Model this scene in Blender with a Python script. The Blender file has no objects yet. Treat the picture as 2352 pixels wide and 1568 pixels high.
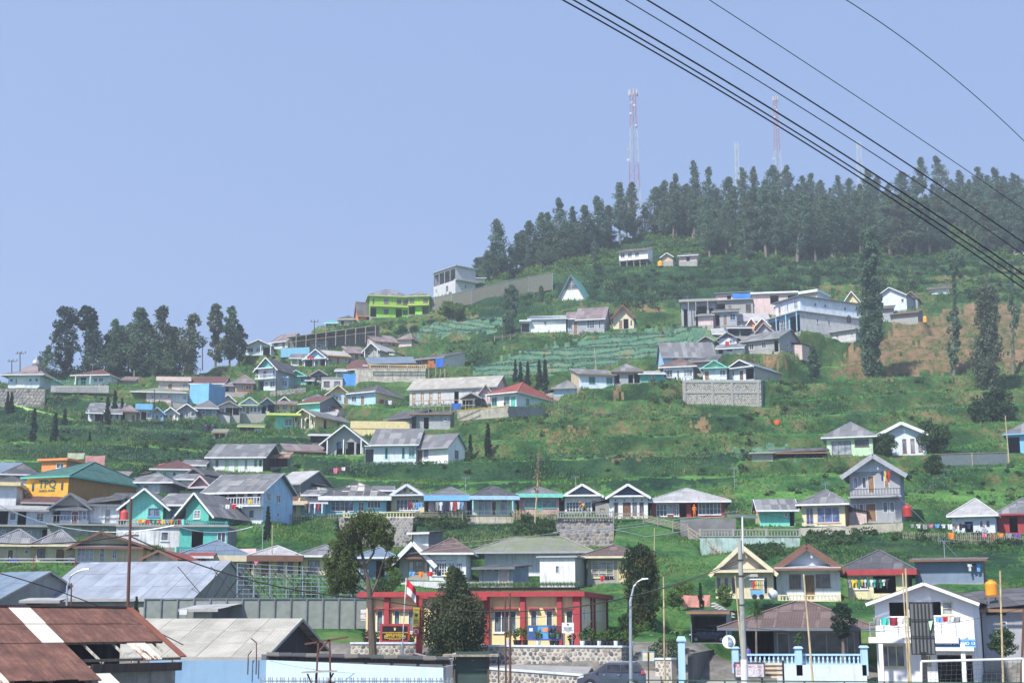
import bpy,math,random
import numpy as np
from mathutils import Vector,Matrix,noise
random.seed(7);rng=np.random.default_rng(7)
SC=bpy.context.scene
COL=SC.collection
PI=math.pi
# ------------------------------------------------------------------ camera
F=3231.0;CX=1176.0;CY=784.0;PT=math.radians(11.3);CAMZ=8.0
cam_d=bpy.data.cameras.new('camera');cam=bpy.data.objects.new('camera',cam_d);COL.objects.link(cam)
cam_d.sensor_width=36;cam_d.lens=36*F/2352.0
cam_d.clip_start=0.5;cam_d.clip_end=6000
cam.location=(0,0,CAMZ);cam.rotation_euler=(PI/2+PT,0,0)
SC.camera=cam
# ------------------------------------------------------------------ light
SUN_EL = math.radians(49); SUN_AZ = math.radians(218)      # azimuth clockwise from +Y: behind the camera, to the left
world=bpy.data.worlds.new('World');SC.world=world;world.use_nodes=True
nt=world.node_tree;nt.nodes.clear()
sky=nt.nodes.new('ShaderNodeTexSky');sky.sky_type='NISHITA';sky.sun_disc=False
sky.sun_elevation=SUN_EL;sky.sun_rotation=SUN_AZ
sky.altitude=1700;sky.air_density=1.0;sky.dust_density=1.2;sky.ozone_density=3.5
bg=nt.nodes.new('ShaderNodeBackground');bg.inputs['Strength'].default_value=0.078
hs=nt.nodes.new('ShaderNodeMix');hs.data_type='RGBA';hs.inputs[0].default_value=0.6
hs.inputs[7].default_value=(3.0,4.35,7.7,1)
wo=nt.nodes.new('ShaderNodeOutputWorld')
nt.links.new(sky.outputs[0],hs.inputs[6]);nt.links.new(hs.outputs[2],bg.inputs['Color']);nt.links.new(bg.outputs[0],wo.inputs[0])
sun_d=bpy.data.lights.new('sun','SUN');sun=bpy.data.objects.new('sun',sun_d);COL.objects.link(sun)
sun_d.energy=4.1;sun_d.angle=math.radians(3.5);sun_d.color=(1.0,0.94,0.86)
sdir=Vector((math.sin(SUN_AZ)*math.cos(SUN_EL),math.cos(SUN_AZ)*math.cos(SUN_EL),math.sin(SUN_EL)))
sun.rotation_euler=sdir.to_track_quat('Z','Y').to_euler();sun.location=sdir*300
vs=SC.view_settings;vs.view_transform='Standard';vs.look='None';vs.gamma=1;vs.use_curve_mapping=False;vs.exposure=0.8
SC.cycles.max_bounces=5;SC.cycles.diffuse_bounces=2;SC.cycles.glossy_bounces=2;SC.cycles.transmission_bounces=3
SC.cycles.volume_bounces=0;SC.cycles.transparent_max_bounces=8
# ------------------------------------------------------------------ picture geometry -> world
def ray(px,py):
 b=CY-py
 return px-CX,F*math.cos(PT)-b*math.sin(PT),F*math.sin(PT)+b*math.cos(PT)
def at(px,py,D):
 a,y,z=ray(px,py);return Vector((a*D/y,D,CAMZ+z*D/y))
def mpp(D): return D / F          # metres per (2352-wide) pixel, about
# ------------------------------------------------------------------ tags, objects
def tag(o,label=None,cat=None,group=None,kind=None):
 if label: o['label']=label
 if cat: o['category']=cat
 if group: o['group']=group
 if kind: o['kind']=kind
 return o
def empty(name,loc,rz=0,label=None,cat=None,group=None):
 o=bpy.data.objects.new(name,None);o.empty_display_size=.3;COL.objects.link(o)
 o.location=loc;o.rotation_euler=(0,0,rz);return tag(o,label,cat,group)
def link(name,me,parent=None,loc=None,rot=None):
 o=bpy.data.objects.new(name,me);COL.objects.link(o)
 if parent: o.parent=parent
 if loc is not None: o.location=loc
 if rot is not None: o.rotation_euler=rot
 return o
def clone(o,parent=None):
 c=o.copy();COL.objects.link(c)
 if parent: c.parent=parent
 for ch in list(o.children): clone(ch,c)
 return c
def recop(o,loc,rz=None,sc=None,label=None):
 c=clone(o);c.location=loc
 if rz is not None: c.rotation_euler=(0,0,rz)
 if sc is not None: c.scale=sc if hasattr(sc,'__len__') else (sc,sc,sc)
 if label: c['label']=label
 return c
class MB:
 def __init__(s): s.v=[];s.f=[];s.uv=[];s.has=False
 def face(s,pts,uv=None):
  n=len(s.v);s.v+=[tuple(p) for p in pts];s.f.append(tuple(range(n,n+len(pts))))
  s.uv+=list(uv) if uv else [(0,0)]*len(pts)
  if uv: s.has=True
 def hexa(s, a, b):      # two quads a (bottom) b (top), same winding
  n=len(s.v);s.v+=[tuple(p) for p in a]+[tuple(p) for p in b];k=len(a)
  s.f.append(tuple(n+i for i in reversed(range(k))));s.f.append(tuple(n+k+i for i in range(k)))
  for i in range(k):
   j=(i+1) % k;s.f.append((n+i,n+j,n+k+j,n+k+i))
  s.uv+=[(0,0)]*(2*k+4*k)
  return s
 def box(s,x0,x1,y0,y1,z0,z1):
  return s.hexa([(x0,y0,z0),(x1,y0,z0),(x1,y1,z0),(x0,y1,z0)],[(x0,y0,z1),(x1,y0,z1),(x1,y1,z1),(x0,y1,z1)])
 def cbox(s,x,y,z,w,d,h): return s.box(x-w/2,x+w/2,y-d/2,y+d/2,z,z+h)
 def bar(s, a, b, w, h=None):   # square bar from a to b
  a=Vector(a);b=Vector(b);h=h or w;d=(b-a)
  if d.length<1e-6: return s
  d.normalize();up=Vector((0,0,1)) if abs(d.z)<.95 else Vector((0,1,0))
  r=d.cross(up).normalized()*(w/2);u=r.cross(d).normalized()*(h/2)
  return s.hexa([a-r-u,a+r-u,a+r+u,a-r+u][::-1],[b-r-u,b+r-u,b+r+u,b-r+u][::-1])
 def tube(s,pts,rad,n=8,cap=True):
  pts=[Vector(p) for p in pts];k=len(pts)
  rads=rad if hasattr(rad,'__len__') else [rad]*k
  base=len(s.v)
  for i,p in enumerate(pts):
   d=(pts[min(i+1,k-1)]-pts[max(i-1,0)])
   d=d.normalized() if d.length>1e-9 else Vector((0,0,1))
   up=Vector((0,0,1)) if abs(d.z)<.9 else Vector((0,1,0))
   r=d.cross(up).normalized();u=r.cross(d).normalized()
   for j in range(n):
    a=2*PI*j/n;s.v.append(tuple(p+(r*math.cos(a)+u*math.sin(a))*rads[i]))
  for i in range(k-1):
   for j in range(n):
    jj=(j+1) % n;s.f.append((base+i*n+j,base+i*n+jj,base+(i+1)*n+jj,base+(i+1)*n+j));s.uv+=[(0,0)]*4
  if cap:
   s.f.append(tuple(base+j for j in reversed(range(n))));s.f.append(tuple(base+(k-1)*n+j for j in range(n)));s.uv+=[(0,0)]*(2*n)
  return s
 def lathe(s,prof,n=16,c=(0,0,0)):
  return s.tube([(c[0],c[1],c[2]+z) for r,z in prof],[max(r,1e-3) for r,z in prof],n) if True else s
 def lathe_z(s,prof,n=16,c=(0,0,0)):
  base=len(s.v);k=len(prof)
  for r,z in prof:
   for j in range(n):
    a=2*PI*j/n;s.v.append((c[0]+r*math.cos(a),c[1]+r*math.sin(a),c[2]+z))
  for i in range(k-1):
   for j in range(n):
    jj=(j+1) % n;s.f.append((base+i*n+j,base+i*n+jj,base+(i+1)*n+jj,base+(i+1)*n+j));s.uv+=[(0,0)]*4
  s.f.append(tuple(base+j for j in reversed(range(n))));s.f.append(tuple(base+(k-1)*n+j for j in range(n)));s.uv+=[(0,0)]*(2*n)
  return s
 def mesh(s,name,mat,smooth=False):
  me=bpy.data.meshes.new(name);me.from_pydata(s.v,[],s.f);me.materials.append(mat)
  if s.has:
   l=me.uv_layers.new(name='UVMap');l.data.foreach_set('uv',np.array(s.uv,'f').ravel())
  if smooth: me.shade_smooth()
  return me
 def build(s,name,mat,parent=None,smooth=False,label=None,loc=None,rot=None):
  o=link(name,s.mesh(name,mat,smooth),parent,loc,rot)
  if label: o['label']=label
  return o
# ------------------------------------------------------------------ materials
MC={}
def _new(name):
 m=bpy.data.materials.new(name);m.use_nodes=True;t=m.node_tree
 b=t.nodes['Principled BSDF'];return m,t,b
def N(t,typ,**kw):
 n=t.nodes.new(typ)
 for k,v in kw.items():
  if k in n.inputs: n.inputs[k].default_value=v
  else: setattr(n,k,v)
 return n
def mixc(t,fac,a,b,mode='MIX'):
 m=t.nodes.new('ShaderNodeMix');m.data_type='RGBA';m.blend_type=mode
 for i,x in ((0,fac),(6,a),(7,b)):
  if isinstance(x,(int,float)): m.inputs[i].default_value=x
  elif isinstance(x,tuple): m.inputs[i].default_value=x if len(x)==4 else x+(1,)
  else: t.links.new(x,m.inputs[i])
 return m.outputs[2]
def ramp(t,fac,stops):
 r=t.nodes.new('ShaderNodeValToRGB');t.links.new(fac,r.inputs[0]);e=r.color_ramp.elements
 while len(e)<len(stops): e.new(0.5)
 for i,(p,c) in enumerate(stops): e[i].position=p;e[i].color=c if len(c)==4 else tuple(c)+(1,)
 return r.outputs[0]
def geo_pos(t): return t.nodes.new('ShaderNodeNewGeometry').outputs['Position']
def c4(c,k=1): return (c[0]*k,c[1]*k,c[2]*k,1)
def wallm(c,dirt=.8,name='painted_plaster'):
 """painted plaster with faint blotches, rain streaks and grime of its own"""
 key=('w',c,dirt)
 if key in MC: return MC[key]
 m,t,b=_new(name);p=geo_pos(t)
 n1=N(t,'ShaderNodeTexNoise',Scale=.9,Detail=5,Roughness=.65);t.links.new(p,n1.inputs['Vector'])
 mp=N(t,'ShaderNodeMapping');mp.inputs['Scale'].default_value=(3.2,3.2,.35);t.links.new(p,mp.inputs[0])
 n2=N(t,'ShaderNodeTexNoise',Scale=1.2,Detail=4);t.links.new(mp.outputs[0],n2.inputs['Vector'])
 a=ramp(t,n1.outputs[0],[(.35,c4(c,1-.18*dirt)),(.6,c4(c))])
 s=ramp(t,n2.outputs[0],[(.52,(0,0,0)),(.72,(1,1,1))])
 f=N(t,'ShaderNodeMath',operation='MULTIPLY');t.links.new(s,f.inputs[0]);f.inputs[1].default_value=.40*dirt
 o=mixc(t,f.outputs[0],a,(.17,.17,.15,1));t.links.new(o,b.inputs['Base Color']);b.inputs['Roughness'].default_value=.85
 MC[key]=m;return m
def plain(c,rough=.7,metal=0,name='paint'):
 key=('p',c,rough,metal)
 if key in MC: return MC[key]
 m,t,b=_new(name);p=geo_pos(t)
 n1=N(t,'ShaderNodeTexNoise',Scale=2.2,Detail=4);t.links.new(p,n1.inputs['Vector'])
 o=ramp(t,n1.outputs[0],[(.3,c4(c,.8)),(.65,c4(c))]);t.links.new(o,b.inputs['Base Color'])
 b.inputs['Roughness'].default_value=rough;b.inputs['Metallic'].default_value=metal;MC[key]=m;return m
def roofm(c,c2=None,var=.5,moss=0,corr=.18,rust=0,name='corrugated_sheet'):
 """sheet roofing: every sheet its own tone, weather streaks, corrugation in fine relief; uv in metres"""
 key=('r',c,c2,var,moss,corr,rust)
 if key in MC: return MC[key]
 m,t,b=_new(name);uv=N(t,'ShaderNodeUVMap').outputs[0]
 c2=c2 or tuple(min(1,x*1.5+.03) for x in c)
 mp=N(t,'ShaderNodeMapping');mp.inputs['Scale'].default_value=(1/.95,1/2.3,1);t.links.new(uv,mp.inputs[0])
 fl=N(t,'ShaderNodeVectorMath',operation='FLOOR');t.links.new(mp.outputs[0],fl.inputs[0])
 wn=N(t,'ShaderNodeTexWhiteNoise',noise_dimensions='3D')
 oi=t.nodes.new('ShaderNodeObjectInfo');ad=N(t,'ShaderNodeVectorMath',operation='ADD')
 t.links.new(fl.outputs[0],ad.inputs[0]);t.links.new(oi.outputs['Random'],ad.inputs[1]);t.links.new(ad.outputs[0],wn.inputs['Vector'])
 p=geo_pos(t);n1=N(t,'ShaderNodeTexNoise',Scale=.7,Detail=6,Roughness=.7);t.links.new(p,n1.inputs['Vector'])
 w=ramp(t,wn.outputs['Value'],[(.0,c4(c,1-.25*var)),(.55,c4(c)),(.8,c4(tuple(a*(1-var*.5)+b_*var*.5 for a,b_ in zip(c,c2)))),(1,c4(tuple(a*(1-var)+b_*var for a,b_ in zip(c,c2))))])
 g=ramp(t,n1.outputs[0],[(.3,(.62,.62,.62)),(.6,(1,1,1))])
 o=mixc(t,.8,w,g,'MULTIPLY')
 if moss:
  n2=N(t,'ShaderNodeTexNoise',Scale=.45,Detail=6,Roughness=.7);t.links.new(p,n2.inputs['Vector'])
  s=ramp(t,n2.outputs[0],[(.42,(0,0,0)),(.62,(moss,moss,moss))]);o=mixc(t,s,o,(.2,.24,.09,1))
 if rust:
  n3=N(t,'ShaderNodeTexNoise',Scale=.8,Detail=7,Roughness=.75);t.links.new(p,n3.inputs['Vector'])
  s=ramp(t,n3.outputs[0],[(.4,(0,0,0)),(.56,(rust,rust,rust))]);o=mixc(t,s,o,(.2,.065,.04,1))
 t.links.new(o,b.inputs['Base Color']);b.inputs['Roughness'].default_value=.75
 if corr:
  sx=N(t,'ShaderNodeSeparateXYZ');t.links.new(uv,sx.inputs[0])
  mu=N(t,'ShaderNodeMath',operation='MULTIPLY');t.links.new(sx.outputs[0],mu.inputs[0]);mu.inputs[1].default_value=2*PI/corr
  si=N(t,'ShaderNodeMath',operation='SINE');t.links.new(mu.outputs[0],si.inputs[0])
  bp=N(t,'ShaderNodeBump',Strength=.5,Distance=.03);t.links.new(si.outputs[0],bp.inputs['Height']);t.links.new(bp.outputs[0],b.inputs['Normal'])
 MC[key]=m;return m
def glassm(c=(.03,.04,.05),name='window_glass'):
 key=('g',c)
 if key in MC: return MC[key]
 m,t,b=_new(name);p=geo_pos(t)
 n1=N(t,'ShaderNodeTexNoise',Scale=1.3,Detail=2);t.links.new(p,n1.inputs['Vector'])
 o=ramp(t,n1.outputs[0],[(.4,c4(c)),(.62,c4(tuple(x*2.2+.02 for x in c)))]);t.links.new(o,b.inputs['Base Color'])
 b.inputs['Roughness'].default_value=.12;b.inputs['Specular IOR Level'].default_value=.6;MC[key]=m;return m
def woodm(c,name='wood'):
 key=('wd',c)
 if key in MC: return MC[key]
 m,t,b=_new(name);p=geo_pos(t)
 mp=N(t,'ShaderNodeMapping');mp.inputs['Scale'].default_value=(6,6,.8);t.links.new(p,mp.inputs[0])
 n1=N(t,'ShaderNodeTexNoise',Scale=2,Detail=5);t.links.new(mp.outputs[0],n1.inputs['Vector'])
 o=ramp(t,n1.outputs[0],[(.3,c4(c,.55)),(.65,c4(c,1.15))]);t.links.new(o,b.inputs['Base Color']);b.inputs['Roughness'].default_value=.7;MC[key]=m;return m
def leafm(a,b_,hi=None,scale=.5,name='foliage'):
 key=('l',a,b_,hi,scale)
 if key in MC: return MC[key]
 m,t,b=_new(name);p=geo_pos(t);oi=t.nodes.new('ShaderNodeObjectInfo');at_=N(t,'ShaderNodeAttribute',attribute_name='tint')
 n1=N(t,'ShaderNodeTexNoise',Scale=scale,Detail=4,Roughness=.6);t.links.new(p,n1.inputs['Vector'])
 s1=N(t,'ShaderNodeMath',operation='MULTIPLY_ADD');t.links.new(at_.outputs['Fac'],s1.inputs[0]);s1.inputs[1].default_value=.45;t.links.new(n1.outputs[0],s1.inputs[2])
 s2=N(t,'ShaderNodeMath',operation='MULTIPLY_ADD');t.links.new(oi.outputs['Random'],s2.inputs[0]);s2.inputs[1].default_value=.32;t.links.new(s1.outputs[0],s2.inputs[2])
 st=[(.45,c4(a)),(.95,c4(b_))]
 if hi: st.append((1.0,c4(hi)))
 o=ramp(t,s2.outputs[0],st);t.links.new(o,b.inputs['Base Color']);b.inputs['Roughness'].default_value=.75
 b.inputs['Specular IOR Level'].default_value=.15
 tr=t.nodes.new('ShaderNodeBsdfTranslucent');t.links.new(o,tr.inputs[0]);mx=t.nodes.new('ShaderNodeMixShader');mx.inputs[0].default_value=.38
 t.links.new(b.outputs[0],mx.inputs[1]);t.links.new(tr.outputs[0],mx.inputs[2]);t.links.new(mx.outputs[0],t.nodes['Material Output'].inputs[0])
 MC[key]=m;return m
def groundm(name,stops,scale=.12,bump=.5,fine=1.6):
 key=('gr',name)
 if key in MC: return MC[key]
 m,t,b=_new(name);p=geo_pos(t)
 n1=N(t,'ShaderNodeTexNoise',Scale=scale,Detail=9,Roughness=.68);t.links.new(p,n1.inputs['Vector'])
 n2=N(t,'ShaderNodeTexNoise',Scale=fine,Detail=6,Roughness=.75);t.links.new(p,n2.inputs['Vector'])
 ad=N(t,'ShaderNodeMath',operation='MULTIPLY_ADD');t.links.new(n2.outputs[0],ad.inputs[0]);ad.inputs[1].default_value=.5;t.links.new(n1.outputs[0],ad.inputs[2])
 sb=N(t,'ShaderNodeMath',operation='SUBTRACT');t.links.new(ad.outputs[0],sb.inputs[0]);sb.inputs[1].default_value=.25
 o=ramp(t,sb.outputs[0],stops);t.links.new(o,b.inputs['Base Color']);b.inputs['Roughness'].default_value=.95;b.inputs['Specular IOR Level'].default_value=.1
 bp=N(t,'ShaderNodeBump',Strength=bump,Distance=.5);t.links.new(n2.outputs[0],bp.inputs['Height']);t.links.new(bp.outputs[0],b.inputs['Normal'])
 MC[key]=m;return m
def rustm(c,pale,amt,name='rusty_sheet'):
 """old galvanised sheet: rust blooms, streaks running down the slope, bare zinc showing through by amt"""
 m,t,b=_new(name);uv=N(t,'ShaderNodeUVMap').outputs[0];p=geo_pos(t);oi=t.nodes.new('ShaderNodeObjectInfo')
 n1=N(t,'ShaderNodeTexNoise',Scale=1.7,Detail=8,Roughness=.75);t.links.new(p,n1.inputs['Vector'])
 mp=N(t,'ShaderNodeMapping');mp.inputs['Scale'].default_value=(11,.7,1);t.links.new(uv,mp.inputs[0]);ad=N(t,'ShaderNodeVectorMath',operation='ADD');t.links.new(mp.outputs[0],ad.inputs[0]);t.links.new(oi.outputs['Random'],ad.inputs[1])
 n2=N(t,'ShaderNodeTexNoise',Scale=1.0,Detail=5,Roughness=.6);t.links.new(ad.outputs[0],n2.inputs['Vector'])
 o=ramp(t,n1.outputs[0],[(.32,c4(c,.45)),(.5,c4(c)),(.66,(c[0]*1.7,c[1]*1.9,c[2]*1.8,1))])
 s=ramp(t,n2.outputs[0],[(.35,(.45,.45,.45)),(.6,(1,1,1))]);o=mixc(t,.75,o,s,'MULTIPLY')
 sm=N(t,'ShaderNodeMath',operation='ADD');t.links.new(n2.outputs[0],sm.inputs[0]);t.links.new(n1.outputs[0],sm.inputs[1])
 k=1.32-.62*amt;f=ramp(t,sm.outputs[0],[(max(0,k-.06)/1.0 if k<1 else .94,(0,0,0)),(min(1,k+.06) if k<1 else 1,(1,1,1))]);
 if amt>0: o=mixc(t,f,o,c4(pale))
 t.links.new(o,b.inputs['Base Color']);b.inputs['Roughness'].default_value=.8;return m
PAL=dict(white=(.80,.82,.85),cream=(.74,.66,.46),pale=(.68,.77,.86),lblue=(.42,.66,.88),blue=(.16,.36,.62),cyan=(.26,.66,.80),
 sky=(.20,.50,.80),mint=(.20,.70,.58),teal=(.10,.50,.42),lgreen=(.52,.74,.50),green=(.30,.66,.06),grey=(.38,.40,.43),dgrey=(.16,.18,.21),conc=(.36,.36,.34),
 orange=(.80,.30,.10),ochre=(.86,.44,.05),yellow=(.76,.64,.34),pyel=(.76,.70,.44),pink=(.70,.40,.42),red=(.40,.045,.055),brown=(.20,.10,.07),lav=(.64,.70,.86),
 steel=(.20,.27,.38),lime=(.60,.72,.18),black=(.02,.02,.025),wood=(.30,.17,.09),rose=(.72,.56,.54),block=(.58,.58,.59),navy=(.05,.10,.20),tan=(.60,.50,.34))
ROOF=dict(grey=((.17,.175,.19),(.40,.40,.40),.55,0),dark=((.085,.085,.095),(.22,.22,.22),.5,0),light=((.42,.42,.43),(.58,.58,.58),.3,0),moss=((.22,.23,.20),(.3,.3,.26),.3,.75),
 brown=((.14,.095,.085),(.28,.22,.2),.5,0),maroon=((.13,.055,.05),(.2,.1,.09),.3,0),blue=((.16,.22,.30),(.25,.31,.38),.3,0),white=((.29,.33,.40),(.40,.44,.5),.5,0),
 green=((.055,.16,.14),(.08,.22,.18),.25,0),stripe=((.11,.11,.12),(.62,.60,.55),1.0,0),bstripe=((.17,.075,.055),(.60,.55,.46),1.0,0),red=((.30,.07,.05),(.36,.10,.07),.3,0),
 teal=((.10,.42,.40),(.16,.5,.47),.3,0),mauve=((.22,.175,.18),(.36,.31,.31),.6,0),cream=((.40,.385,.34),(.50,.48,.43),.5,0))
def W(c,dirt=.5): return wallm(PAL[c] if isinstance(c,str) else c,dirt)
def PL(c,r=.7): return plain(PAL[c] if isinstance(c,str) else c,r)
def RF(k,corr=.18): a,b,v,ms=ROOF[k];return roofm(a,b,v,ms,corr)
# ------------------------------------------------------------------ the hill: distance of the ground along each column of view
COLS=[(-700,[(2300,18),(1903,28),(1695,50),(1607,75),(1580,88),(1569,95),(1480,102),(1400,114),(1300,130),(1215,150),(1150,170),(1080,205),(1000,245),(940,275),(900,292),(865,315)]),
 (0,[(2300,18),(1903,28),(1695,50),(1607,75),(1580,88),(1569,95),(1480,102),(1400,114),(1300,130),(1215,150),(1150,170),(1080,205),(1000,245),(940,275),(900,295),(862,318)]),
 (300,[(2300,18),(1903,28),(1695,50),(1607,75),(1580,88),(1569,95),(1480,102),(1400,114),(1300,130),(1215,150),(1150,172),(1080,208),(1000,250),(940,280),(900,302),(858,330)]),
 (550,[(2300,18),(1903,28),(1695,50),(1607,75),(1580,88),(1569,95),(1480,102),(1345,130),(1200,165),(1085,225),(1000,262),(960,278),(900,305),(870,322),(820,352)]),
 (800,[(2300,18),(1903,28),(1695,50),(1607,75),(1580,88),(1569,95),(1480,102),(1345,135),(1200,172),(1075,228),(1000,262),(940,285),(860,322),(800,352),(745,380)]),
 (1050,[(2300,18),(1903,28),(1695,50),(1607,75),(1580,88),(1569,95),(1480,102),(1345,138),(1200,174),(1065,228),(1000,252),(950,270),(860,310),(760,352),(700,378),(655,400)]),
 (1300,[(2300,18),(1903,28),(1695,50),(1607,75),(1580,88),(1569,95),(1480,102),(1345,138),(1200,175),(1060,225),(940,265),(880,290),(760,340),(700,364),(620,400),(580,420)]),
 (1600,[(2300,18),(1903,28),(1695,50),(1607,75),(1580,88),(1569,95),(1480,102),(1345,138),(1200,175),(1050,228),(940,262),(880,285),(800,318),(760,336),(700,360),(620,395),(500,470)]),
 (1900,[(2300,18),(1903,28),(1695,50),(1607,75),(1580,88),(1569,95),(1480,102),(1375,126),(1200,172),(1050,225),(940,265),(850,300),(760,335),(680,370),(560,430),(455,515)]),
 (2352,[(2300,18),(1903,28),(1695,50),(1607,75),(1580,88),(1569,95),(1480,102),(1375,126),(1220,170),(1050,225),(940,265),(850,300),(760,335),(680,370),(560,430),(430,525)]),
 (3000,[(2300,18),(1903,28),(1695,50),(1607,75),(1580,88),(1569,95),(1480,102),(1375,126),(1220,170),(1050,225),(940,265),(850,300),(760,335),(680,370),(560,430),(420,535)])]
SKY=[(-700,866),(0,868),(300,862),(480,850),(560,825),(660,775),(760,745),(870,722),(950,705),(1000,672),(1100,642),(1250,592),(1400,556),(1600,505),(1800,478),(2100,455),(2352,440),(3000,425)]
CPX=np.array([c[0] for c in COLS],float)
CPY=np.arange(400,2301,2.0)
def _col(lst):
 lst=sorted(lst);ys=np.array([a for a,b in lst],float);ds=np.array([b for a,b in lst],float)
 out=np.interp(CPY,ys,ds)
 lo=CPY<ys[0];out[lo]=ds[0]+(ys[0]-CPY[lo])*.9
 return out
CD=np.array([_col(c[1]) for c in COLS])
def smooth_cols():
 k=np.array([1,2,3,4,3,2,1.]);k/=k.sum()
 for i in range(len(CD)): CD[i]=np.convolve(np.pad(CD[i],3,mode='edge'),k,'valid')
smooth_cols()
def gd(px,py):
 """distance of the ground seen at a pixel"""
 py=min(max(py,CPY[0]),CPY[-1]);j=(py-CPY[0])/2;j0=min(int(j),len(CPY)-2);fj=j-j0
 col=CD[:,j0]*(1-fj)+CD[:,j0+1]*fj
 return float(np.interp(px,CPX,col))
# height field: tangent s = x / y, distance D
SS=np.linspace(-.62,.62,640)
DD=np.concatenate([np.arange(4,80,1.5),np.arange(80,300,.8),np.arange(300,560,1.1),np.arange(560,1300,25)])
ZG=np.zeros((len(SS),len(DD)))
cp,sp=math.cos(PT),math.sin(PT)
for i,s in enumerate(SS):
 b=CY-CPY;yy=F*cp-b*sp;px=CX+s*yy;zz=(F*sp+b*cp)/yy
 jj=np.arange(len(CPY));kx=np.clip(np.searchsorted(CPX,px)-1,0,len(CPX)-2)
 fx=np.clip((px-CPX[kx])/(CPX[kx+1]-CPX[kx]),0,1)
 d=CD[kx,jj]*(1-fx)+CD[kx+1,jj]*fx
 skyy=np.interp(px,[a for a,b in SKY],[b for a,b in SKY])
 ok=CPY>=skyy;d,z=d[ok],(zz*d)[ok]
 o=np.argsort(d);d,z=d[o],z[o]
 zi=np.interp(DD,d,z)
 zi=np.where(DD<d[0],z[0],zi)
 top=z[-1];dt=d[-1];over=np.clip(DD-dt,0,None)
 zi=np.where(DD>dt,top+1.2*(1-np.exp(-over/5))*0-over*.06-np.clip(over-40,0,None)*.3,zi)
 ZG[i]=CAMZ+zi
# smooth sideways a little
for _ in range(4):
 ZG[1:-1]=.25*ZG[:-2]+.5*ZG[1:-1]+.25*ZG[2:]
PADS=[];CUTS=[]
XG=SS[:,None]*DD[None,:];YG=np.repeat(DD[None,:],len(SS),0)
def terrace_and_pads():
 global ZG
 # narrow farmed terraces: small steps in height on the open slopes
 nz=np.sin(XG*.028+1.3)*2.4+np.sin(XG*.09+YG*.01)*.5
 step=5.2;q=(ZG+nz)/step;fr=q-np.floor(q)
 sm=np.clip((fr-.45)/.4,0,1);sm=sm*sm*(3-2*sm)
 m=np.clip((YG-195)/15,0,1)*np.clip((430-YG)/40,0,1)
 ZT=ZG+(sm-fr)*step*.70*m
 lump=np.sin(XG*.9+np.sin(YG*.7)*2)*np.sin(YG*.8+XG*.3)*.14+np.sin(XG*.31+2)*np.sin(YG*.37+np.sin(XG*.2))*.2
 ZT=ZT+lump*np.clip((YG-108)/30,0,1)
 wm=np.zeros_like(ZT);ws=np.zeros_like(ZT);zs=np.zeros_like(ZT)
 for (cx,cy,th,w,dep,z,mg) in PADS:
  c,s=math.cos(th),math.sin(th)
  r=w/2+dep+8
  sel=(abs(XG-cx)<r) & (abs(YG-cy)<r)
  if not sel.any(): continue
  dx=XG[sel]-cx;dy=YG[sel]-cy;lx=dx*c+dy*s;ly=-dx*s+dy*c
  ex=np.clip(abs(lx)-w/2-mg,0,None);ey=np.clip(np.maximum(-1.3-ly,ly-dep-.3),0,None)
  d=np.hypot(ex,ey);wt=np.clip(1-d/2.6,0,1);wt=wt*wt*(3-2*wt)
  wm[sel]=np.maximum(wm[sel],wt);ws[sel]+=wt**4+1e-9;zs[sel]+=(wt**4+1e-9)*z
 zp=np.where(ws>0,zs/np.maximum(ws,1e-12),0)
 ZG=ZT*(1-wm)+zp*wm
 # nothing banks up in front of a wall foot: cut the ground back to the line of its foot
 for (x0,x1,D0,D1,y0,y1,reach) in CUTS:
  for i in range(len(SS)):
   px=CX+SS[i]*(F*cp-(CY-(y0+y1)/2)*sp)
   if px<x0-8 or px>x1+8: continue
   t=min(1,max(0,(px-x0)/max(1,x1-x0)));D=D0+(D1-D0)*t;py=y0+(y1-y0)*t;b=CY-py;yy=F*cp-b*sp;zz=(F*sp+b*cp)/yy
   e=max(0,x0-px,px-x1);sel=(DD<D-.15+(0 if reach==26 else 1.8)) & (DD>D-reach);ZG[i,sel]=np.minimum(ZG[i,sel],CAMZ+zz*DD[sel]+e*.22)
def gz(x,y):
 s=x/max(y,1.0);i=np.interp(s,SS,np.arange(len(SS)));j=np.interp(y,DD,np.arange(len(DD)))
 i0=min(int(i),len(SS)-2);j0=min(int(j),len(DD)-2);a=i-i0;b=j-j0
 return float((ZG[i0,j0]*(1-b)+ZG[i0,j0+1]*b)*(1-a)+(ZG[i0+1,j0]*(1-b)+ZG[i0+1,j0+1]*b)*a)
def gz_arr(x,y):
 i=np.interp(x/np.maximum(y,1),SS,np.arange(len(SS)));j=np.interp(y,DD,np.arange(len(DD)))
 i0=np.minimum(i.astype(int),len(SS)-2);j0=np.minimum(j.astype(int),len(DD)-2);a=i-i0;b=j-j0
 return (ZG[i0,j0]*(1-b)+ZG[i0,j0+1]*b)*(1-a)+(ZG[i0+1,j0]*(1-b)+ZG[i0+1,j0+1]*b)*a
def in_pads(x,y,grow=.6):
 hit=np.zeros(len(x),bool)
 for (cx,cy,th,w,dep,z,mg) in PADS:
  c,s=math.cos(th),math.sin(th);dx=x-cx;dy=y-cy;lx=dx*c+dy*s;ly=-dx*s+dy*c
  hit |= (abs(lx)<w/2+grow) & (ly>-.9-grow*.5) & (ly<dep+grow)
 return hit
def onground(px,py,lift=0):
 D=gd(px,py);p=at(px,py,D);p.z=gz(p.x,p.y)+lift;return p
def proj(x,y,z):
 """world -> picture coordinates (arrays)"""
 dz=z-CAMZ;fw=y*cp+dz*sp;up=-y*sp+dz*cp
 return CX+F*x/fw,CY-F*up/fw
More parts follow.
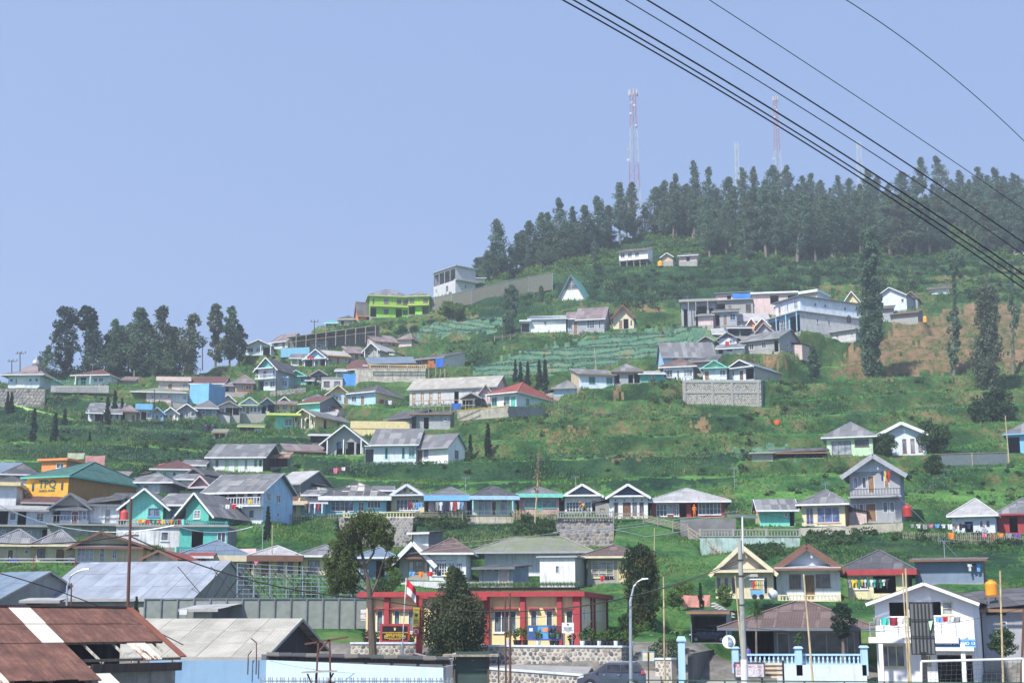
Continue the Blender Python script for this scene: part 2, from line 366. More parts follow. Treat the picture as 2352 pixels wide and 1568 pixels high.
def inpoly(px,py,poly):
 r=np.zeros(px.shape,bool);n=len(poly)
 for i in range(n):
  x1,y1=poly[i];x2,y2=poly[(i+1) % n]
  c=((y1>py) != (y2>py)) & (px<(x2-x1)*(py-y1)/(y2-y1+1e-12)+x1);r ^= c
 return r
# farmed plots, outlines given where the photograph shows them; every plot is cut out of the ground mesh itself
SOIL=[[(2000,800),(2060,745),(2140,735),(2200,700),(2352,695),(2700,690),(2700,850),(2352,838),(2200,852),(2060,860),(1960,858),(1920,815)]]
BARE=[[(1005,743),(1095,727),(1100,735),(1060,748),(1000,752)],[(1590,975),(1625,950),(1640,985),(1610,1003)],[(1690,825),(1770,812),(1815,840),(1810,862),(1740,850),(1700,836)],
  [(1390,1048),(1500,1036),(1505,1043),(1460,1056),(1400,1056)],[(1250,985),(1330,980),(1350,1010),(1260,1020)],[(1640,1130),(1680,1122),(1700,1140),(1660,1148)],
  [(1900,850),(1990,838),(2080,850),(2050,868),(1960,872)],[(880,1240),(960,1225),(990,1250),(900,1262)],[(1380,900),(1420,880),(1440,905),(1395,915)]]
LEEK=[[(1090,850),(1180,812),(1290,790),(1420,765),(1560,752),(1662,752),(1640,790),(1530,812),(1400,838),(1250,862),(1110,868)],
  [(1000,742),(1160,728),(1180,755),(1100,765),(950,775),(905,770)],[(1680,1030),(1760,1022),(1880,1050),(1720,1048)],[(1070,930),(1220,918),(1230,932),(1080,940)]]
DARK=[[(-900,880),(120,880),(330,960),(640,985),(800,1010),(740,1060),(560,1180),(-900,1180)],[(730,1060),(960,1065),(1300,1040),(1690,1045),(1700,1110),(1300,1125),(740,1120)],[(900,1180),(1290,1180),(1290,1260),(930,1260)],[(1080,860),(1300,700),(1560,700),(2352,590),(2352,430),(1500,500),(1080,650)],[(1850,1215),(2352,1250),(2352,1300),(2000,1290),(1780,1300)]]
def build_ground():
 n,k=ZG.shape;co=np.stack([XG,YG,ZG],-1).reshape(-1,3)
 idx=np.arange(n*k).reshape(n,k)
 q=np.stack([idx[:-1,:-1],idx[1:,:-1],idx[1:,1:],idx[:-1,1:]],-1).reshape(-1,4)
 me=bpy.data.meshes.new('hillside_ground');me.vertices.add(len(co));me.vertices.foreach_set('co',co.astype('f').ravel())
 me.loops.add(q.size);me.loops.foreach_set('vertex_index',q.astype('i').ravel());me.polygons.add(len(q));me.polygons.foreach_set('loop_start',np.arange(0,q.size,4,dtype='i'));me.update(calc_edges=True)
 g=groundm('hillside_grass',[(.33,(.010,.036,.018)),(.43,(.022,.074,.028)),(.50,(.042,.122,.036)),(.58,(.075,.17,.048)),(.66,(.13,.19,.07)),(.75,(.22,.18,.10))],fine=2.2)
 so=groundm('tilled_soil',[(.34,(.05,.085,.03)),(.44,(.12,.11,.05)),(.54,(.20,.135,.08)),(.70,(.27,.18,.11))],scale=.3)
 br=groundm('bare_earth',[(.30,(.05,.07,.03)),(.46,(.13,.10,.05)),(.6,(.22,.15,.08)),(.72,(.30,.21,.12))],scale=.3)
 lk=groundm('leek_bed',[(.30,(.05,.12,.07)),(.47,(.08,.18,.12)),(.58,(.12,.22,.14)),(.66,(.20,.18,.11))],scale=.3)
 pv=groundm('packed_yard',[(.35,(.12,.12,.11)),(.6,(.22,.21,.19)),(.75,(.27,.25,.22))],scale=.4)
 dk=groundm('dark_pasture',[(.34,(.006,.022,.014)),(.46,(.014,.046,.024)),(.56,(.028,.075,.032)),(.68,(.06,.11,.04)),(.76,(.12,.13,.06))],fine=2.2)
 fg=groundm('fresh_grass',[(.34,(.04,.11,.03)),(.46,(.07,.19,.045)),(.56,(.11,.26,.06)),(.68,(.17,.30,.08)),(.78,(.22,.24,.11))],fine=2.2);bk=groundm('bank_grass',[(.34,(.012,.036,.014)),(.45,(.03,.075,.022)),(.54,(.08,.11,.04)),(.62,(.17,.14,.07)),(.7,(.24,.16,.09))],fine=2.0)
 for m in (g,so,br,lk,pv,dk,fg,bk): me.materials.append(m)
 cc=co[q].mean(1);jx=cc[:,0]+rng.normal(0,.5,len(cc));jz=cc[:,2]+rng.normal(0,.15,len(cc))
 px,py=proj(jx,cc[:,1],jz);px=px+9*np.sin(py*.21+px*.05)+5*np.sin(py*.5+1);py=py+4*np.sin(px*.11)+3*np.sin(px*.31+2);mi=np.zeros(len(q),'i')
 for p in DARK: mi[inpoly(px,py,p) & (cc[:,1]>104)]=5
 for ps,v in ((SOIL,1),(BARE,2),(LEEK,3)):
  for p in ps: mi[inpoly(px,py,p) & (cc[:,1]>90) & (rng.uniform(0,1,len(cc))<(.93,.62,.97)[v-1])]=v
 mi[(cc[:,1]<104)]=4
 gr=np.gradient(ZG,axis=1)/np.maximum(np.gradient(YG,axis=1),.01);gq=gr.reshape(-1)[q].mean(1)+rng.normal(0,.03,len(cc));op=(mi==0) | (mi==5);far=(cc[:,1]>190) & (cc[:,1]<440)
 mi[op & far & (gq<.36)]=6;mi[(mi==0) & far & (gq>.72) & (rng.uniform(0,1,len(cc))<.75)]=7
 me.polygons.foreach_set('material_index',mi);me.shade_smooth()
 tag(link('hillside_ground',me),'steep green hillside with narrow terraces climbing behind the town',None,None,'structure')
CUTS+=[(-30,104,288,286,934,938,30),(780,949,174,172,1258,1256,22),(1277,1407,173.6,173.6,1262,1256,24),(1568,1782,278.8,279,934,936,40),(505,603,282.5,282.5,975,971,24),(620,702,302.8,302.8,910,903,20),(815,978,310.8,310.8,887,890,26),(1050,1168,261.5,255.5,960,951,20),(1065,1179,175.2,175.2,1204,1202,12),(1562,1690,173.6,171.8,1234,1234,14),(1608,1837,162.5,162.5,1278,1258,24),(1837,1950,167.8,167.8,1230,1227,14),(1950,2074,168.6,168.6,1226,1224,14),(60,176,283,276,944,969,20),(940,1112,262,262,946,946,14),(985,1024,313,313,868,868,14),(1405,1495,401,401,612,612,14),(1508,1605,402,402,611,611,14),(1304,1340,338,338,778,778,10),(1775,1794,256,256,978,978,12)]
# ------------------------------------------------------------------ houses
def clip_rect(poly,u0,u1,v0,v1):
 def cl(p,ax,val,keep):
  out=[]
  for i in range(len(p)):
   a,b=p[i],p[(i+1) % len(p)];ia=keep(a[ax],val);ib=keep(b[ax],val)
   if ia: out.append(a)
   if ia != ib:
    t=(val-a[ax])/(b[ax]-a[ax]);out.append((a[0]+t*(b[0]-a[0]),a[1]+t*(b[1]-a[1])))
  return out
 ge=lambda x,v: x>=v-1e-9;le=lambda x,v: x<=v+1e-9
 for ax,val,k in ((0,u0,ge),(0,u1,le),(1,v0,ge),(1,v1,le)):
  if len(poly)<3: return []
  poly=cl(poly,ax,val,k)
 return poly
def slope(mb,poly,th=.06,sheets=None,parent=None,mats=None,sw=.95,sv=2.3,name='roof_sheet',rag=0):
 """one roof plane; poly[0]->poly[1] is the eave.  As one slab into mb, or as single sheets under parent"""
 P=[Vector(p) for p in poly];u=(P[1]-P[0]).normalized();n=None
 for k in range(2,len(P)):
  n=u.cross(P[k]-P[0])
  if n.length>1e-4: break
 n.normalize()
 if n.z<0: n=-n
 v=n.cross(u)
 if v.dot(P[2]-P[0])<0: v=-v
 q=[((p-P[0]).dot(u),(p-P[0]).dot(v)) for p in P]
 if not sheets:
  mb.face([p+n*th for p in P],[(a,b) for a,b in q])
  k=len(P)
  for i in range(k):
   j=(i+1) % k;mb.face([P[i],P[j],P[j]+n*th,P[i]+n*th])
  mb.face(list(reversed(P)))
  return
 us=[a for a,b in q];vs_=[b for a,b in q];u0=min(us);c=0;nu=max(1,round((max(us)-u0)/sw));du=(max(us)-u0)/nu
 nv=max(1,round((max(vs_)-min(vs_))/sv));dv=(max(vs_)-min(vs_))/nv;v0=min(vs_)
 for i in range(nu):
  for j in range(nv):
   pl=clip_rect(q,u0+i*du+.004,u0+(i+1)*du-.004,v0+j*dv-(.05 if j else random.uniform(-rag,0) if rag else 0),v0+(j+1)*dv)
   if len(pl)<3: continue
   ar=abs(sum(pl[a][0]*pl[(a+1) % len(pl)][1]-pl[(a+1) % len(pl)][0]*pl[a][1] for a in range(len(pl))))/2
   if ar<.04: continue
   lift=.012*(nv-j)*0+.014*(i % 2)+.02*j*0+random.uniform(0,.012)
   m=MB();pts=[P[0]+u*a+v*b+n*(lift+.02*(1-(b-v0-j*dv)/dv)) for a,b in pl];k=len(pts)
   m.face([p+n*.025 for p in pts],pl)
   for a in range(k):
    b=(a+1) % k;m.face([pts[a],pts[b],pts[b]+n*.025,pts[a]+n*.025])
   m.face(list(reversed(pts)))
   m.build(name,mats if not isinstance(mats,(list,tuple)) else random.choice(mats),parent)
def wall_panel(mb,O,ux,w,h,holes,nrm,rev=.14):
 """a wall with real openings and their reveals"""
 O=Vector(O);ux=Vector(ux);uz=Vector((0,0,1));nrm=Vector(nrm)
 us=sorted(set([0,w]+[max(0,min(w,x)) for H in holes for x in H[:2]]));vz=sorted(set([0,h]+[max(0,min(h,x)) for H in holes for x in H[2:4]]))
 for i in range(len(us)-1):
  for j in range(len(vz)-1):
   a,b,c,d=us[i],us[i+1],vz[j],vz[j+1]
   if b-a<1e-5 or d-c<1e-5: continue
   mu,mv=(a+b)/2,(c+d)/2
   if any(H[0]<mu<H[1] and H[2]<mv<H[3] for H in holes): continue
   mb.face([O+ux*a+uz*c,O+ux*b+uz*c,O+ux*b+uz*d,O+ux*a+uz*d])
 for (a,b,c,d) in holes:
  p=[O+ux*a+uz*c,O+ux*b+uz*c,O+ux*b+uz*d,O+ux*a+uz*d];k=[x-nrm*rev for x in p]
  for i in range(4):
   j=(i+1) % 4;mb.face([p[i],p[j],k[j],k[i]])
GL=[(.03,.04,.05),(.05,.06,.07),(.09,.11,.13),(.16,.18,.2)]
def window(parent,O,ux,nrm,w,h,nx,ny,fr,pane=None,fw=.07,name='window'):
 """frame with its bars (one part) and the pane behind it (a sub-part)"""
 O=Vector(O);ux=Vector(ux);uz=Vector((0,0,1));n=Vector(nrm);m=MB()
 def bar(a,b,c,d,t=.06,o=.03):
  q=[O+ux*a+uz*c,O+ux*b+uz*c,O+ux*b+uz*d,O+ux*a+uz*d];m.hexa([x-n*t for x in q],[x+n*o for x in q])
 if w>.6: bar(-.06,w+.06,-.07,-.004,-.002,.09)
 bar(0,w,0,fw);bar(0,w,h-fw,h);bar(0,fw,fw,h-fw);bar(w-fw,w,fw,h-fw)
 for i in range(1,nx): x=w*i/nx;bar(x-fw*.45,x+fw*.45,fw,h-fw,.05,.015)
 for j in range(1,ny): z=h*j/ny;bar(fw,w-fw,z-fw*.3,z+fw*.3,.045,.008)
 f=m.build(name,fr,parent)
 g=MB();q=[O+ux*.01+uz*.01,O+ux*(w-.01)+uz*.01,O+ux*(w-.01)+uz*(h-.01),O+ux*.01+uz*(h-.01)]
 g.hexa([x-n*.13 for x in q],[x-n*.07 for x in q]);g.build('pane',pane or glassm(random.choice(GL)),f)
 return f
def door(parent,O,ux,nrm,w,h,fr,leaf,name='door'):
 O=Vector(O);ux=Vector(ux);uz=Vector((0,0,1));n=Vector(nrm);m=MB();fw=.07
 def bar(m,a,b,c,d,t,o):
  q=[O+ux*a+uz*c,O+ux*b+uz*c,O+ux*b+uz*d,O+ux*a+uz*d];m.hexa([x-n*t for x in q],[x+n*o for x in q])
 bar(m,0,w,h-fw,h,.08,.03);bar(m,0,fw,0,h-fw,.08,.03);bar(m,w-fw,w,0,h-fw,.08,.03)
 f=m.build(name,fr,parent);g=MB();bar(g,fw,w-fw,.01,h-fw,.12,-.06)
 for a,b in ((.16,.46),(.54,.92)): bar(g,w*.22,w*.78,h*a,h*b,.06,-.035)
 g.build('door_leaf',leaf,f)
 return f
# pattern characters for a storey, left to right: W window, w small window, B broad band of casements, N narrow, D door, d dark doorway, G gallery opening, - blank wall, v vent
def openings(pat,w,h,x0=0):
 out=[];n=len(pat);sl=w/n;i=0
 for i,ch in enumerate(pat):
  c=x0+sl*(i+.5)
  if ch=='W': a=min(1.3,sl*.72);out.append((ch,c-a/2,c+a/2,h*.32,h*.78,max(1,round(a/.6)),1))
  elif ch=='w': a=min(.7,sl*.6);out.append((ch,c-a/2,c+a/2,h*.5,h*.75,1,1))
  elif ch=='B': a=sl*.86;out.append((ch,c-a/2,c+a/2,h*.26,h*.80,max(2,round(a/.6)),3))
  elif ch=='T': a=min(.62,sl*.6);out.append((ch,c-a/2,c+a/2,h*.16,h*.76,1,2))
  elif ch=='N': a=min(.5,sl*.55);out.append((ch,c-a/2,c+a/2,h*.24,h*.76,1,1))
  elif ch=='D': a=min(.95,sl*.8);out.append((ch,c-a/2,c+a/2,.02,h*.76,1,1))
  elif ch=='d': a=min(.95,sl*.8);out.append((ch,c-a/2,c+a/2,.02,h*.76,1,1))
  elif ch=='G': a=sl*.96;out.append((ch,c-a/2,c+a/2,.02,h*.86,1,1))
  elif ch=='v': a=.28;out.append((ch,c-a/2,c+a/2,h*.82,h*.90,1,1))
 return out
def do_wall(root,mb,O,ux,nrm,w,h,pat,fr,leaf,extra=(),pane=None):
 op=openings(pat,w,h) if pat else []
 op+=list(extra)
 op=[o for o in op if o[2]-o[1]>.12 and o[4]-o[3]>.1 and o[1]>=0 and o[2]<=w and o[4]<=h]
 wall_panel(mb,O,ux,w,h,[(o[1],o[2],o[3],o[4]) for o in op],nrm)
 O=Vector(O);ux=Vector(ux)
 for (k,a,b,c,d,nx,ny) in op:
  P0=O+ux*a+Vector((0,0,c))
  if k in 'WwNBT': window(root,P0,ux,nrm,b-a,d-c,nx,ny,fr,pane)
  elif k=='C': window(root,P0,ux,nrm,b-a,d-c,nx,ny,fr,glassm((.22,.24,.27),'curtained_glass'))
  elif k=='D': door(root,P0,ux,nrm,b-a,d-c,fr,leaf)
SPECS=[];ROOTS={}
def house(label,x0,x1,yb,hw,hr,rt,col='white',side=None,roof='grey',fas='white',dep=8.,yaw=0,pat='',sp='',pat2=None,sp2='',fr='white',leaf='wood',oh=.45,of=.8,ax=.5,ext=None,
          gab=None,can=None,posts=None,D=None,cat='house',name='house',sheets=None,dirt=.85,bal=None,rl=None,plinth=.5,mg=.9,gv=None,noback=False,tilt=0,steps=None,canc=None,postc=None,hw2=None,fh=None,pad=True,pane=None):
 SPECS.append(dict(locals()))
def frame_of(s):
 D=s['D'] or gd((s['x0']+s['x1'])/2,s['yb']);s['D']=D
 L=at(s['x0'],s['yb'],D);R=at(s['x1'],s['yb'],D);C=(L+R)/2
 yaw=math.radians(s['yaw']);th=-math.atan2(C.x,C.y)-yaw
 w=(R-L).length/max(.3,math.cos(yaw));s.update(C=C,th=th,w=w)
 z=lambda py,dd=0: at((s['x0']+s['x1'])/2,py,D+dd).z-C.z
 s['h']=z(s['yb']-s['hw']);s['zf']=z
 CUTS.append((s['x0'],s['x1'],D,D,s['yb']+1,s['yb']+1,26))
 if s['pad']: PADS.append((C.x,C.y,th,w,s['dep'],C.z,s['mg']))
def build_house(s):
 C,th,w,h,dep=s['C'],s['th'],s['w'],s['h'],s['dep'];hx=w/2;D=s['D']
 root=empty(s['name'],C,th,s['label'],s['cat'])
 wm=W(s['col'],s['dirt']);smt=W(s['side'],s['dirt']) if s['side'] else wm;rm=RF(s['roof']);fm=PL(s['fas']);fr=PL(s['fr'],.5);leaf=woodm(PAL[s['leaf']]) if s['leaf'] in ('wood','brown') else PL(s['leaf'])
 if s['postc']: pcm=PL(s['postc'])
 else: pcm=fm
 rt=s['rt'];of,oh=s['of'],s['oh'];two=s['pat2'] is not None
 X=Vector((1,0,0));Y=Vector((0,1,0))
 mpx=D/F
 ex=[]
 for e in (s['ext'] or ()):     # explicit openings given in picture pixels: kind, xa, xb, ytop, ybottom, nx, ny
  k,xa,xb,ya,yb_=e[:5];nx=e[5] if len(e)>5 else 1;ny=e[6] if len(e)>6 else 1
  u=lambda px: (px-s['x0'])/(s['x1']-s['x0'])*w
  zt=min(s['zf'](ya),h-.06);ex.append((k,u(xa),u(xb),max(.02,s['zf'](yb_)),zt,nx,ny))
 mb=MB();ms=MB()
 if two:
  h1=h*.5
  for z0,pt,spt in ((0,s['pat'],s['sp']),(h1,s['pat2'],s['sp2'])):
   do_wall(root,mb,(-hx,0,z0),X,-Y,w,h1,pt,fr,leaf,[e for e in ex if (z0==0 and e[4]<=h1)] if z0==0 else [(k,a,b,c-h1,d-h1,nx,ny) for (k,a,b,c,d,nx,ny) in ex if c>=h1-.05],s['pane'])
   do_wall(root,ms,(hx,0,z0),Y,X,dep,h1,spt,fr,leaf,(),s['pane'])
   do_wall(root,ms,(-hx,dep,z0),-Y,-X,dep,h1,spt[::-1],fr,leaf,(),s['pane'])
 else:
  do_wall(root,mb,(-hx,0,0),X,-Y,w,h,s['pat'],fr,leaf,ex,s['pane'])
  do_wall(root,ms,(hx,0,0),Y,X,dep,h,s['sp'],fr,leaf,(),s['pane'])
  do_wall(root,ms,(-hx,dep,0),-Y,-X,dep,h,s['sp'][::-1],fr,leaf,(),s['pane'])
 ms.face([(hx,dep,0),(-hx,dep,0),(-hx,dep,h),(hx,dep,h)])
 ax=-hx+w*s['ax'];tall=0
 # roof
 sh=s['sheets'] if s['sheets'] is not None else (D<186)
 rmb=MB();slopes=[];fmb=MB();fh=s['fh'] or .2
 if rt=='G':
  zr=s['zf'](s['yb']-s['hw']-s['hr'],-of);pl=(zr-h)/max(.3,hx+ax);pr=(zr-h)/max(.3,hx-ax)
  zl=h-pl*oh;z2=h-pr*oh;yb_=dep+.4
  slopes+=[[(-hx-oh,yb_,zl),(-hx-oh,-of,zl),(ax,-of,zr),(ax,yb_,zr)],[(hx+oh,-of,z2),(hx+oh,yb_,z2),(ax,yb_,zr),(ax,-of,zr)]]
  fmb.bar((-hx-oh,-of-.03,zl-fh*.4),(ax,-of-.03,zr-fh*.4),.05,fh);fmb.bar((hx+oh,-of-.03,z2-fh*.4),(ax,-of-.03,zr-fh*.4),.05,fh)
  gm_=W(s['gab'],.5) if s['gab'] else wm
  g=MB();g.face([(-hx,0,h),(hx,0,h),(ax,0,zr-.02)]);g.build('gable',gm_,root);g=MB();g.face([(hx,dep,h),(-hx,dep,h),(ax,dep,zr-.02)]);g.build('rear_gable',gm_,root)
  if s['gv']:
   v=MB()
   for k in range(s['gv']):
    cx=ax+(k-(s['gv']-1)/2)*.8;v.box(cx-.18,cx+.18,-.03,.02,h+(zr-h)*.3,h+(zr-h)*.3+.4)
   v.build('vent',PL('dgrey'),root)
 elif rt=='S':
  zr=s['zf'](s['yb']-s['hw']-s['hr'],dep/2);p=(zr-h)/(dep/2);ze=h-p*of;zb=h-p*.4
  xl=-hx-oh;xr=hx+oh
  slopes+=[[(xl,-of,ze),(xr,-of,ze),(xr,dep/2,zr),(xl,dep/2,zr)],[(xr,dep+.4,zb),(xl,dep+.4,zb),(xl,dep/2,zr),(xr,dep/2,zr)]]
  fmb.box(xl,xr,-of-.05,-of,ze-fh+.05,ze+.05)
  for x in (xl,xr): fmb.bar((x,-of,ze-.03),(x,dep/2,zr-.03),.05,fh*.8);fmb.bar((x,dep+.4,zb-.03),(x,dep/2,zr-.03),.05,fh*.8)
  gm_=W(s['gab'],.5) if s['gab'] else smt
  g=MB();g.face([(hx,0,h),(hx,dep,h),(hx,dep/2,zr)]);g.build('gable',gm_,root);g=MB();g.face([(-hx,dep,h),(-hx,0,h),(-hx,dep/2,zr)]);g.build('gable',gm_,root)
 elif rt=='H':
  zr=s['zf'](s['yb']-s['hw']-s['hr'],dep/2);rl=(s['rl'] if s['rl'] is not None else max(0,1-dep/w*.9))*w/2
  xl,xr,yf,yk=-hx-oh,hx+oh,-of,dep+.5;rx0,rx1=ax-rl,ax+rl;ze=h;ym=dep/2
  A,B_,C_,D_=(xl,yf,ze),(xr,yf,ze),(xr,yk,ze),(xl,yk,ze);E,G_=(rx0,ym,zr),(rx1,ym,zr)
  if rl>.1: slopes+=[[A,B_,G_,E],[B_,C_,G_],[C_,D_,E,G_],[D_,A,E]]
  else: slopes+=[[A,B_,E],[B_,C_,E],[C_,D_,E],[D_,A,E]]
  for a,b in ((A,B_),(B_,C_),(C_,D_),(D_,A)):
   fmb.bar(Vector(a)-Vector((0,0,fh*.3)),Vector(b)-Vector((0,0,fh*.3)),.06,fh)
  rc=MB()
  for a,b in ((A,E),(B_,G_),(C_,G_),(D_,E))+(((E,G_),) if rl>.1 else ()):
   rc.bar(Vector(a)+Vector((0,0,.09)),Vector(b)+Vector((0,0,.09)),.2,.05)
  rc.build('ridge_cap',PL(tuple(min(1,c*1.35+.02) for c in ROOF[s['roof']][0])),root)
  sf=MB();sf.face([(xl,yf,ze-.05),(xl,yk,ze-.05),(xr,yk,ze-.05),(xr,yf,ze-.05)]);sf.build('soffit',PL('grey'),root)
 elif rt in 'PQ':
  z2=s['zf'](s['yb']-s['hw']-s['hr'],dep) if rt=='P' else h-.8
  za=h-(z2-h)/dep*of
  slopes+=[[(-hx-oh,-of,za),(hx+oh,-of,za+s['tilt']*mpx),(hx+oh,dep+.3,z2+s['tilt']*mpx),(-hx-oh,dep+.3,z2)]]
  fmb.box(-hx-oh,hx+oh,-of-.05,-of,min(za,za+s['tilt']*mpx)-fh*.8,min(za,za+s['tilt']*mpx)+.04)
  for x in (hx,): ms.face([(x,0,h),(x,dep,h),(x,dep,z2)]);ms.face([(-x,dep,h),(-x,0,h),(-x,dep,z2)])
  if rt=='P': ms.face([(hx,dep,h),(-hx,dep,h),(-hx,dep,z2),(hx,dep,z2)])
 elif rt=='F':
  f=max(.15,s['hr']*mpx);fmb.box(-hx-oh,hx+oh,-of,dep+.2,h,h+f);fmb.box(-hx-oh+.12,hx+oh-.12,-of+.12,dep+.1,h+f,h+f+.02)
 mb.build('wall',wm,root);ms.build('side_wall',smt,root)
 if fmb.f: fmb.build('fascia' if rt != 'F' else 'roof_slab',fm,root)
 if slopes:
  if sh:
   rp=MB()
   for p in slopes:      # purlins carry the sheets
    for k in (.1,.5,.9):
     a=Vector(p[0]).lerp(Vector(p[-1]),k);b=Vector(p[1]).lerp(Vector(p[2]),k)
     if (b-a).length>.3: rp.bar(a-Vector((0,0,.06)),b-Vector((0,0,.06)),.06,.08)
   ro=rp.build('roof',PL('wood'),root)
   for p in slopes: slope(None,p,.03,True,ro,rm)
  else:
   for p in slopes: slope(rmb,p,.07)
   rmb.build('roof',rm,root)
 if s['can']:      # lean-to canopy along the front at eave height: (depth, drop, tone)
  cd,dr,ct=s['can'];cm=MB();slope(cm,[(-hx-.1,-cd,h-dr),(hx+.1,-cd,h-dr),(hx+.1,0,h+.05),(-hx-.1,0,h+.05)],.05);cm.build('canopy',RF(ct) if ct in ROOF else PL(ct),root)
  cf=MB();cf.box(-hx-.1,hx+.1,-cd-.04,-cd,h-dr-.16,h-dr+.04);cf.build('canopy_fascia',PL(s['canc'] or s['fas']),root)
 if s['posts']:
  for px in s['posts']:
   x=((px-s['x0'])/(s['x1']-s['x0'])-.5)*w;MB().box(x-.09,x+.09,-of+.05,-of+.23,0,h-.05).build('post',pcm,root)
 if s['bal']:      # balcony slab and rail across the front (storey height)
  bz=h*.5 if two else 0;bd=1.2;m=MB();m.box(-hx-.15,hx+.15,-bd,-.002,bz-.16,bz+.02);sl=m.build('balcony',fm,root)
  r=MB();rcol=PL(s['bal'],.5);r.box(-hx-.1,hx+.1,-bd+.03,-bd+.08,bz+.85,bz+.92);r.box(-hx-.1,hx+.1,-bd+.03,-bd+.08,bz+.12,bz+.17)
  n=max(3,int(w/.35));r.build('balcony_rail',rcol,sl)
  bm_=MB();bm_.box(-.03,.03,-.02,.02,0,.7);me=bm_.mesh('baluster',rcol)
  for i in range(n+1): link('baluster',me,sl,(-hx+w*i/n,-bd+.055,bz+.16))
 if s['plinth']:
  MB().box(-hx-.06,hx+.06,-.1,dep+.05,-2.2,.02 if s['plinth']<1 else .3).build('foundation',W('conc',.8),root)
 k=sum(map(ord,s['label']))
 if s['cat'] == 'house' and rt in 'GHS' and 150 < D < 350 and w > 3.5 and k % 5 < 3 and not two:      # lean-to kitchen built against the side
  sd=1 if k % 2 else -1;aw=1.5+(k % 7)*.15;ah=h*(.6+(k % 3)*.08);y0=dep*(.25+(k % 4)*.1);y1=dep*.95;xa,xb=sorted((sd*(hx+.005),sd*(hx+aw)))
  an=MB();an.box(xa,xb,y0,y1,-1,ah);a_=an.build('annex',W((('conc','block','grey','rose')[k % 4]),1.3),root)
  ar=MB();zi,zo=ah+.55,ah+.04;zl,zr_=(zo,zi) if sd<0 else (zi,zo)
  slope(ar,[(xa-(.3 if sd<0 else 0),y0-.35,zl),(xb+(.3 if sd>0 else 0),y0-.35,zr_),(xb+(.3 if sd>0 else 0),y1+.1,zr_+.01),(xa-(.3 if sd<0 else 0),y1+.1,zl+.01)],.05);ar.build('annex_roof',RF(('grey','mauve','light','maroon')[k % 4]),a_)
  window(root,(xa+aw*.3,y0-.01,ah*.45),Vector((1,0,0)),Vector((0,-1,0)),.6,.5,1,1,fr)
 ROOTS[s['label']]=(root,s);return root
# ------------------------------------------------------------------ the town, house by house (edges, base, wall and roof heights as seen)
# far left, top of the spur
house('pale blue hip-roofed house behind a picket fence on the left spur',172,250,884,21,14,'H','pale',roof='maroon',yaw=24,dep=9,pat='DG-WW-',sp='ww-',posts=[180,212],of=1.4)
house('pinkish white flat-roofed house above the mossy hip roof',365,433,896,20,10,'F','rose','rose',fas='rose',yaw=8,dep=8,pat='-D-W',oh=.5)
house('cream house with mossy green hip roof and a purple window',336,392,924,23,11,'H','rose',roof='moss',yaw=6,dep=8,pat='-W-w-w',fr='lav',oh=3.2)
house('low white box annex at the end of the mossy-roofed house',394,429,924,20,3,'F','white',yaw=3,dep=6,pat='--W',oh=.05,of=.05)
house('long house with rust-and-grey sheet roof above the bright blue shed',440,512,897,19,13,'S','white',roof='maroon',yaw=12,dep=8,pat='-W-W-',sp='d-')
house('bright blue tarp-clad shed on a grey block base',435,478,926,42,3,'F','sky','blue',fas='sky',yaw=35,dep=6,pat='',oh=.02,of=.02,cat='shed',name='shed')
house('bright orange house with brown hip roof and white window grilles',540,581,901,21,19,'H','orange',roof='mauve',fas='grey',yaw=2,dep=7,pat='BW',of=1)
house('two-storey pale blue house with dark front gable and balcony beside the orange house',592,632,897,53,24,'G','pale','grey',roof='dark',yaw=32,dep=11,pat='GwB',pat2='-D-N',sp='',sp2='--w',bal='white',can=(1.5,.3,'white'),gab='teal',oh=.9)
house('small light blue house with white arched casements right of the two-storey house',632,661,893,24,4,'F','lblue',fas='lblue',yaw=5,dep=6,pat='B',oh=.1)
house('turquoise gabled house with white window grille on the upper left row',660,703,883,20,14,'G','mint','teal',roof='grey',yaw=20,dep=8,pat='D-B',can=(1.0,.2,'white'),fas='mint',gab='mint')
house('dark timber hut with a hanging red cloth',716,750,876,16,12,'G','dgrey',roof='dark',fas='conc',yaw=10,dep=6,pat='dG',cat='hut',name='hut')
house('unfinished bare block building with two empty windows',738,786,897,28,3,'F','block',fas='conc',yaw=4,dep=6,pat='WW',fr='wood',oh=.1,of=.1,cat='building',name='building')
house('small blue-grey house under the maroon roof',772,800,863,12,4,'P','lblue',roof='light',yaw=3,dep=5,pat='WW')
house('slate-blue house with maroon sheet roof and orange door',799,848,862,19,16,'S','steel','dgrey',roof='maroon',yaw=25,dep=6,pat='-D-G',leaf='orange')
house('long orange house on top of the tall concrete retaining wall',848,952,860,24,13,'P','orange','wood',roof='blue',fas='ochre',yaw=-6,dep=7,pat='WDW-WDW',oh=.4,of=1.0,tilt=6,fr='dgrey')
house('patchwork shack with a blue tarp wall on stilts at the end of the orange house',952,1020,846,24,9,'P','wood','block',roof='dark',fas='conc',yaw=30,dep=10,pat='WN-',sp='---',plinth=0,cat='shack',name='shack')
house('white house with turquoise gable and red laundry porch',700,752,842,18,23,'G','pale','pale',roof='grey',yaw=22,dep=8,pat='GDG',posts=[702,725,750],gab='lblue',can=(1.3,.1,'white'))
house('low white house with lime green casements left of the turquoise gable',668,698,840,19,9,'P','white',roof='grey',yaw=4,dep=6,pat='BD',fr='lime')
house('long low house with yellow awning on bamboo stilts',752,800,836,21,9,'P','tan',roof='light',fas='ochre',yaw=-12,dep=7,pat='W-D-W',of=1.2,plinth=0)
house('long low house with pink awning left of the white gable',800,838,825,17,11,'P','rose',roof='mauve',fas='pink',yaw=-12,dep=7,pat='WDW',of=1.1)
house('white gabled house with four tall windows at the row end',842,873,822,19,17,'G','conc','grey',roof='light',yaw=33,dep=8,pat='WNN',oh=.7,of=1.2,posts=[843,872])
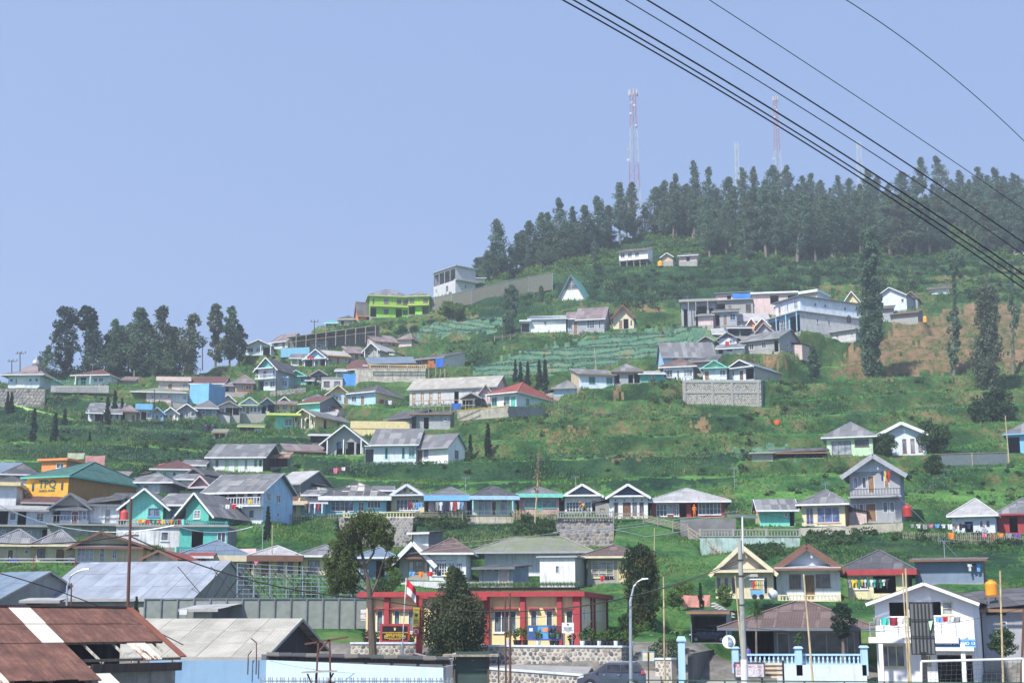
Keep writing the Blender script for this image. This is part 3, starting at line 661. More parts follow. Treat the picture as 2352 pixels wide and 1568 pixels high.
house('brown-roofed pink-walled house behind the white gable',862,918,795,11,13,'P','rose',roof='mauve',fas='wood',yaw=-16,dep=8,pat='-W-WD-')
house('low block house with brown hip roof at the right row end',916,945,795,15,14,'H','rose','grey',roof='mauve',yaw=18,dep=8,pat='w',fas='wood')
house('plain grey render shed with flat roof below the shade nets',712,752,804,17,2,'F','grey',fas='conc',yaw=10,dep=5,pat='-W-',oh=.2,cat='shed',name='shed')
house('white gabled house on the skyline with a deep front porch',566,622,816,22,15,'G','pale','white',roof='mauve',yaw=8,dep=8,pat='WWG',gab='white',posts=[567,600,622],of=1.5)
house('grey-gabled house with long sloping roof on the skyline row',625,660,800,18,14,'S','pale','conc',roof='mauve',yaw=38,dep=8,pat='WD',sp='-w')
house('low brown-roofed annex of the skyline row',660,680,797,14,9,'S','tan',roof='mauve',yaw=30,dep=5,pat='W',pad=True)
house('small teal green house below the power pole on the crest',748,776,752,11,5,'P','teal',roof='teal',yaw=8,dep=6,pat='WD')
house('peach house with dark hip roof beside the orange stairs',778,812,746,12,9,'H','rose',roof='dark',yaw=12,dep=7,pat='dW',fas='cream')
house('two-storey lime green villa with red balcony and grey hip roof',850,938,729,48,15,'H','green','green',roof='grey',fas='lime',yaw=-5,dep=10,pat='G-W-GW',pat2='N-W-WB',fr='dgrey',bal='red',cat='villa',name='villa',oh=.8)
house('lime green side wing with red balustrade right of the villa',938,985,722,41,10,'H','green',roof='grey',fas='lime',yaw=10,dep=7,pat='G-G',pat2='W-W',fr='dgrey',bal='red',cat='villa',name='villa')
house('bright orange lean-to wing at the left end of the villa',822,850,736,18,24,'S','orange',roof='dark',fas='orange',yaw=-8,dep=5,pat='--G')
# middle left row (y 960)
house('grey wide-eaved house behind the three cypresses',204,275,968,24,18,'P','white','white',roof='grey',yaw=4,dep=8,pat='NGGNN',of=1.8,posts=[206,240])
house('brown hip-roofed shop with orange inside wall',275,311,966,20,15,'H','tan',roof='mauve',fas='brown',yaw=3,dep=7,pat='G-D',pane=None)
house('white house with a bright blue signboard parapet',311,348,966,24,14,'F','white',fas='sky',yaw=3,dep=6,pat='DGB',oh=.05)
house('small bright blue house with yellow gable',346,375,966,18,14,'G','sky',roof='grey',fas='sky',yaw=3,dep=6,pat='WDW',gab='ochre')
house('white gabled cottage right of the small blue house',377,409,965,17,14,'G','white',roof='grey',yaw=14,dep=7,pat='NDN',gab='pale')
house('grey gabled house with brown shutters in the mid-left row',409,449,963,22,15,'G','grey',roof='grey',yaw=10,dep=8,pat='BNW',fr='white')
house('blue-walled house with broad grey roof in the mid-left row',450,497,958,20,18,'H','steel','steel',roof='grey',yaw=5,dep=7,pat='-W-W',fr='pale')
house('grey-gabled house with laundry in front, mid-left row',501,550,953,20,13,'G','white',roof='dark',fas='conc',yaw=4,dep=7,pat='BGG',gab='rose')
house('white house with pale green gable and six windows',548,598,950,20,19,'G','white',roof='moss',fas='lgreen',yaw=6,dep=8,pat='NNDNNN',fr='brown',gab='pale',can=(1,.1,'white'))
house('white gabled house peeping above its neighbours in the mid-left row',508,540,928,8,15,'G','white',roof='grey',yaw=8,dep=6,D=300)
house('dark blue porch house with a motorcycle in the mid-left row',598,630,950,24,14,'G','steel',roof='dark',fas='grey',yaw=6,dep=7,pat='dG')
house('yellow-walled house with purple casements and low brown roof',632,676,947,20,6,'P','yellow',roof='mauve',fas='wood',yaw=3,dep=7,pat='NBN',fr='white')
house('pale blue porch house with grey hip roof above the green lean-to',700,752,935,14,15,'H','pale','pale',roof='grey',yaw=3,dep=8,pat='w-D',of=1.2)
house('cream-gabled blue house in the middle of the upper central row',752,803,927,22,22,'G','lblue',roof='dark',yaw=8,dep=8,pat='GBD',gab='yellow',fas='cream',of=1.1)
house('light blue and olive house with laundry, under the long dark roof',803,862,930,28,16,'H','lblue','yellow',roof='dark',fas='white',yaw=35,dep=11,pat='WD-',sp='----',of=.8)
house('green house with black timber side and maroon roof',692,734,957,34,12,'S','mint','dgrey',roof='maroon',fas='lgreen',yaw=32,dep=8,pat='',sp='-W-')
house('lime-edged flat porch roof house in green',632,672,984,28,5,'F','mint',fas='lime',yaw=3,dep=7,pat='-B',oh=1.6,of=1.6)
house('cream gabled house with long side veranda of thin posts',681,722,984,30,16,'G','cream','yellow',roof='grey',fas='cream',yaw=38,dep=11,pat='NNdN',sp='-d-d-',posts=[683,700,718],oh=1.0,of=1.1)
house('small white kiosk with lime green roof edge below the row',550,602,992,14,4,'P','white',roof='moss',fas='lime',yaw=3,dep=4,pat='GG-',cat='kiosk',name='kiosk')
house('grass-roofed white latrine hut on the slope',491,517,1007,16,6,'P','white',roof='moss',fas='wood',yaw=6,dep=3,pat='dd',cat='hut',name='hut')
house('dark laundry shelter with a white sheet roof on the slope',713,756,1018,20,2,'P','dgrey',roof='light',fas='white',yaw=4,dep=3,pat='GG',cat='shelter',name='shelter')
# centre
house('long white unfinished house with pale sheet roof and plywood windows',940,1137,931,42,22,'S','block','block',roof='cream',fas='conc',yaw=16,dep=10,pat='TTTT-d-TTT',sp='---',leaf='wood',fr='wood',pane=PL('tan'),plinth=1,of=.5,oh=.5,can=None)
house('white house with rusty red hip roof and turquoise door',1128,1186,938,34,24,'H','white','pale',roof='red',yaw=32,dep=14,pat='B-BD',sp='-W-W-',fr='teal',leaf='teal',of=1,oh=.8,rl=.0)
house('dark timber porch hut left of the red-roofed house',1062,1104,937,24,12,'G','dgrey',roof='dark',fas='conc',yaw=10,dep=6,pat='GdG',cat='hut',name='hut')
house('small cream house with weathered grey gable beside the red roof',1104,1130,928,28,18,'G','rose',roof='light',yaw=10,dep=7,pat='NNNN',fas='conc')
house('broad ochre-walled hall below the terrace',806,944,1000,16,17,'F','yellow',fas='yellow',yaw=2,dep=9,pat='',oh=.1,of=.1,cat='hall',name='hall')
house('dark gabled barn behind the ochre hall',890,945,992,34,14,'S','dgrey','black',roof='dark',fas='dgrey',yaw=35,dep=11,pat='',cat='barn',name='barn')
house('grey gabled house with open veranda and hanging laundry',752,834,1044,34,35,'G','grey','grey',roof='grey',yaw=12,dep=9,pat='-GGd',posts=[755,792,832],of=1.4,gab='grey',oh=1.2,gv=0)
house('light blue house with double green-framed windows above the grass bank',858,955,1066,51,30,'S','pale','pale',roof='grey',yaw=10,dep=9,pat='-N-NW',fr='mint',of=.9,oh=.6,sp='')
house('white annex with end gable and plain wooden door right of the light blue house',957,1029,1064,42,24,'S','white','white',roof='grey',yaw=28,dep=6,pat='DW---',sp='-W-',fr='grey',leaf='brown',fas='grey')
house('small dark grey porch bay of the light blue house',838,858,1066,40,2,'F','pale',fas='white',yaw=3,dep=4,pat='G',oh=.1)
house('long white plank house with light green doors and grey roof',482,602,1084,38,26,'S','white','black',roof='grey',yaw=14,dep=12,pat='-W-D-D-T-WW',fr='lgreen',leaf='lgreen',oh=.7,of=.8)
# left lower cluster
house('ochre prayer school with green hip roof',60,152,1148,53,32,'H','ochre',(.42,.22,.06),roof='green',fas='teal',yaw=38,dep=17,pat='',sp='',oh=.5,of=.5,rl=.12,cat='school',name='school_building',gv=0)  # side wall in darkened ochre, its shade painted into the colour
house('orange flat-roofed tower room behind the green roof',96,150,1084,26,5,'F','orange','wood',fas='orange',yaw=35,dep=9,pat='-W',oh=.5,of=.5,cat='building',name='building')
house('small white gable with red edges in front of the orange tower room',170-4,226-4,1095,8,12,'G','white',roof='red',fas='red',yaw=6,dep=5,D=180)
house('dark tiled house left of the green roof',20,70,1110,20,24,'H','grey',roof='dark',yaw=3,dep=8,pat='W',oh=1)
house('grey sheet-roofed house at the far left edge',-40,25,1104,22,20,'S','pale',roof='blue',yaw=12,dep=8,pat='W')
house('white wall house with yellow eave at the left edge',-30,34,1162,46,8,'F','white',fas='yellow',yaw=8,dep=8,pat='',oh=.5)
house('blue-fronted small house right of the green roof',226,285,1112,18,12,'P','sky','pale',roof='mauve',fas='brown',yaw=6,dep=6,pat='W--')
house('grey-roofed house with white wall between school and the red tank',305,365,1132,24,22,'H','white','white',roof='grey',yaw=18,dep=9,pat='-w-',oh=2)
house('white house with maroon hip roof beside the red round tank',360,440,1098,20,20,'H','pale',roof='maroon',yaw=4,dep=8,pat='WNN',oh=1)
house('white plank house with dark open gable above the pink gable',432,470,1110,22,14,'G','white','dgrey',roof='dark',fas='dgrey',yaw=36,dep=12,pat='',gab='dgrey')
house('pink gabled house with white eaves',440,486,1140,24,25,'G','lblue',roof='dark',yaw=24,dep=8,pat='--',gab='pink',fas='rose',can=(.8,.2,'white'))
house('two-storey pale blue house with laundry balcony',480,602,1203,82,32,'S','pale','lblue',roof='grey',yaw=24,dep=9,pat='W-WW-W-',pat2='WGdDWN',sp='-w-',sp2='WW-',bal='white',of=1.3,oh=.6)
house('grey block house with dark gable on the slope edge',640,690,1139,32,24,'S','grey','dgrey',roof='light',fas='conc',yaw=30,dep=9,pat='-W-',sp='-N-')
house('turquoise two-storey house with blue windows and laundry on the balustrade',290,372,1200,44,36,'G','mint','teal',roof='grey',yaw=10,dep=11,pat='-W',fr='blue',gab='mint',oh=.9,of=.9,ext=None,D=158)
house('right wing of the turquoise house with blue double doors',372,424,1200,45,22,'S','mint','teal',roof='grey',yaw=14,dep=10,pat='-B-',fr='blue',sp='W-',D=160)
house('turquoise gabled end room with white casements above the green garage',426,478,1200,36,34,'G','teal','teal',roof='grey',yaw=34,dep=9,pat='-B-',sp='WW-',oh=1.2,D=158)
house('weathered whitewashed lower storey under the turquoise house',268,412,1256,46,4,'F','white','teal',fas='conc',yaw=4,dep=6,pat='----W-',oh=.1,of=.2,D=150,dirt=1.6)
house('turquoise lower storey with dark openings and balustrade',412,520,1262,52,4,'F','teal','dgrey',fas='conc',yaw=10,dep=6,pat='-G-W',oh=.2,of=.6,D=149)
house('grimy white block house with two hanging bird cages',203,272,1201,44,12,'P','white','grey',roof='dark',fas='dgrey',yaw=5,dep=7,pat='--D-',tilt=12,D=158,dirt=1.5,leaf='grey')
house('grey gabled house with a dark balcony doorway left of the bird cages',120,201,1203,40,32,'G','steel','grey',roof='grey',fas='dgrey',yaw=10,dep=9,pat='d-DN',gab='conc',bal='dgrey',D=157,posts=None,leaf='brown',can=(.6,.3,'dark'))
house('white shuttered house with sliding panels at the left edge',-20,118,1207,38,8,'P','pale','grey',roof='light',fas='conc',yaw=3,dep=7,pat='WGWG-B-',D=157,dirt=1.2)
house('stained undercroft of the cage house',112,268,1232,25,3,'F','conc',fas='conc',yaw=2,dep=5,pat='-w-w--w-',D=151,oh=.1,dirt=2)
house('cream row house with grey hip roof and purple window at left edge',-20,84,1290,38,36,'H','cream',roof='grey',fas='cream',yaw=4,dep=8,pat='N-D-w-',of=1.2,leaf='wood',D=131,sheets=True)
house('cream row house with half-white hip roof and wooden door',84,168,1290,38,34,'H','cream',roof='grey',fas='cream',yaw=6,dep=8,pat='B-D-',of=1.2,leaf='wood',fr='brown',D=131)
house('cream house with wide brown gable and row of white casements',174,324,1293,42,32,'G','pyel','yellow',roof='grey',fas='brown',yaw=4,dep=9,pat='',ext=[('C',178,216,1256,1290,4,3),('C',228,240,1258,1290,1,3),('C',256,267,1262,1282,2,2)],of=1.2,oh=.9,ax=.38,can=(1.2,.25,'grey'),D=130)
house('small cream gable with orange tiles below the turquoise house',336,402,1294,14,18,'G','cream',roof='red',fas='brown',yaw=18,dep=7,gv=2,D=128)
# central rows
house('brown hip-roofed cream house with cream strips on the roof',598,688,1183,30,26,'H','yellow',roof='bstripe',fas='cream',yaw=5,dep=8,pat='',ext=[('W',605,627,1159,1177,2,1),('W',636,680,1159,1181,4,2)],fr='grey',oh=1.0,of=1.1,fh=.5)
house('narrow cyan annex with a rack of dark laundry',690,745,1183,30,5,'P','cyan',roof='dark',yaw=3,dep=6,pat='---')
house('cyan house with white casements and dark and cream striped roof',745,886,1180,38,34,'H','cyan','cyan',roof='stripe',fas='white',yaw=5,dep=9,pat='',ext=[('B',760,812,1150,1173,5,2),('B',822,836,1152,1173,2,2),('B',843,874,1150,1166,4,1)],oh=.7,of=.9,fh=.55,rl=.02)
house('yellow gabled house with two pentagon vents above the pale balustrade',898,974,1178,42,26,'G','pyel','yellow',roof='grey',fas='lav',yaw=12,dep=10,pat='',ext=[('B',910,962,1146,1172,6,2)],gv=2,gab='pyel',can=(1.,.05,'white'),fh=.35)
house('house with blue striped awning, banner and hanging laundry',984,1072,1183,42,22,'H','rose','conc',roof='grey',fas='sky',yaw=5,dep=9,pat='',ext=[('d',998,1014,1150,1180),('W',1018,1030,1150,1174),('w',1044,1060,1154,1164)],fh=.7,of=1.2)
house('light green house with blue and white awning and white side door',1086,1184,1184,42,26,'H','lgreen',roof='dark',fas='lblue',yaw=-3,dep=9,pat='',ext=[('W',1098,1128,1147,1182,2,1),('D',1129,1140,1150,1183),('C',1148,1166,1146,1182)],leaf='brown',posts=[1085,1176],of=1.4,fh=.5,postc='lblue')
house('pink house with turquoise window bay behind the slatted fence',1192,1284,1180,44,18,'H','pink',roof='grey',fas='mint',yaw=-3,dep=8,pat='',ext=[('W',1206,1232,1148,1166,2,1),('D',1234,1244,1148,1178),('W',1246,1278,1148,1166,3,1)],leaf='teal',fr='teal',fh=.5)
house('white house with split blue and tan gable behind the balustrade',1297,1380,1180,44,26,'G','white','conc',roof='grey',yaw=4,dep=9,pat='',ext=[('B',1301,1358,1152,1176,8,3),('d',1360,1374,1150,1180)],gab='steel',fr='white',can=(1.,.1,'grey'),fh=.3)
house('white house with dark blue gable and three brown doors',1400,1488,1190,52,28,'G','white','pale',roof='grey',yaw=3,dep=9,pat='',ext=[('W',1410,1420,1153,1184),('D',1431,1449,1153,1188),('W',1453,1463,1153,1184),('W',1469,1479,1153,1184),('v',1413,1416,1146,1150),('v',1433,1436,1146,1150),('v',1454,1457,1146,1150),('v',1473,1476,1146,1150)],gab='navy',fr='brown',leaf='brown',fh=.3,can=(.7,.05,'white'))
house('red-walled house with pale hip roof and a row of white casements',1498,1664,1188,36,30,'H','red','dgrey',roof='light',fas='white',yaw=-2,dep=10,pat='',ext=[('B',1508,1533,1156,1185,3,2),('W',1534,1546,1156,1180),('B',1548,1560,1156,1185,2,2),('d',1562,1577,1156,1187),('d',1588,1602,1156,1187),('B',1604,1656,1154,1182,6,2)],oh=.8,of=1.0)
house('low green and yellow house with a long grey lean-to roof',1746,1826,1208,42,20,'S','mint','yellow',roof='grey',yaw=-5,dep=7,pat='----wd',of=.9)
house('yellow hip-roofed house with a wide dark shop window',1843,1941,1208,50,32,'H','pyel','wood',roof='grey',yaw=6,dep=9,pat='',ext=[('W',1853,1870,1164,1204,2,1),('W',1878,1929,1164,1200,3,1)],fr='rose',oh=.6,pane=glassm((.05,.08,.16)))
house('tall two-storey grey house with open balcony and big front gable',1957,2070,1200,118,40,'G','grey','steel',roof='grey',fas='grey',yaw=4,dep=9,pat='',pat2='',ext=[('N',1962,1971,1156,1188),('N',1976,1986,1156,1188),('D',1990,2014,1155,1196),('N',2029,2040,1152,1178),('N',2044,2055,1152,1178),('N',1965,1976,1094,1120),('N',1985,1995,1094,1120),('D',1998,2013,1092,1130),('D',2035,2046,1088,1120)],bal='black',leaf='wood',gab='pale',oh=.9,of=1.3,fh=.55)
house('pale green house with grey hip roof on the right hillside',1901,2004,1047,43,34,'H','lgreen','lgreen',roof='grey',fas='white',yaw=4,dep=9,pat='',ext=[('W',1912,1956,1012,1044,3,1),('W',1964,1996,1009,1026,2,1)],fr='brown',oh=.8)
house('white gabled house with three tall red-framed windows',2022,2127,1045,50,27,'G','pale','pale',roof='light',fas='white',yaw=2,dep=9,pat='',ext=[('N',2074,2083,1008,1040),('N',2092,2101,1008,1040),('N',2109,2118,1006,1038)],fr='red',fh=.5,of=1)
house('low dark stable with stacked firewood left of the pale green house',1728,1775,1058,16,3,'F','conc',fas='conc',yaw=2,dep=5,pat='',cat='stable',name='stable')
house('black-walled laundry lean-to beside the pale green house',1776,1898,1052,14,6,'P','black',roof='dark',fas='wood',yaw=-4,dep=5,pat='GG-GG',tilt=4,cat='lean-to',name='lean_to')
house('light blue porch house at the right edge with dark lean-to',2318,2400,1040,44,26,'H','sky',roof='grey',fas='sky',yaw=3,dep=8,pat='G-W',oh=.6)
house('lavender white house with small hip roof and yellow diamond vents',2190,2284,1224,40,38,'H','lav','lav',roof='light',fas='white',yaw=5,dep=9,pat='',ext=[('W',2190,2200,1199,1218),('W',2204,2213,1199,1218),('d',2218,2236,1197,1222),('W',2250,2259,1195,1212),('W',2264,2274,1195,1212)],oh=.5)
house('red house with red-edged hip roof at the right edge',2298,2420,1224,44,36,'H','red',roof='grey',fas='red',yaw=-2,dep=9,pat='',ext=[('d',2322,2340,1186,1222)])
# row behind the police post
house('cream and grey hip-roofed house beside the clipped tree',1350,1462,1338,60,26,'H','conc','grey',roof='brown',fas='cream',yaw=3,dep=9,pat='',ext=[('B',1359,1410,1288,1326,3,4),('D',1418,1438,1288,1336)],fr='yellow',leaf='yellow',oh=.8)
house('big mossy yellow-green roofed house with white plastered end',1112,1330,1322,54,34,'H','white','pale',roof='moss',fas='grey',yaw=6,dep=11,pat='---G-',oh=1.6,of=1.4,rl=.55,D=146)
house('whitewashed corner room in front of the mossy roof',1240,1321,1352,72,3,'F','white','conc',fas='grey',yaw=14,dep=5,pat='--w--',oh=.3,of=.3,D=137,dirt=.9)
house('bare grey render outhouse with pale wooden door',1100,1178,1348,46,5,'P','grey','steel',roof='dark',fas='dgrey',yaw=18,dep=5,pat='',ext=[('w',1113,1118,1306,1311),('w',1129,1134,1306,1311),('D',1145,1168,1308,1346)],leaf='rose',D=131,cat='outhouse',name='outhouse',dirt=1.2)
house('white house with grid doors under a brown-grey hip roof',986,1070,1336,66,34,'H','white',roof='brown',fas='white',yaw=5,dep=9,pat='',ext=[('B',991,1026,1292,1321,6,4),('B',1028,1045,1291,1321,2,4),('B',1047,1062,1292,1321,3,4),('w',991,1026,1284,1289,4,1),('w',1030,1042,1284,1289,2,1)],fr='white',oh=.8,D=140)
house('white gabled house with brown beam and curtained wooden windows',917,984,1330,52,36,'G','conc',roof='light',fas='white',yaw=9,dep=10,pat='',ext=[('C',938,950,1288,1314),('C',954,970,1287,1315,2,2),('C',972,982,1288,1314)],fr='wood',oh=.9,of=1.2,fh=.42,D=141,canc='brown',can=(.9,.1,'brown'))
house('dark blue-roofed house half hidden by the tall tree',824,902,1330,50,22,'H','steel','dgrey',roof='blue',fas='pale',yaw=4,dep=9,pat='B-GB',D=142,of=1.2)
house('yellow house with grey hip roof and blue-framed shop window',690,790,1322,46,24,'H','yellow',roof='grey',fas='white',yaw=3,dep=9,pat='',ext=[('W',707,733,1286,1315,3,1),('W',752,780,1286,1315,3,1)],fr='brown',D=141)
house('yellow house with maroon fascia and pale front hip',578,684,1326,48,24,'H','yellow',roof='light',fas='brown',yaw=2,dep=9,pat='',ext=[('D',600,616,1286,1322),('W',637,650,1286,1316),('W',660,672,1286,1316)],leaf='wood',fr='brown',fh=.6,D=140)
house('blue-grey hip-roofed house with long cream fascia',408,572,1322,44,37,'H','tan',roof='blue',fas='cream',yaw=3,dep=10,pat='-----W',fh=.6,D=141,oh=.3)
house('pinkish flat-roofed water tower room above the cream fascia',538,586,1300,22,18,'F','rose','conc',fas='rose',yaw=22,dep=5,pat='',oh=.02,of=.02,D=147)
house('small white hut with dark mono-pitch roof above the blue roof',949,984,1262,40,3,'P','white','dgrey',roof='dark',yaw=24,dep=4,pat='',D=156,cat='hut',name='hut')
# right lower row
house('cream gabled house with tall leaded stair window',1645,1776,1374,66,58,'G','cream','yellow',roof='blue',fas='cream',yaw=4,dep=10,pat='',ext=[('N',1647,1658,1324,1364,1,1),('N',1664,1675,1324,1364),('N',1681,1692,1324,1364),('T',1724,1746,1322,1350,3,2),('N',1754,1764,1324,1364)],fr='cream',fh=.35,can=(1.0,.1,'cream'),canc='cream',D=126,ax=.48,pane=glassm((.03,.035,.06)))
house('pale house with big brown gable and wooden bay windows',1786,1930,1378,78,52,'G','white','conc',roof='dark',fas='brown',yaw=1,dep=10,pat='',ext=[('W',1815,1842,1318,1350,4,2),('D',1851,1872,1320,1376),('W',1875,1908,1318,1348,4,2)],fr='wood',leaf='wood',fh=.55,can=(1.4,.25,'light'),D=126,gab='pale')
house('dark-tiled hip house with maroon fascia and laundry balcony',1950,2082,1376,66,46,'H','pyel','dgrey',roof='dark',fas='red',yaw=4,dep=10,pat='',ext=[('W',1962,1996,1322,1352,2,1),('G',2008,2058,1322,1362)],oh=.9,fh=.5,D=126)
house('rusty corrugated shed with laundry on its wall',2106,2256,1340,56,3,'P','steel','brown',roof='grey',fas='brown',yaw=3,dep=6,pat='',D=128,cat='shed',name='shed')
house('white two-storey house with shallow gable and open upper window',2021,2240,1575,196,42,'G','white','white',roof='dark',fas='white',yaw=5,dep=12,pat='',ext=[('G',2054,2094,1382,1414),('G',2148,2170,1381,1412),('C',2172,2196,1381,1412,1,2),('B',2027,2084,1481,1532,3,1),('G',2155,2232,1503,1566),('T',2130,2142,1503,1532,2,1)],fr='pyel',D=92,sheets=True,dirt=.2,ax=.53,leaf='grey')
house('grey open-fronted house at the right edge below the orange tank',2266,2420,1520,124,34,'P','grey','grey',roof='dark',fas='wood',yaw=-8,dep=9,pat='',ext=[('N',2306,2320,1426,1466),('G',2275,2320,1404-20,1404+8)],D=98,tilt=16)
house('dark cafe pavilion with sagging hip roof and wide glass front',1700,1972,1520,78,60,'H','dgrey','black',roof='brown',fas='dgrey',yaw=3,dep=12,pat='',ext=[('W',1787,1815,1452,1503,1,1),('W',1862,1936,1450,1503,2,1),('W',1944,1962,1450,1503),('G',1712,1780,1442,1516)],fr='conc',D=100,oh=1.3,of=1.6,rl=.1,cat='cafe',name='cafe',sheets=True,pane=glassm((.015,.025,.025)))
# upper right cluster
house('concrete frame house with four columns on the upper right',1566,1644,752,57,6,'F','grey','grey',fas='conc',yaw=2,dep=8,pat='dNGd',of=1.5,posts=[1583,1600,1627],fr='white',D=332)
house('raw concrete store with big dark garage opening',1646,1730,735,45,2,'F','conc',fas='conc',yaw=3,dep=8,pat='Gw-W',fr='wood',oh=.1,D=338,dirt=1)
house('upper storey shed patched with bright blue tarp',1644,1726,692,18,2,'F','rose',fas='dgrey',yaw=3,dep=6,pat='-d--',oh=.3,D=352,pad=False)
house('long hall with pinkish red balcony panels',1730,1830,722,47,4,'F','rose','grey',fas='white',yaw=-2,dep=8,pat='--w--',pat2='--G-G',D=346)
house('open white upper room with cream parapet on the upper right',1838,1878,712,38,6,'F','tan','pale',fas='white',yaw=24,dep=7,pat='-B',D=346)
house('grey block shed with blue window in front of the concrete frame',1640,1692,747,33,4,'P','grey','conc',roof='dark',fas='conc',yaw=5,dep=7,pat='dDW',fr='lblue',D=322)
house('low lime-washed plank shed left of the blue window',1604,1638,747,24,3,'P','rose',roof='grey',fas='conc',yaw=3,dep=6,pat='',D=321)
house('small white shed-roofed house with pink bundle in the upper right cluster',1686,1766,756,22,14,'S','white',roof='light',fas='conc',yaw=-10,dep=7,pat='-W-',D=326)
house('left bright orange gabled house',1716,1738,758,12,16,'G','orange',roof='light',yaw=8,dep=6,pat='',gab='orange',D=318)
house('right bright orange gabled house',1736,1768,760,12,18,'G','orange',roof='light',yaw=8,dep=6,pat='',gab='orange',D=316)
house('open porch house with white parapet below the orange gables',1672,1728,772,20,4,'P','pale',roof='grey',yaw=-8,dep=6,pat='GG',D=312)
house('blue lower veranda storey of the big white house on the upper right',1768,1838,770,44,2,'F','sky','block',fas='conc',yaw=50,dep=24,pat='GBG',sp='-ww--w-',fr='white',oh=.5,of=.9,D=318,posts=[1769,1790,1812,1836],postc='lblue',dirt=1.1)
house('white upper storey with stepped balcony parapet on the big white house',1782,1838,726,36,2,'F','lav','pale',fas='dgrey',yaw=50,dep=21,pat='DNW',sp='-ww-w-w',fr='white',bal='white',oh=.7,D=319.5,dirt=1.1,pad=False,plinth=0)
house('grey gabled block house below the blue veranda',1740,1775,782,22,20,'G','grey',roof='mauve',fas='conc',yaw=14,dep=7,pat='-',D=306)
house('wide grey block house with patched wall and long low roof',1706,1790,812,34,14,'S','conc','grey',roof='grey',fas='conc',yaw=24,dep=12,pat='-W-W-d',sp='-w-w',D=300,dirt=1)
house('weathered timber-gabled house with a red towel',1652,1692,796,20,14,'G','lav',roof='grey',fas='conc',yaw=14,dep=8,pat='-W',gab='dgrey',D=306)
house('timber-gabled grey house behind the long low roof',1606,1640,795,12,12,'G','grey',roof='grey',fas='conc',yaw=14,dep=8,D=308,gab='wood')
house('mint gable peeping over the long low roof',1562,1590,800,6,10,'G','mint',roof='teal',fas='mint',yaw=10,dep=5,D=304)
house('light blue house with long low grey roof',1524,1640,848,33,28,'S','lblue','lblue',roof='grey',fas='grey',yaw=-8,dep=9,pat='-B-B-W',D=294)
house('grey mono-pitch shed between the blue and mint houses',1584,1646,845,18,10,'P','conc',roof='dark',fas='conc',yaw=12,dep=5,pat='',D=290)
house('white hip-roofed house with three white-framed openings',1524,1592,873,30,20,'H','pale','conc',roof='brown',fas='white',yaw=7,dep=7,pat='BNB',D=283,oh=.9)
house('mint-gabled white cottage with carved boards',1615,1669,872,28,18,'G','pale','grey',roof='grey',fas='mint',yaw=5,dep=8,pat='D-W',gab='lgreen',can=(.9,.15,'mint'),D=283)
house('grey-gabled cottage with broad brown door and blue side roof',1675,1732,873,30,18,'G','pale','conc',roof='blue',fas='white',yaw=28,dep=12,pat='NDG',gab='dgrey',leaf='brown',D=283,can=(1,.15,'grey'))
house('patchwork teal shack with a red hanging cloth',1330,1410,892,34,10,'P','pale','tan',roof='grey',fas='wood',yaw=-14,dep=7,pat='-W-W',fr='teal',D=280,cat='shack',name='shack')
house('low shack with thatched cone roof and sloping props',1410,1472,880,26,18,'H','grey',roof='grey',fas='wood',yaw=-4,dep=7,pat='d-dG',D=281,cat='shack',name='shack')
house('emerald green lean-to beside the thatched cone',1470,1524,877,20,5,'P','teal',roof='light',fas='white',yaw=-4,dep=5,pat='-W-',D=281)
house('light blue and rose hut at the left end of the shacks',1272,1326,908,16,18,'H','lblue',roof='grey',fas='conc',yaw=8,dep=6,D=282)
house('white A-frame cabin with turquoise roof and blue door',1282,1344,690,2,57,'G','white',roof='teal',fas='dgrey',yaw=16,dep=10,pat='',D=372,oh=.25,gab='white',cat='cabin',name='cabin')
house('long plain white modern house with thin flat roof',1216,1300,763,34,4,'P','white','white',roof='blue',fas='white',yaw=4,dep=8,pat='---w----',D=342,tilt=-2)
house('white porch end of the long modern house',1197,1216,763,24,3,'F','white',yaw=2,dep=5,pat='G',D=342)
house('mauve-roofed grey house on a timber deck',1326,1388,763,34,22,'S','grey','grey',roof='mauve',yaw=10,dep=8,pat='-BN',D=340)
house('lower grey wing left of the mauve-roofed house',1304,1328,767,38,12,'S','grey',roof='mauve',yaw=4,dep=6,pat='BD',D=342)
house('cream gabled cottage with red roof edges',1408,1456,755,26,28,'G','cream','pale',roof='mauve',fas='red',yaw=4,dep=8,pat='-DGN',D=342,of=1.2)
house('pale grey corner house with wrap-around balcony below the forest',1046,1092,678,62,2,'F','block','block',fas='grey',yaw=-36,dep=11,pat='-w-',pat2='---',sp='-W-w',sp2='GGGG',D=395,bal='conc')
house('white wall annex behind the corner house',1092,1114,648,8,1,'F','white',yaw=0,dep=3,D=402)
house('white stilt hut with small dark windows under the forest',1422,1488,597,22,3,'P','white',roof='dark',fas='wood',yaw=14,dep=6,pat='WWW-',D=400,plinth=0,cat='hut',name='hut')
house('cream gabled hut behind the yellow tank, under the forest',1520,1545,600,10,10,'G','tan',roof='grey',yaw=8,dep=6,D=400)
house('broken white and brown hut right of the yellow tank',1560,1601,600,14,3,'P','rose',roof='dark',yaw=4,dep=6,pat='-d-',D=402)
house('cream house with gable vent and propped porch behind the tall casuarina',1938,1978,724,28,28,'G','yellow','white',roof='grey',yaw=4,dep=8,pat='DG',D=344)
house('white house with grey gable on the upper right',2012,2082,715,34,22,'G','pale','grey',roof='mauve',yaw=20,dep=8,pat='w--w',D=350)
house('grey gabled wing at the right of the upper white house',2080,2108,708,24,16,'G','grey','grey',roof='dark',yaw=6,dep=7,D=352,fas='wood')
house('plank-walled shed beside the small orange tank',2050,2108,744,26,3,'P','conc','dgrey',roof='dark',fas='wood',yaw=12,dep=6,pat='--',D=338,cat='shed',name='shed')
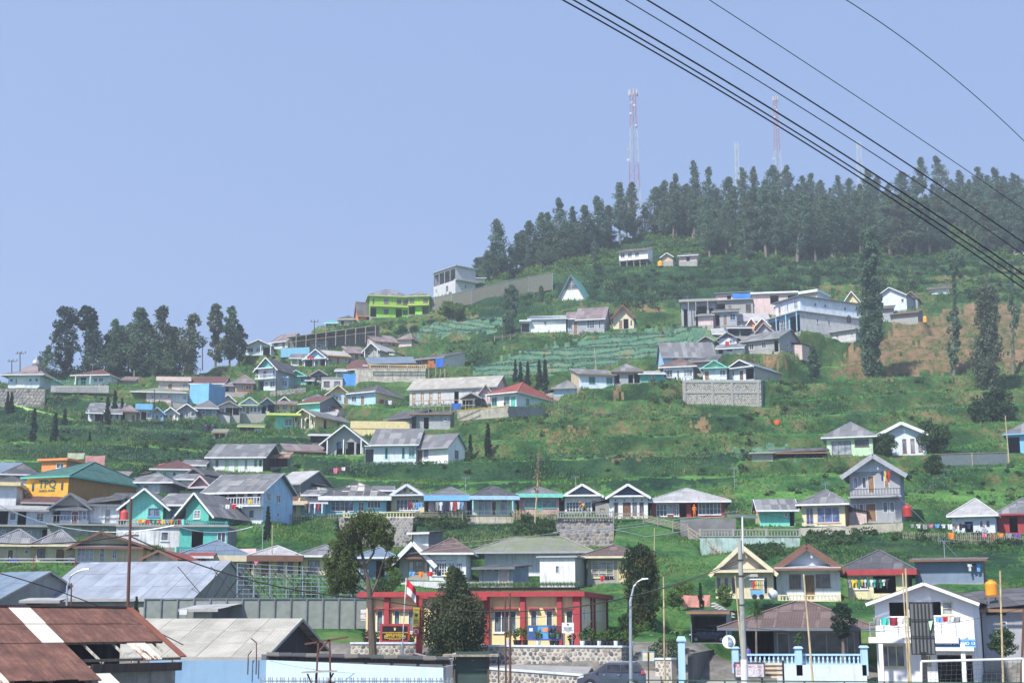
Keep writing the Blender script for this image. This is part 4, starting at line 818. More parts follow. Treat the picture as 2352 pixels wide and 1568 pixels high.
house('grey lean-to left of the plank-walled shed',2026,2052,738,32,4,'P','grey',roof='dark',fas='wood',yaw=3,dep=6,D=340)
house('white painted bus shelter by the upper lane',2134,2180,675,14,3,'P','white','dgrey',roof='dark',fas='wood',yaw=4,dep=4,D=372,cat='shelter',name='shelter')
house('small white house at the right edge under the cables',2318,2380,594,12,4,'P','white',roof='grey',yaw=0,dep=6,D=425)
# foreground and special buildings
house('white prayer house with tiered grey roof and silver dome on the stone wall',20,88,891,29,12,'H','pale','pale',roof='mauve',yaw=22,dep=12,pat='wW-ww',sp='-w-w-',oh=1.4,of=1.4,rl=.25,cat='mosque',name='mosque')
house('yellow police post with red fascia and red pillars',836,1326,1480,110,11,'F','yellow','pyel',fas='red',yaw=13,dep=15,pat='',ext=[('W',861,877,1400,1451),('W',902,917,1400,1451),('W',935,949,1400,1451),('d',1093,1113,1400,1477),('W',1134,1186,1402,1452,3,1),('W',1217,1233,1401,1450),('W',1252,1268,1401,1450),('W',1297,1314,1401,1436)],sp='-w-w-w-w-',fr='white',oh=.5,of=.6,D=101,cat='police station',name='police_station',dirt=.35,pane=glassm((.06,.08,.09)))
house('long corrugated cream-roofed shed with an open dark gable',250,589,1545,46,78,'S','dgrey','black',roof='cream',fas='conc',yaw=22,dep=10.8,pat='GGGGG',sp='GG',gab='black',oh=.6,of=.7,D=76.6,cat='shed',name='shed',sheets=True,plinth=.5)  # black side and gable face paint the darkness inside the open shed
house('greenhouse with sagging white plastic roof behind the rusty roof',90,432,1424,52,82,'S','conc','conc',roof='white',fas='conc',yaw=30,dep=12.4,pat='',sp='',oh=.15,of=.3,D=113.5,cat='greenhouse',name='greenhouse',sheets=True,plinth=0,dirt=1)
house('second grey plastic greenhouse cut off by the left edge',-120,-30,1424,40,70,'S','conc','conc',roof='blue',fas='conc',yaw=50,dep=11,D=111,cat='greenhouse',name='greenhouse',plinth=0)
house('small tin lean-to against the net wall beside the white board',447,486,1428,32,10,'P','grey','dgrey',roof='light',fas='conc',yaw=26,dep=3,pat='',D=107,oh=.9,of=.9,cat='lean-to',name='lean_to')
house('low grey lean-to roof at the left foot of the greenhouse',60,125,1420,42,5,'P','dgrey',roof='light',fas='conc',yaw=10,dep=3,pat='G-',D=108,oh=.4,cat='lean-to',name='lean_to')
house('blue-grey sheet garage with a dark car under its roof',1588,1670,1476,72,4,'P','steel','grey',roof='dark',fas='wood',yaw=4,dep=7,pat='G',D=112,cat='garage',name='garage',oh=.3)
# fillers that close the lower left quarter
house('low grey shed roof between the orange tower room and the school',200,232,1092,10,8,'P','white',roof='grey',yaw=6,dep=5,D=196)
house('dark grey hip roof at the far left under the blue sheet roof',-30,60,1132,20,18,'H','white',roof='dark',yaw=5,dep=8,D=176,pat='w-w')
house('rusty mono-pitch roof in front of the ochre school',60,150,1166,14,12,'P','dgrey',roof='maroon',fas='conc',yaw=5,dep=6,D=165)
house('grey block room between the cage house and the turquoise house',262,300,1160,20,8,'P','grey',roof='dark',yaw=5,dep=6,D=166,pat='d')
house('low white room with a row of vents behind the pink gable',402,440,1118,20,10,'P','white','grey',roof='grey',yaw=8,dep=6,D=196,pat='w-')
house('blue lower annex beside the turquoise gable',500,545,1206,30,6,'P','lblue','grey',roof='grey',yaw=8,dep=5,D=164,pat='DWN')
house('red-tiled small roof between the turquoise lower floor and the blue hip roof',440,480,1296,20,10,'P','cream',roof='red',yaw=4,dep=6,D=137,pat='W')
house('stained concrete store under the white shuttered house',-20,112,1240,30,4,'F','grey',fas='conc',yaw=3,dep=5,D=150,pat='-w--w-G',dirt=2,oh=.1)
house('weathered board shed below the ochre hall',946,1034,985,36,5,'P','grey','dgrey',roof='dark',fas='wood',yaw=8,dep=6,pat='-d-w',cat='shed',name='shed',dirt=1.5)
house('dark low roof with junk before the grey veranda house',660,748,1046,12,14,'P','dgrey',roof='mauve',fas='wood',yaw=-8,dep=7,cat='shed',name='shed')
house('rust-roofed lean-to at the end of the white plank house',604,660,1072,24,10,'P','dgrey',roof='bstripe',fas='wood',yaw=6,dep=5,pat='GG',cat='lean-to',name='lean_to')
house('brown hip roof behind the lower left cream houses',560,600,966,12,10,'H','conc',roof='mauve',yaw=4,dep=6,D=292)
house('pale corrugated roof store behind the yellow gabled house',862,900,1136,12,8,'P','conc',roof='grey',D=186,dep=5)
house('small blue-gabled house squeezed above the weathered timber gable',1694,1716,770,12,12,'G','lblue',roof='grey',yaw=14,dep=6,D=320,pat='W')
house('white flat room with washing place below the raw concrete store',1700,1732,744,16,3,'F','white',fas='conc',yaw=6,dep=5,D=330,pat='-d')
house('long low white shed behind the timber gables',1640,1690,772,8,10,'S','white',roof='light',yaw=-6,dep=6,D=318)
house('cream and blue lean-to under the broad grey block house',1646,1706,812,14,8,'P','white',roof='grey',yaw=8,dep=5,D=299,pat='dW-')
house('grey concrete base storey on the right of the three-storey house',1900,1965,786,24,3,'F','block','grey',fas='conc',yaw=28,dep=6,D=316,pat='-w-w')
house('white chimney-roofed store behind the cream gable on the upper right',1984,2012,720,26,10,'S','white',roof='mauve',yaw=10,dep=6,D=348,pat='w-')
house('small grey shed between the blue tarp shed and the orange house',514,538,900,16,8,'P','grey',roof='mauve',fas='conc',yaw=6,dep=5,pat='d-',cat='shed',name='shed')
house('low green shed right of the turquoise gable',704,718,884,12,6,'P','mint',roof='grey',yaw=5,dep=4,pat='d')
house('small pale house under the mossy hip roof, beside the cypresses',388,424,940,10,8,'P','white',roof='grey',yaw=6,dep=5,pat='W-',D=292)
house('brown low annex behind the spur house',282,308,882,10,7,'P','conc',roof='mauve',fas='brown',yaw=8,dep=6,pat='-')
house('low rose house behind the row of mid-left gables',455,500,934,10,10,'S','rose',roof='grey',yaw=6,dep=6,D=296,pat='w-w')
house('small grey gable right of the dark blue porch house',640,668,930,8,12,'G','conc',roof='grey',yaw=8,dep=5,D=293)
house('white corner hut at the end of the bamboo stilts',838,856,850,12,5,'P','white',roof='grey',yaw=6,dep=4,D=320,pat='d')
house('low tin store below the green timber-sided house',734,770,962,12,6,'P','grey',roof='light',yaw=5,dep=4,pat='d-')
house('dark tin roofed store left of the long white plank house',420,468,1078,12,10,'P','dgrey',roof='grey',yaw=6,dep=6)
house('cream small house with grey gable above the strip-roofed house',620,660,1132,14,12,'G','yellow',roof='grey',yaw=12,dep=6,D=192,pat='W')
house('pale house partly hidden behind the pale blue laundry house',700,736,1150,16,10,'P','pale',roof='grey',yaw=8,dep=5,D=184,pat='W')
# ------------------------------------------------------------------ vegetation makers
def unit(n): v=rng.normal(size=(n,3));return v/np.linalg.norm(v,axis=1)[:,None]
def leaf_mesh(name,P,size,mat,tint=None,droop=0,aspect=.55,up=None):
 """many small leaf-sized rhombs spread through a volume"""
 n=len(P);a=unit(n)
 if up is not None: a=a*(1-up)+np.array([0,0,1.0])*up*(1 if droop>=0 else -1);a/=np.linalg.norm(a,axis=1)[:,None]
 r=unit(n);b=np.cross(a,r);b/=np.linalg.norm(b,axis=1)[:,None]+1e-9
 s=(np.ones(n)*size if np.isscalar(size) else size)*rng.uniform(.7,1.3,n);s=s[:,None]
 V=np.stack([P-a*s,P+b*s*aspect,P+a*s,P-b*s*aspect],1).reshape(-1,3)
 me=bpy.data.meshes.new(name);me.vertices.add(4*n);me.vertices.foreach_set('co',V.astype('f').ravel())
 me.loops.add(4*n);me.loops.foreach_set('vertex_index',np.arange(4*n,dtype='i'));me.polygons.add(n);me.polygons.foreach_set('loop_start',np.arange(0,4*n,4,dtype='i'))
 me.update(calc_edges=True)
 t=(tint if tint is not None else rng.uniform(0,1,n));at_=me.attributes.new('tint','FLOAT','POINT');at_.data.foreach_set('value',np.repeat(t,4).astype('f'))
 me.materials.append(mat);return me
L_CAS=leafm((.045,.090,.066),(.15,.24,.155),name='casuarina_foliage');L_CAS2=leafm((.05,.08,.055),(.16,.20,.13),name='casuarina_foliage_pale')
L_CYP=leafm((.012,.034,.024),(.035,.075,.045),name='cypress_foliage');L_BR=leafm((.018,.05,.026),(.07,.13,.05),name='broadleaf_foliage')
L_LT=leafm((.04,.10,.03),(.14,.24,.06),name='bright_foliage');L_DK=leafm((.012,.030,.028),(.04,.075,.05),name='dark_foliage')
L_TALL=leafm((.032,.055,.018),(.12,.16,.055),name='cypress_olive_foliage');L_GR=leafm((.028,.085,.028),(.105,.235,.06),(.20,.27,.10),scale=.16,name='grass_blade')
BARK=woodm((.20,.17,.14),'bark');BARKD=woodm((.09,.07,.05),'dark_bark')
def clusters(cl,per,size,mat,name,up=None,droop=0,aspect=.5):
 """cl: rows x y z rx rz tint"""
 cl=np.array(cl,float);idx=np.repeat(np.arange(len(cl)),per);d=unit(len(idx))*(rng.uniform(.25,1,len(idx))**.5)[:,None]
 P=cl[idx,:3]+d*np.stack([cl[idx,3],cl[idx,3],cl[idx,4]],1)
 return leaf_mesh(name,P,size,mat,np.clip(cl[idx,5]+rng.normal(0,.16,len(idx)),0,1),up=up,aspect=aspect,droop=droop)
def make_tree(name,H,R,kind='cas',n=70,per=26,leaf=.34,mat=None,bare=.22,label=None,cat='tree',group=None,prof=None,gaps=0,bark=None,seed=None):
 root=empty(name,(0,0,0),0,label,cat,group);tm=MB();r0=max(.1,H*.011)
 bend=[(random.uniform(-.012,.012)*H*k,random.uniform(-.012,.012)*H*k) for k in (0,.4,.7,1,1.2)]
 pts=[(bend[i][0],bend[i][1],H*t) for i,t in enumerate((-.03,.3,.6,.85,.98))];tm.tube(pts,[r0*1.5,r0,r0*.75,r0*.4,r0*.12],7)
 def cx(t):
  k=np.interp(t,(0,.3,.6,.85,1),[0,1,2,3,4]);i=int(min(k,3));f=k-i
  return (pts[i][0]*(1-f)+pts[i+1][0]*f,pts[i][1]*(1-f)+pts[i+1][1]*f)
 lob=[[random.uniform(.68,1.15) for _ in range(5)] for _ in range(9)]
 cl=[];gap=[random.uniform(bare+.1,.9) for _ in range(gaps)]
 for i in range(n):
  t=bare+(1-bare)*(i+random.random())/n
  if kind=='cas': pr=(math.sin(PI*min(1,((t-bare)/(1-bare))**.75))*.85+.18)*(1-.35*t)
  elif kind=='cone': pr=1.05-(t-bare)/(1-bare)
  elif kind=='col': pr=.95*min(1,(1-t)*7)*min(1,(t-bare)*8+.35)
  elif kind=='round': q=(t-bare)/(1-bare);pr=math.sqrt(max(0,1-(2*q-1)**2))+.1
  if prof: pr=float(np.interp(t,[a for a,b in prof],[b for a,b in prof]))
  if any(abs(t-g)<.035 for g in gap): pr*=.3
  a=random.uniform(0,2*PI);x0,y0=cx(t)
  rr=R*pr*(random.uniform(.3,1.0) if kind != 'cone' else random.uniform(.2,.8))*(lob[int(t*8.99)][int(a/6.284*5)] if kind in ('cas','round') else 1)
  rise={'cas': .35,'cone': 0,'col': .3,'round': 0}[kind]*rr
  c=(x0+rr*math.cos(a),y0+rr*math.sin(a),H*t+rise)
  if kind in ('cas','round') and i % 3==0 and rr>.6: tm.tube([(x0,y0,H*t-rr*.3),c],[r0*.28,r0*.08],4)
  sz=max(.22,R*(random.uniform(.18,.36) if kind=='cas' else random.uniform(.2,.38))*(.5+.6*pr))
  cl.append((*c,sz*(1 if kind != 'cone' else .8),sz*(1.5 if kind in ('cas','col') else 1.1 if kind=='cone' else .8),random.uniform(.1,.9)))
 tm.build('trunk',bark or BARK,root)
 o=link('crown',clusters(cl,per,leaf,mat or L_CAS,'crown',up=.45 if kind in ('cas','col','cone') else None),root)
 return root
def stand(proto,px,py,D=None,H=None,H0=1,rz=None,label=None,wide=1,used=set()):
 """put a tree where its foot is seen; the first time the maker's own tree, afterwards copies"""
 D=D or gd(px,py);p=at(px,py,D);p.z=gz(p.x,p.y)
 s=(H/H0) if H else 1;sc=(s*wide,s*wide,s)
 if proto.name not in used: used.add(proto.name);o=proto;o.location=p;o.scale=sc;o.rotation_euler=(0,0,rz or 0)
 else: o=recop(proto,p,rz if rz is not None else random.uniform(0,6.28),sc)
 if label: o['label']=label
 if proto.name.startswith('casuarina') and H and not label and rz is None: o.rotation_euler=(random.gauss(0,.035),random.gauss(0,.045),random.uniform(0,6.28))
 return o
def mass(name,polys,n,size,hgt,per,mat,label=None,leafs=.3,avoid=True):
 """bushes nobody could count: one object of leaf clumps spread over the slope"""
 cl=[]
 for poly in polys:
  xs=[a for a,b in poly];ys=[b for a,b in poly];k=int(n*1.0/len(polys));c=0;tries=0
  while c<k and tries<k*12:
   tries+=1;x=random.uniform(min(xs),max(xs));y=random.uniform(min(ys),max(ys))
   if not inpoly(np.array([x]),np.array([y]),poly)[0]: continue
   D=gd(x,y);p=at(x,y,D)
   if any(a<x<b and c2<y<d2 for a,b,c2,d2 in ((1415,1495,560,630),(1505,1608,580,630),(1275,1350,640,716),(1770,1800,960,990))): continue
   if avoid and in_pads(np.array([p.x]),np.array([p.y]),.7)[0]: continue
   c+=1;s=random.uniform(*size);z=gz(p.x,p.y);t=random.uniform(0,1)
   for _ in range(random.randint(2,4)):
    cl.append((p.x+random.uniform(-s,s)*.7,p.y+random.uniform(-s,s)*.7,z+s*hgt*random.uniform(.3,1),s*.6,s*.5,min(1,max(0,t+random.uniform(-.25,.25)))))
 o=link(name,clusters(cl,per,leafs,mat,name));return tag(o,label,None,None,'stuff')
def grass():
 """long grass on every open bank: one object, blades in tufts"""
 N_=190000;px=rng.uniform(-40,2400,N_);u=rng.uniform(0,1,N_)
 sk=np.interp(px,[a for a,b in SKY],[b for a,b in SKY]);py=sk+(1405-sk)*u
 j=np.clip(((py-CPY[0])/2).astype(int),0,len(CPY)-2);kx=np.clip(np.searchsorted(CPX,px)-1,0,len(CPX)-2);fx=np.clip((px-CPX[kx])/(CPX[kx+1]-CPX[kx]),0,1)
 D=CD[kx,j]*(1-fx)+CD[kx+1,j]*fx;b=CY-py;yy=F*cp-b*sp;x=(px-CX)*D/yy;y=D+rng.normal(0,.6,N_)
 field=np.zeros(N_,bool)
 for p in SOIL+LEEK+BARE: field |= inpoly(px,py,p)
 ok=~in_pads(x,y,.25) & ~(field & (rng.uniform(0,1,N_)<.82)) & (y>106);x,y=x[ok],y[ok];z=gz_arr(x,y);n=len(x)
 s=np.clip(y/300,.35,1.3)*rng.uniform(.25,.6,n)*(1+.5*np.sin(x*.25+np.sin(y*.2)*2)) ;t=np.clip(rng.uniform(0,1,n)*.6+.25+.25*np.sin(x*.07+y*.05),0,1)
 V=[];T=[]
 for k in range(3):
  a=rng.uniform(0,2*PI,n);l=np.stack([np.cos(a),np.sin(a),np.zeros(n)],1)*(s*.22)[:,None];base=np.stack([x,y,z-.05],1)+np.stack([rng.normal(0,.2,n),rng.normal(0,.2,n),np.zeros(n)],1)*s[:,None]
  tip=base+np.stack([rng.normal(0,.35,n)*s,rng.normal(0,.35,n)*s,s*rng.uniform(.6,1.2,n)],1)
  V.append(np.stack([base-l,base+l,tip],1));T.append(t)
 V=np.concatenate(V).reshape(-1,3);T=np.repeat(np.concatenate(T),3);m=len(V) // 3
 me=bpy.data.meshes.new('long_grass');me.vertices.add(3*m);me.vertices.foreach_set('co',V.astype('f').ravel());me.loops.add(3*m);me.loops.foreach_set('vertex_index',np.arange(3*m,dtype='i'))
 me.polygons.add(m);me.polygons.foreach_set('loop_start',np.arange(0,3*m,3,dtype='i'));me.update(calc_edges=True)
 a=me.attributes.new('tint','FLOAT','POINT');a.data.foreach_set('value',T.astype('f'));me.materials.append(L_GR)
 tag(link('long_grass',me),'long uncut grass covering the banks between the rows of houses',None,None,'stuff')
def crop_rows(name,label,poly,gap,size,mat,per=5,slope_=0.0,seg=.5):
 P=[];xs=[a for a,b in poly];ys=[b for a,b in poly];y=min(ys)
 while y<max(ys):
  x=min(xs)+random.random()
  while x<max(xs):
   yy=y+slope_*(x-min(xs))
   if inpoly(np.array([x]),np.array([yy]),poly)[0]:
    D=gd(x,yy);p=at(x,yy,D);P.append((p.x,p.y,gz(p.x,p.y)+size*.5))
   x+=seg*3
  y+=gap
 if not P: return
 P=np.array(P);idx=np.repeat(np.arange(len(P)),per);Q=P[idx]+rng.normal(0,size*.6,(len(idx),3))*np.array([1,1,.5])
 tag(link(name,leaf_mesh(name,Q,size,mat,up=.6,aspect=.35)),label,None,None,'stuff')
def plant_all():
 grass()
 # casuarina makers
 cas=[make_tree('casuarina_tree',30,3.9+.5*(i % 3),'cas',130,34,.38,L_CAS2 if i==4 else L_CAS,.05+.07*(i % 4),'tall ragged casuarina standing in the forest on the ridge','tree','casuarinas of the ridge forest',gaps=(i*2) % 5) for i in range(9)]
 G_='casuarinas of the ridge forest'
 tops=[(1118,566),(1135,553),(1153,496),(1186,533),(1202,524),(1222,500),(1244,488),(1263,488),(1289,454),(1323,469),(1340,462),(1374,448),(1424,415),(1455,415),(1500,426),(1527,410),(1551,412),(1562,395),(1600,363),(1632,380),(1670,403),(1708,382),
   (1737,377),(1780,372),(1811,377),(1850,400),(1867,395),(1885,408),(1928,400),(1951,408),(1997,385),(2015,400),(2069,393),(2104,403),(2120,357),(2166,354),(2207,388),(2248,380),(2290,380),(2330,395),(1400,470),(1580,420),(1650,430),(1690,425),(1760,410),(1832,420),(1905,430),(1975,420),(2040,420),(2090,430),(2145,420),(2185,410),(2228,410),(2270,400),(2310,400),(2345,400),
   (1172,560),(1232,545),(1275,520),(1305,510),(1356,500),(1440,470),(1480,470)]
 def sk(px): return float(np.interp(px,[a for a,b in SKY],[b for a,b in SKY]))
 tl=sorted(tops);lv=lambda x: max(y for xx,y in tl if abs(xx-x)<45) if any(abs(xx-x)<45 for xx,y in tl) else 420
 k=0
 for i,(x,y) in enumerate(tops):
  base=sk(x)+random.uniform(2,14);D=gd(x,base);H=(base-y)*D/F*1.02;w=.8+.35*random.random()
  narrow=1.25 if H<12 else 1.0 if H<22 else .85
  o=stand(cas[k % 9],x,base,None,H,30,None,wide=narrow*30/max(H,14)*.9*w if H<30 else w*1.15);k+=1
 for i in range(225):     # the lower ranks of the forest
  x=random.uniform(1100,2390);s=sk(x);lim=np.interp(x,[1100,1250,1400,1500,1700,2000,2352],[638,612,590,590,600,600,575]);y=s+(lim-s)*random.random()**.85*(1.0 if x>1500 else .85)
  D=gd(x,y);H=random.uniform(9,17) if x<1280 else random.uniform(12,23)
  H=max(5,min(H,(y-lv(x)-12)*D/F))
  if 1400<x<1510 and y>545 or 1500<x<1615 and y>555 or 1080<x<1290 and y>640: continue
  stand(cas[k % 9],x,y,None,H,30,wide=random.uniform(1.4,2.1));k+=1
 # left spur
 spur=[(88,790,862),(103,781,868),(219,723,862),(240,760,862),(262,729,864),(278,731,860),(295,730,862),(322,701,866),(340,740,862),(365,695,864),(383,740,862),(400,740,860),(419,710,862),(437,770,858),(250,790,868),(308,790,868),(350,780,868),(205,770,866),(434,815,862),(385,810,868)]
 sp_=make_tree('casuarina_tree',15,2.7,'cas',100,26,.3,L_CAS,.08,'casuarina in the dark grove on the left spur','tree','casuarinas of the left grove');sp2=make_tree('casuarina_tree',15,2.5,'cas',80,24,.3,L_CAS2,.3,'casuarina in the dark grove on the left spur','tree','casuarinas of the left grove',gaps=2)
 for i,(x,t,b) in enumerate(spur):
  D=gd(x,b);stand(sp_ if i % 3 else sp2,x,b,None,(b-t)*D/F,15,wide=random.uniform(1.25,1.7)*(1.25 if (b-t)<90 else 1))
 big=make_tree('broadleaf_tree',17,3.6,'round',110,50,.3,L_DK,.12,'big dark broadleaf tree with its crown leaning right on the left spur','tree',prof=[(.1,.5),(.4,.9),(.6,.95),(.75,.75),(.9,.8),(1,.4)],bark=BARKD)
 stand(big,147,866,None,16,17);
 top_=make_tree('broadleaf_tree',6,2.8,'round',40,50,.34,L_DK,.1,None,None,bark=BARKD)
 for ch in list(top_.children):
  if ch.name.startswith('crown'): ch.parent=big;ch.location=(4.2,0,11.4);ch.rotation_euler=(0,0,0)
  else: ch.parent=big;ch.name='limb';ch.location=(1.6,0,10.5);ch.rotation_euler=(0,.5,0)
 bpy.data.objects.remove(top_)
 lone=make_tree('casuarina_tree',15,2.0,'cas',70,30,.34,L_CAS2,.08,'thin casuarina with a gap in its crown, left of the pair on the crest','tree',prof=[(.08,.9),(.3,.9),(.42,.3),(.5,.2),(.6,.8),(.85,.8),(1,.3)])
 stand(lone,495,846,None,144*340/F,15,wide=1.25)
 l2=make_tree('casuarina_tree',15,2.4,'cas',90,36,.34,L_CAS,.16,'dense pointed casuarina at the right end of the spur','tree',prof=[(.16,.3),(.3,1),(.6,.85),(.8,.5),(1,.25)]);stand(l2,527,836,None,142*345/F,15,wide=1.2)
 l3=make_tree('casuarina_tree',12,2.0,'cas',60,30,.34,L_CAS2,.2,'sparse casuarina just behind the dense pointed one','tree');stand(l3,550,832,None,105*350/F,12,wide=1.3)
 # right-hand casuarinas that cross the open fields
 A=make_tree('casuarina_tree',32,2.5,'col',260,60,.32,L_CAS,.0,'very tall column-shaped casuarina standing in front of the brown field','tree',prof=[(0,.35),(.05,.75),(.16,.75),(.2,.3),(.24,1),(.33,1.05),(.5,.9),(.75,.8),(.9,.7),(1,.4)]);stand(A,2002,866,None,352*295/F,32)
 B=make_tree('casuarina_tree',30,2.0,'col',110,60,.32,L_CAS,.02,'thin-stemmed casuarina with two separate tufts right of the tallest one','tree',prof=[(.02,.1),(.1,.3),(.16,.9),(.25,.9),(.29,.15),(.32,.6),(.4,.9),(.5,.5),(.56,.06),(.8,.06),(.88,1),(.96,1.2),(1,.6)]);stand(B,2190,850,None,300*298/F,30)
 C=make_tree('casuarina_tree',24,3.2,'col',230,52,.32,L_CAS2,.0,'broad double casuarina rising from the bush near the right edge','tree',prof=[(0,.7),(.2,1),(.4,.95),(.5,.6),(.7,.75),(.9,.7),(1,.4)]);stand(C,2268,893,None,245*285/F,24,wide=1.0)
 D_=make_tree('casuarina_tree',26,1.5,'col',60,40,.32,L_CAS,.1,'bare-stemmed casuarina with one tuft at the right edge','tree',prof=[(.1,.03),(.42,.05),(.45,.9),(.66,1),(.7,.3),(.8,.1),(1,.3)]);stand(D_,2326,850,None,270*298/F,26)
 E_=make_tree('casuarina_tree',9,1.5,'cas',60,36,.3,L_CAS,.1,'short leaning casuarina on the bank left of the tallest one','tree');stand(E_,1870,884,None,85*292/F,9,wide=1.4)
 K=make_tree('casuarina_tree',13,1.75,'col',120,44,.28,L_CAS,.03,'thick dark column tree left of the long white modern house','tree');stand(K,1168,765,None,126*345/F,13)
 for x,t,b,lab in ((1243,645,692,'small column tree between the net fence and the A-frame cabin'),(1105+260,545,598,'ball-headed thin tree on the bank under the forest')):
  stand(K,x,b,None,(b-t)*gd(x,b)/F,13,label=lab)
 # cypresses
 cyp=make_tree('cypress_tree',7,.85,'cone',90,30,.17,L_CYP,.02,'narrow dark cypress in the row of five behind the red-roofed house','tree','five cypresses behind the red roof',prof=[(0,.8),(.15,1),(.5,.75),(.8,.4),(1,.08)])
 for i,(x,t,b) in enumerate([(1183,825,876),(1196,817,880),(1212,815,884),(1238,816,888),(1252,811,888)]):
  stand(cyp,x,b,None,(b-t)*gd(x,b)/F,7,wide=1.15,label=['leftmost and shortest','second from the left','middle','broad fourth','rightmost and tallest'][i]+' cypress of the five behind the red roof')
 ids=[(1080,977,1036,'left cypress of the two right of the white annex'),(1121,955,1034,'right taller cypress of the two right of the white annex'),(245,903,980,'slim cypress left of the three in front of the wide-eaved house'),(262,888,962,'tallest cypress in front of the wide-eaved house'),(279,904,962,'right cypress of the three by the wide-eaved house'),
           (125,924,1000,'pointed cypress at mid-left of the terraced slope'),(149,918,966,'stemmed cypress beside the end of the lime green path'),(75,935,1012,'slim cypress below the lime green path at the left'),(16,900,950,'left cypress of the pair at the left edge'),(25,903,950,'right cypress of the pair at the left edge'),(205,988,1018,'tiny cypress alone on the dark terraces'),(126,1007,1022,'smallest cypress seedling on the dark terraces'),
           (1604,735,786,'left small cypress at the edge of the leek field'),(1632,745,788,'right small cypress at the edge of the leek field'),(1610,1340,1396,'clipped cypress beside the pink tarp'),(312,1372,1420,'small young cypress behind the rusty roof'),(613,1165,1240,'slim conifer against the end of the turquoise house')]
 for x,t,b,lab in ids: 
  D={312: 100,1610: 118,613: 147}.get(x) or gd(x,b);o=stand(cyp,x,b,D,(b-t)*D/F,7,wide=1.5 if b-t<50 else 1.2,label=lab);o['group']='scattered cypresses'
  p=at(x,b,D);o.location=p if x in (312,1610,613) else o.location
 # bushes and single small trees
 rt_=make_tree('round_tree',4,2.2,'round',50,50,.26,L_LT,.3,'round bright green tree beside the net fence','tree');stand(rt_,1036,724,None,44*372/F,4,wide=1.1)
 rb=make_tree('round_shrub',4,2.6,'round',60,60,.24,L_BR,.0,'big round bush at the foot of the double casuarina','bush');rb.name='round_shrub';stand(rb,2282,955,None,75*270/F,4,wide=1.0)
 for x,b,h,lab in ((2035,1050,48,'dark shrub hiding the porch of the white gabled house'),(2143,1046,75,'tall dark shrub right of the white gabled house'),(1055,740,26,'dark cone-shaped shrub below the net fence'),(320,942,30,'leafy shrub beside the mossy-roofed house'),(1905,745,24,'shrub behind the tall casuarina'),(2145,1095,42,'pale leafy shrub on the slope left of the grey house'),(950,762,20,'left small dark tree under the lime villa'),(925,756,22,'right small dark tree under the lime villa'),(1075,1040,26,'shrub at the foot of the two cypresses')):
  stand(rb,x,b,None,h*gd(x,b)/F,4,label=lab,wide=.8)
 mass('grove_undergrowth',[[(90,870),(200,868),(440,864),(445,836),(230,835),(100,850)]],150,(1.2,2.8),.9,34,L_BR,'dark bushes under the grove on the left spur',leafs=.28,avoid=False)
 mass('hillside_bushes',[[(1290,640),(1560,600),(1900,600),(2352,600),(2352,690),(1960,665),(1640,668),(1500,705),(1420,700),(1360,690)]],560,(.8,2.2),.55,26,L_BR,'mixed bushes covering the slope under the forest')
 mass('forest_undergrowth',[[(1100,648),(1300,600),(1500,520),(1800,480),(2352,445),(2352,600),(1900,605),(1600,600),(1400,612),(1200,640)]],800,(1.0,2.6),.6,24,L_LT,'bright undergrowth between the forest trunks',leafs=.36)
 mass('bank_bushes',[[(1500,885),(1568,880),(1568,930),(1490,930)],[(950,1190),(1060,1185),(1060,1215),(945,1225)],[(1180,1190),(1275,1195),(1275,1240),(1185,1225)],[(1000,700),(1150,690),(1270,670),(1280,720),(1100,722),(980,738)],[(1740,940),(1790,880),(1850,850),(1850,930),(1760,980)],[(1830,1222),(2100,1216),(2352,1245),(2352,1270),(2050,1245),(1850,1262)],[(330,1010),(490,1000),(500,1040),(300,1040)],[(870,745),(990,725),(1000,745),(880,768)],[(1900,1062),(2010,1056),(2010,1075),(1930,1090)],[(560,825),(700,818),(690,835),(590,850)],
                         [(1160,745),(1300,775),(1560,760),(1560,745),(1480,700),(1300,712)],[(1700,1240),(1790,1238),(1780,1290),(1740,1290)]],430,(.5,1.3),.5,30,L_BR,'dark leafy shrubs growing on the banks',leafs=.2)
 mass('conifer_scrub',[[(0,1000),(280,985),(480,1030),(460,1060),(300,1045),(0,1040)],[(700,1110),(720,1100),(900,1060),(1650,1045),(1690,1105),(1200,1100)],[(1700,960),(1740,930),(1735,1040),(1705,1100)],[(1060,945),(1560,940),(1690,960),(1680,1030),(1300,1000),(1060,1010)],[(1780,880),(2352,860),(2352,960),(1800,970)],[(0,905),(280,900),(480,990),(0,1000)],[(1050,780),(1150,770),(1100,840),(1000,830)],[(1820,1060),(2352,1070),(2352,1180),(2080,1140),(1730,1140)]],520,(.4,.9),.4,16,L_BR,'low dark scrub dotted along the terraces',leafs=.2)
 for i,p in enumerate(LEEK): crop_rows('leek_crop',['rows of blue-green leeks on the long sloping field','rows of green vegetables below the lime villa','thin leek bed above the grass bank','leek strip under the red-roofed house'][i],p,3.2 if i==0 else 3,.26,leafm((.05,.12,.09),(.16,.27,.22),name='leek_foliage'),4,-.04 if i==0 else 0,.8)
 def line_crop(label,line,mat,s,n):
  P=[]
  for i in range(n):
   t=random.random()*(len(line)-1);k=int(t);f=t-k;x=line[k][0]*(1-f)+line[k+1][0]*f;y=line[k][1]*(1-f)+line[k+1][1]*f+random.gauss(0,1.6);D=gd(x,y);p=at(x,y,D)
   for _ in range(6): P.append((p.x+random.gauss(0,s),p.y+random.gauss(0,s),gz(p.x,p.y)+random.uniform(.1,1)*s))
  tag(link('vegetable_row',leaf_mesh('vegetable_row',np.array(P),s*.5,mat,up=.5,aspect=.4)),label,None,None,'stuff')
 lm=leafm((.05,.12,.07),(.14,.26,.15),name='vegetable_leaf')
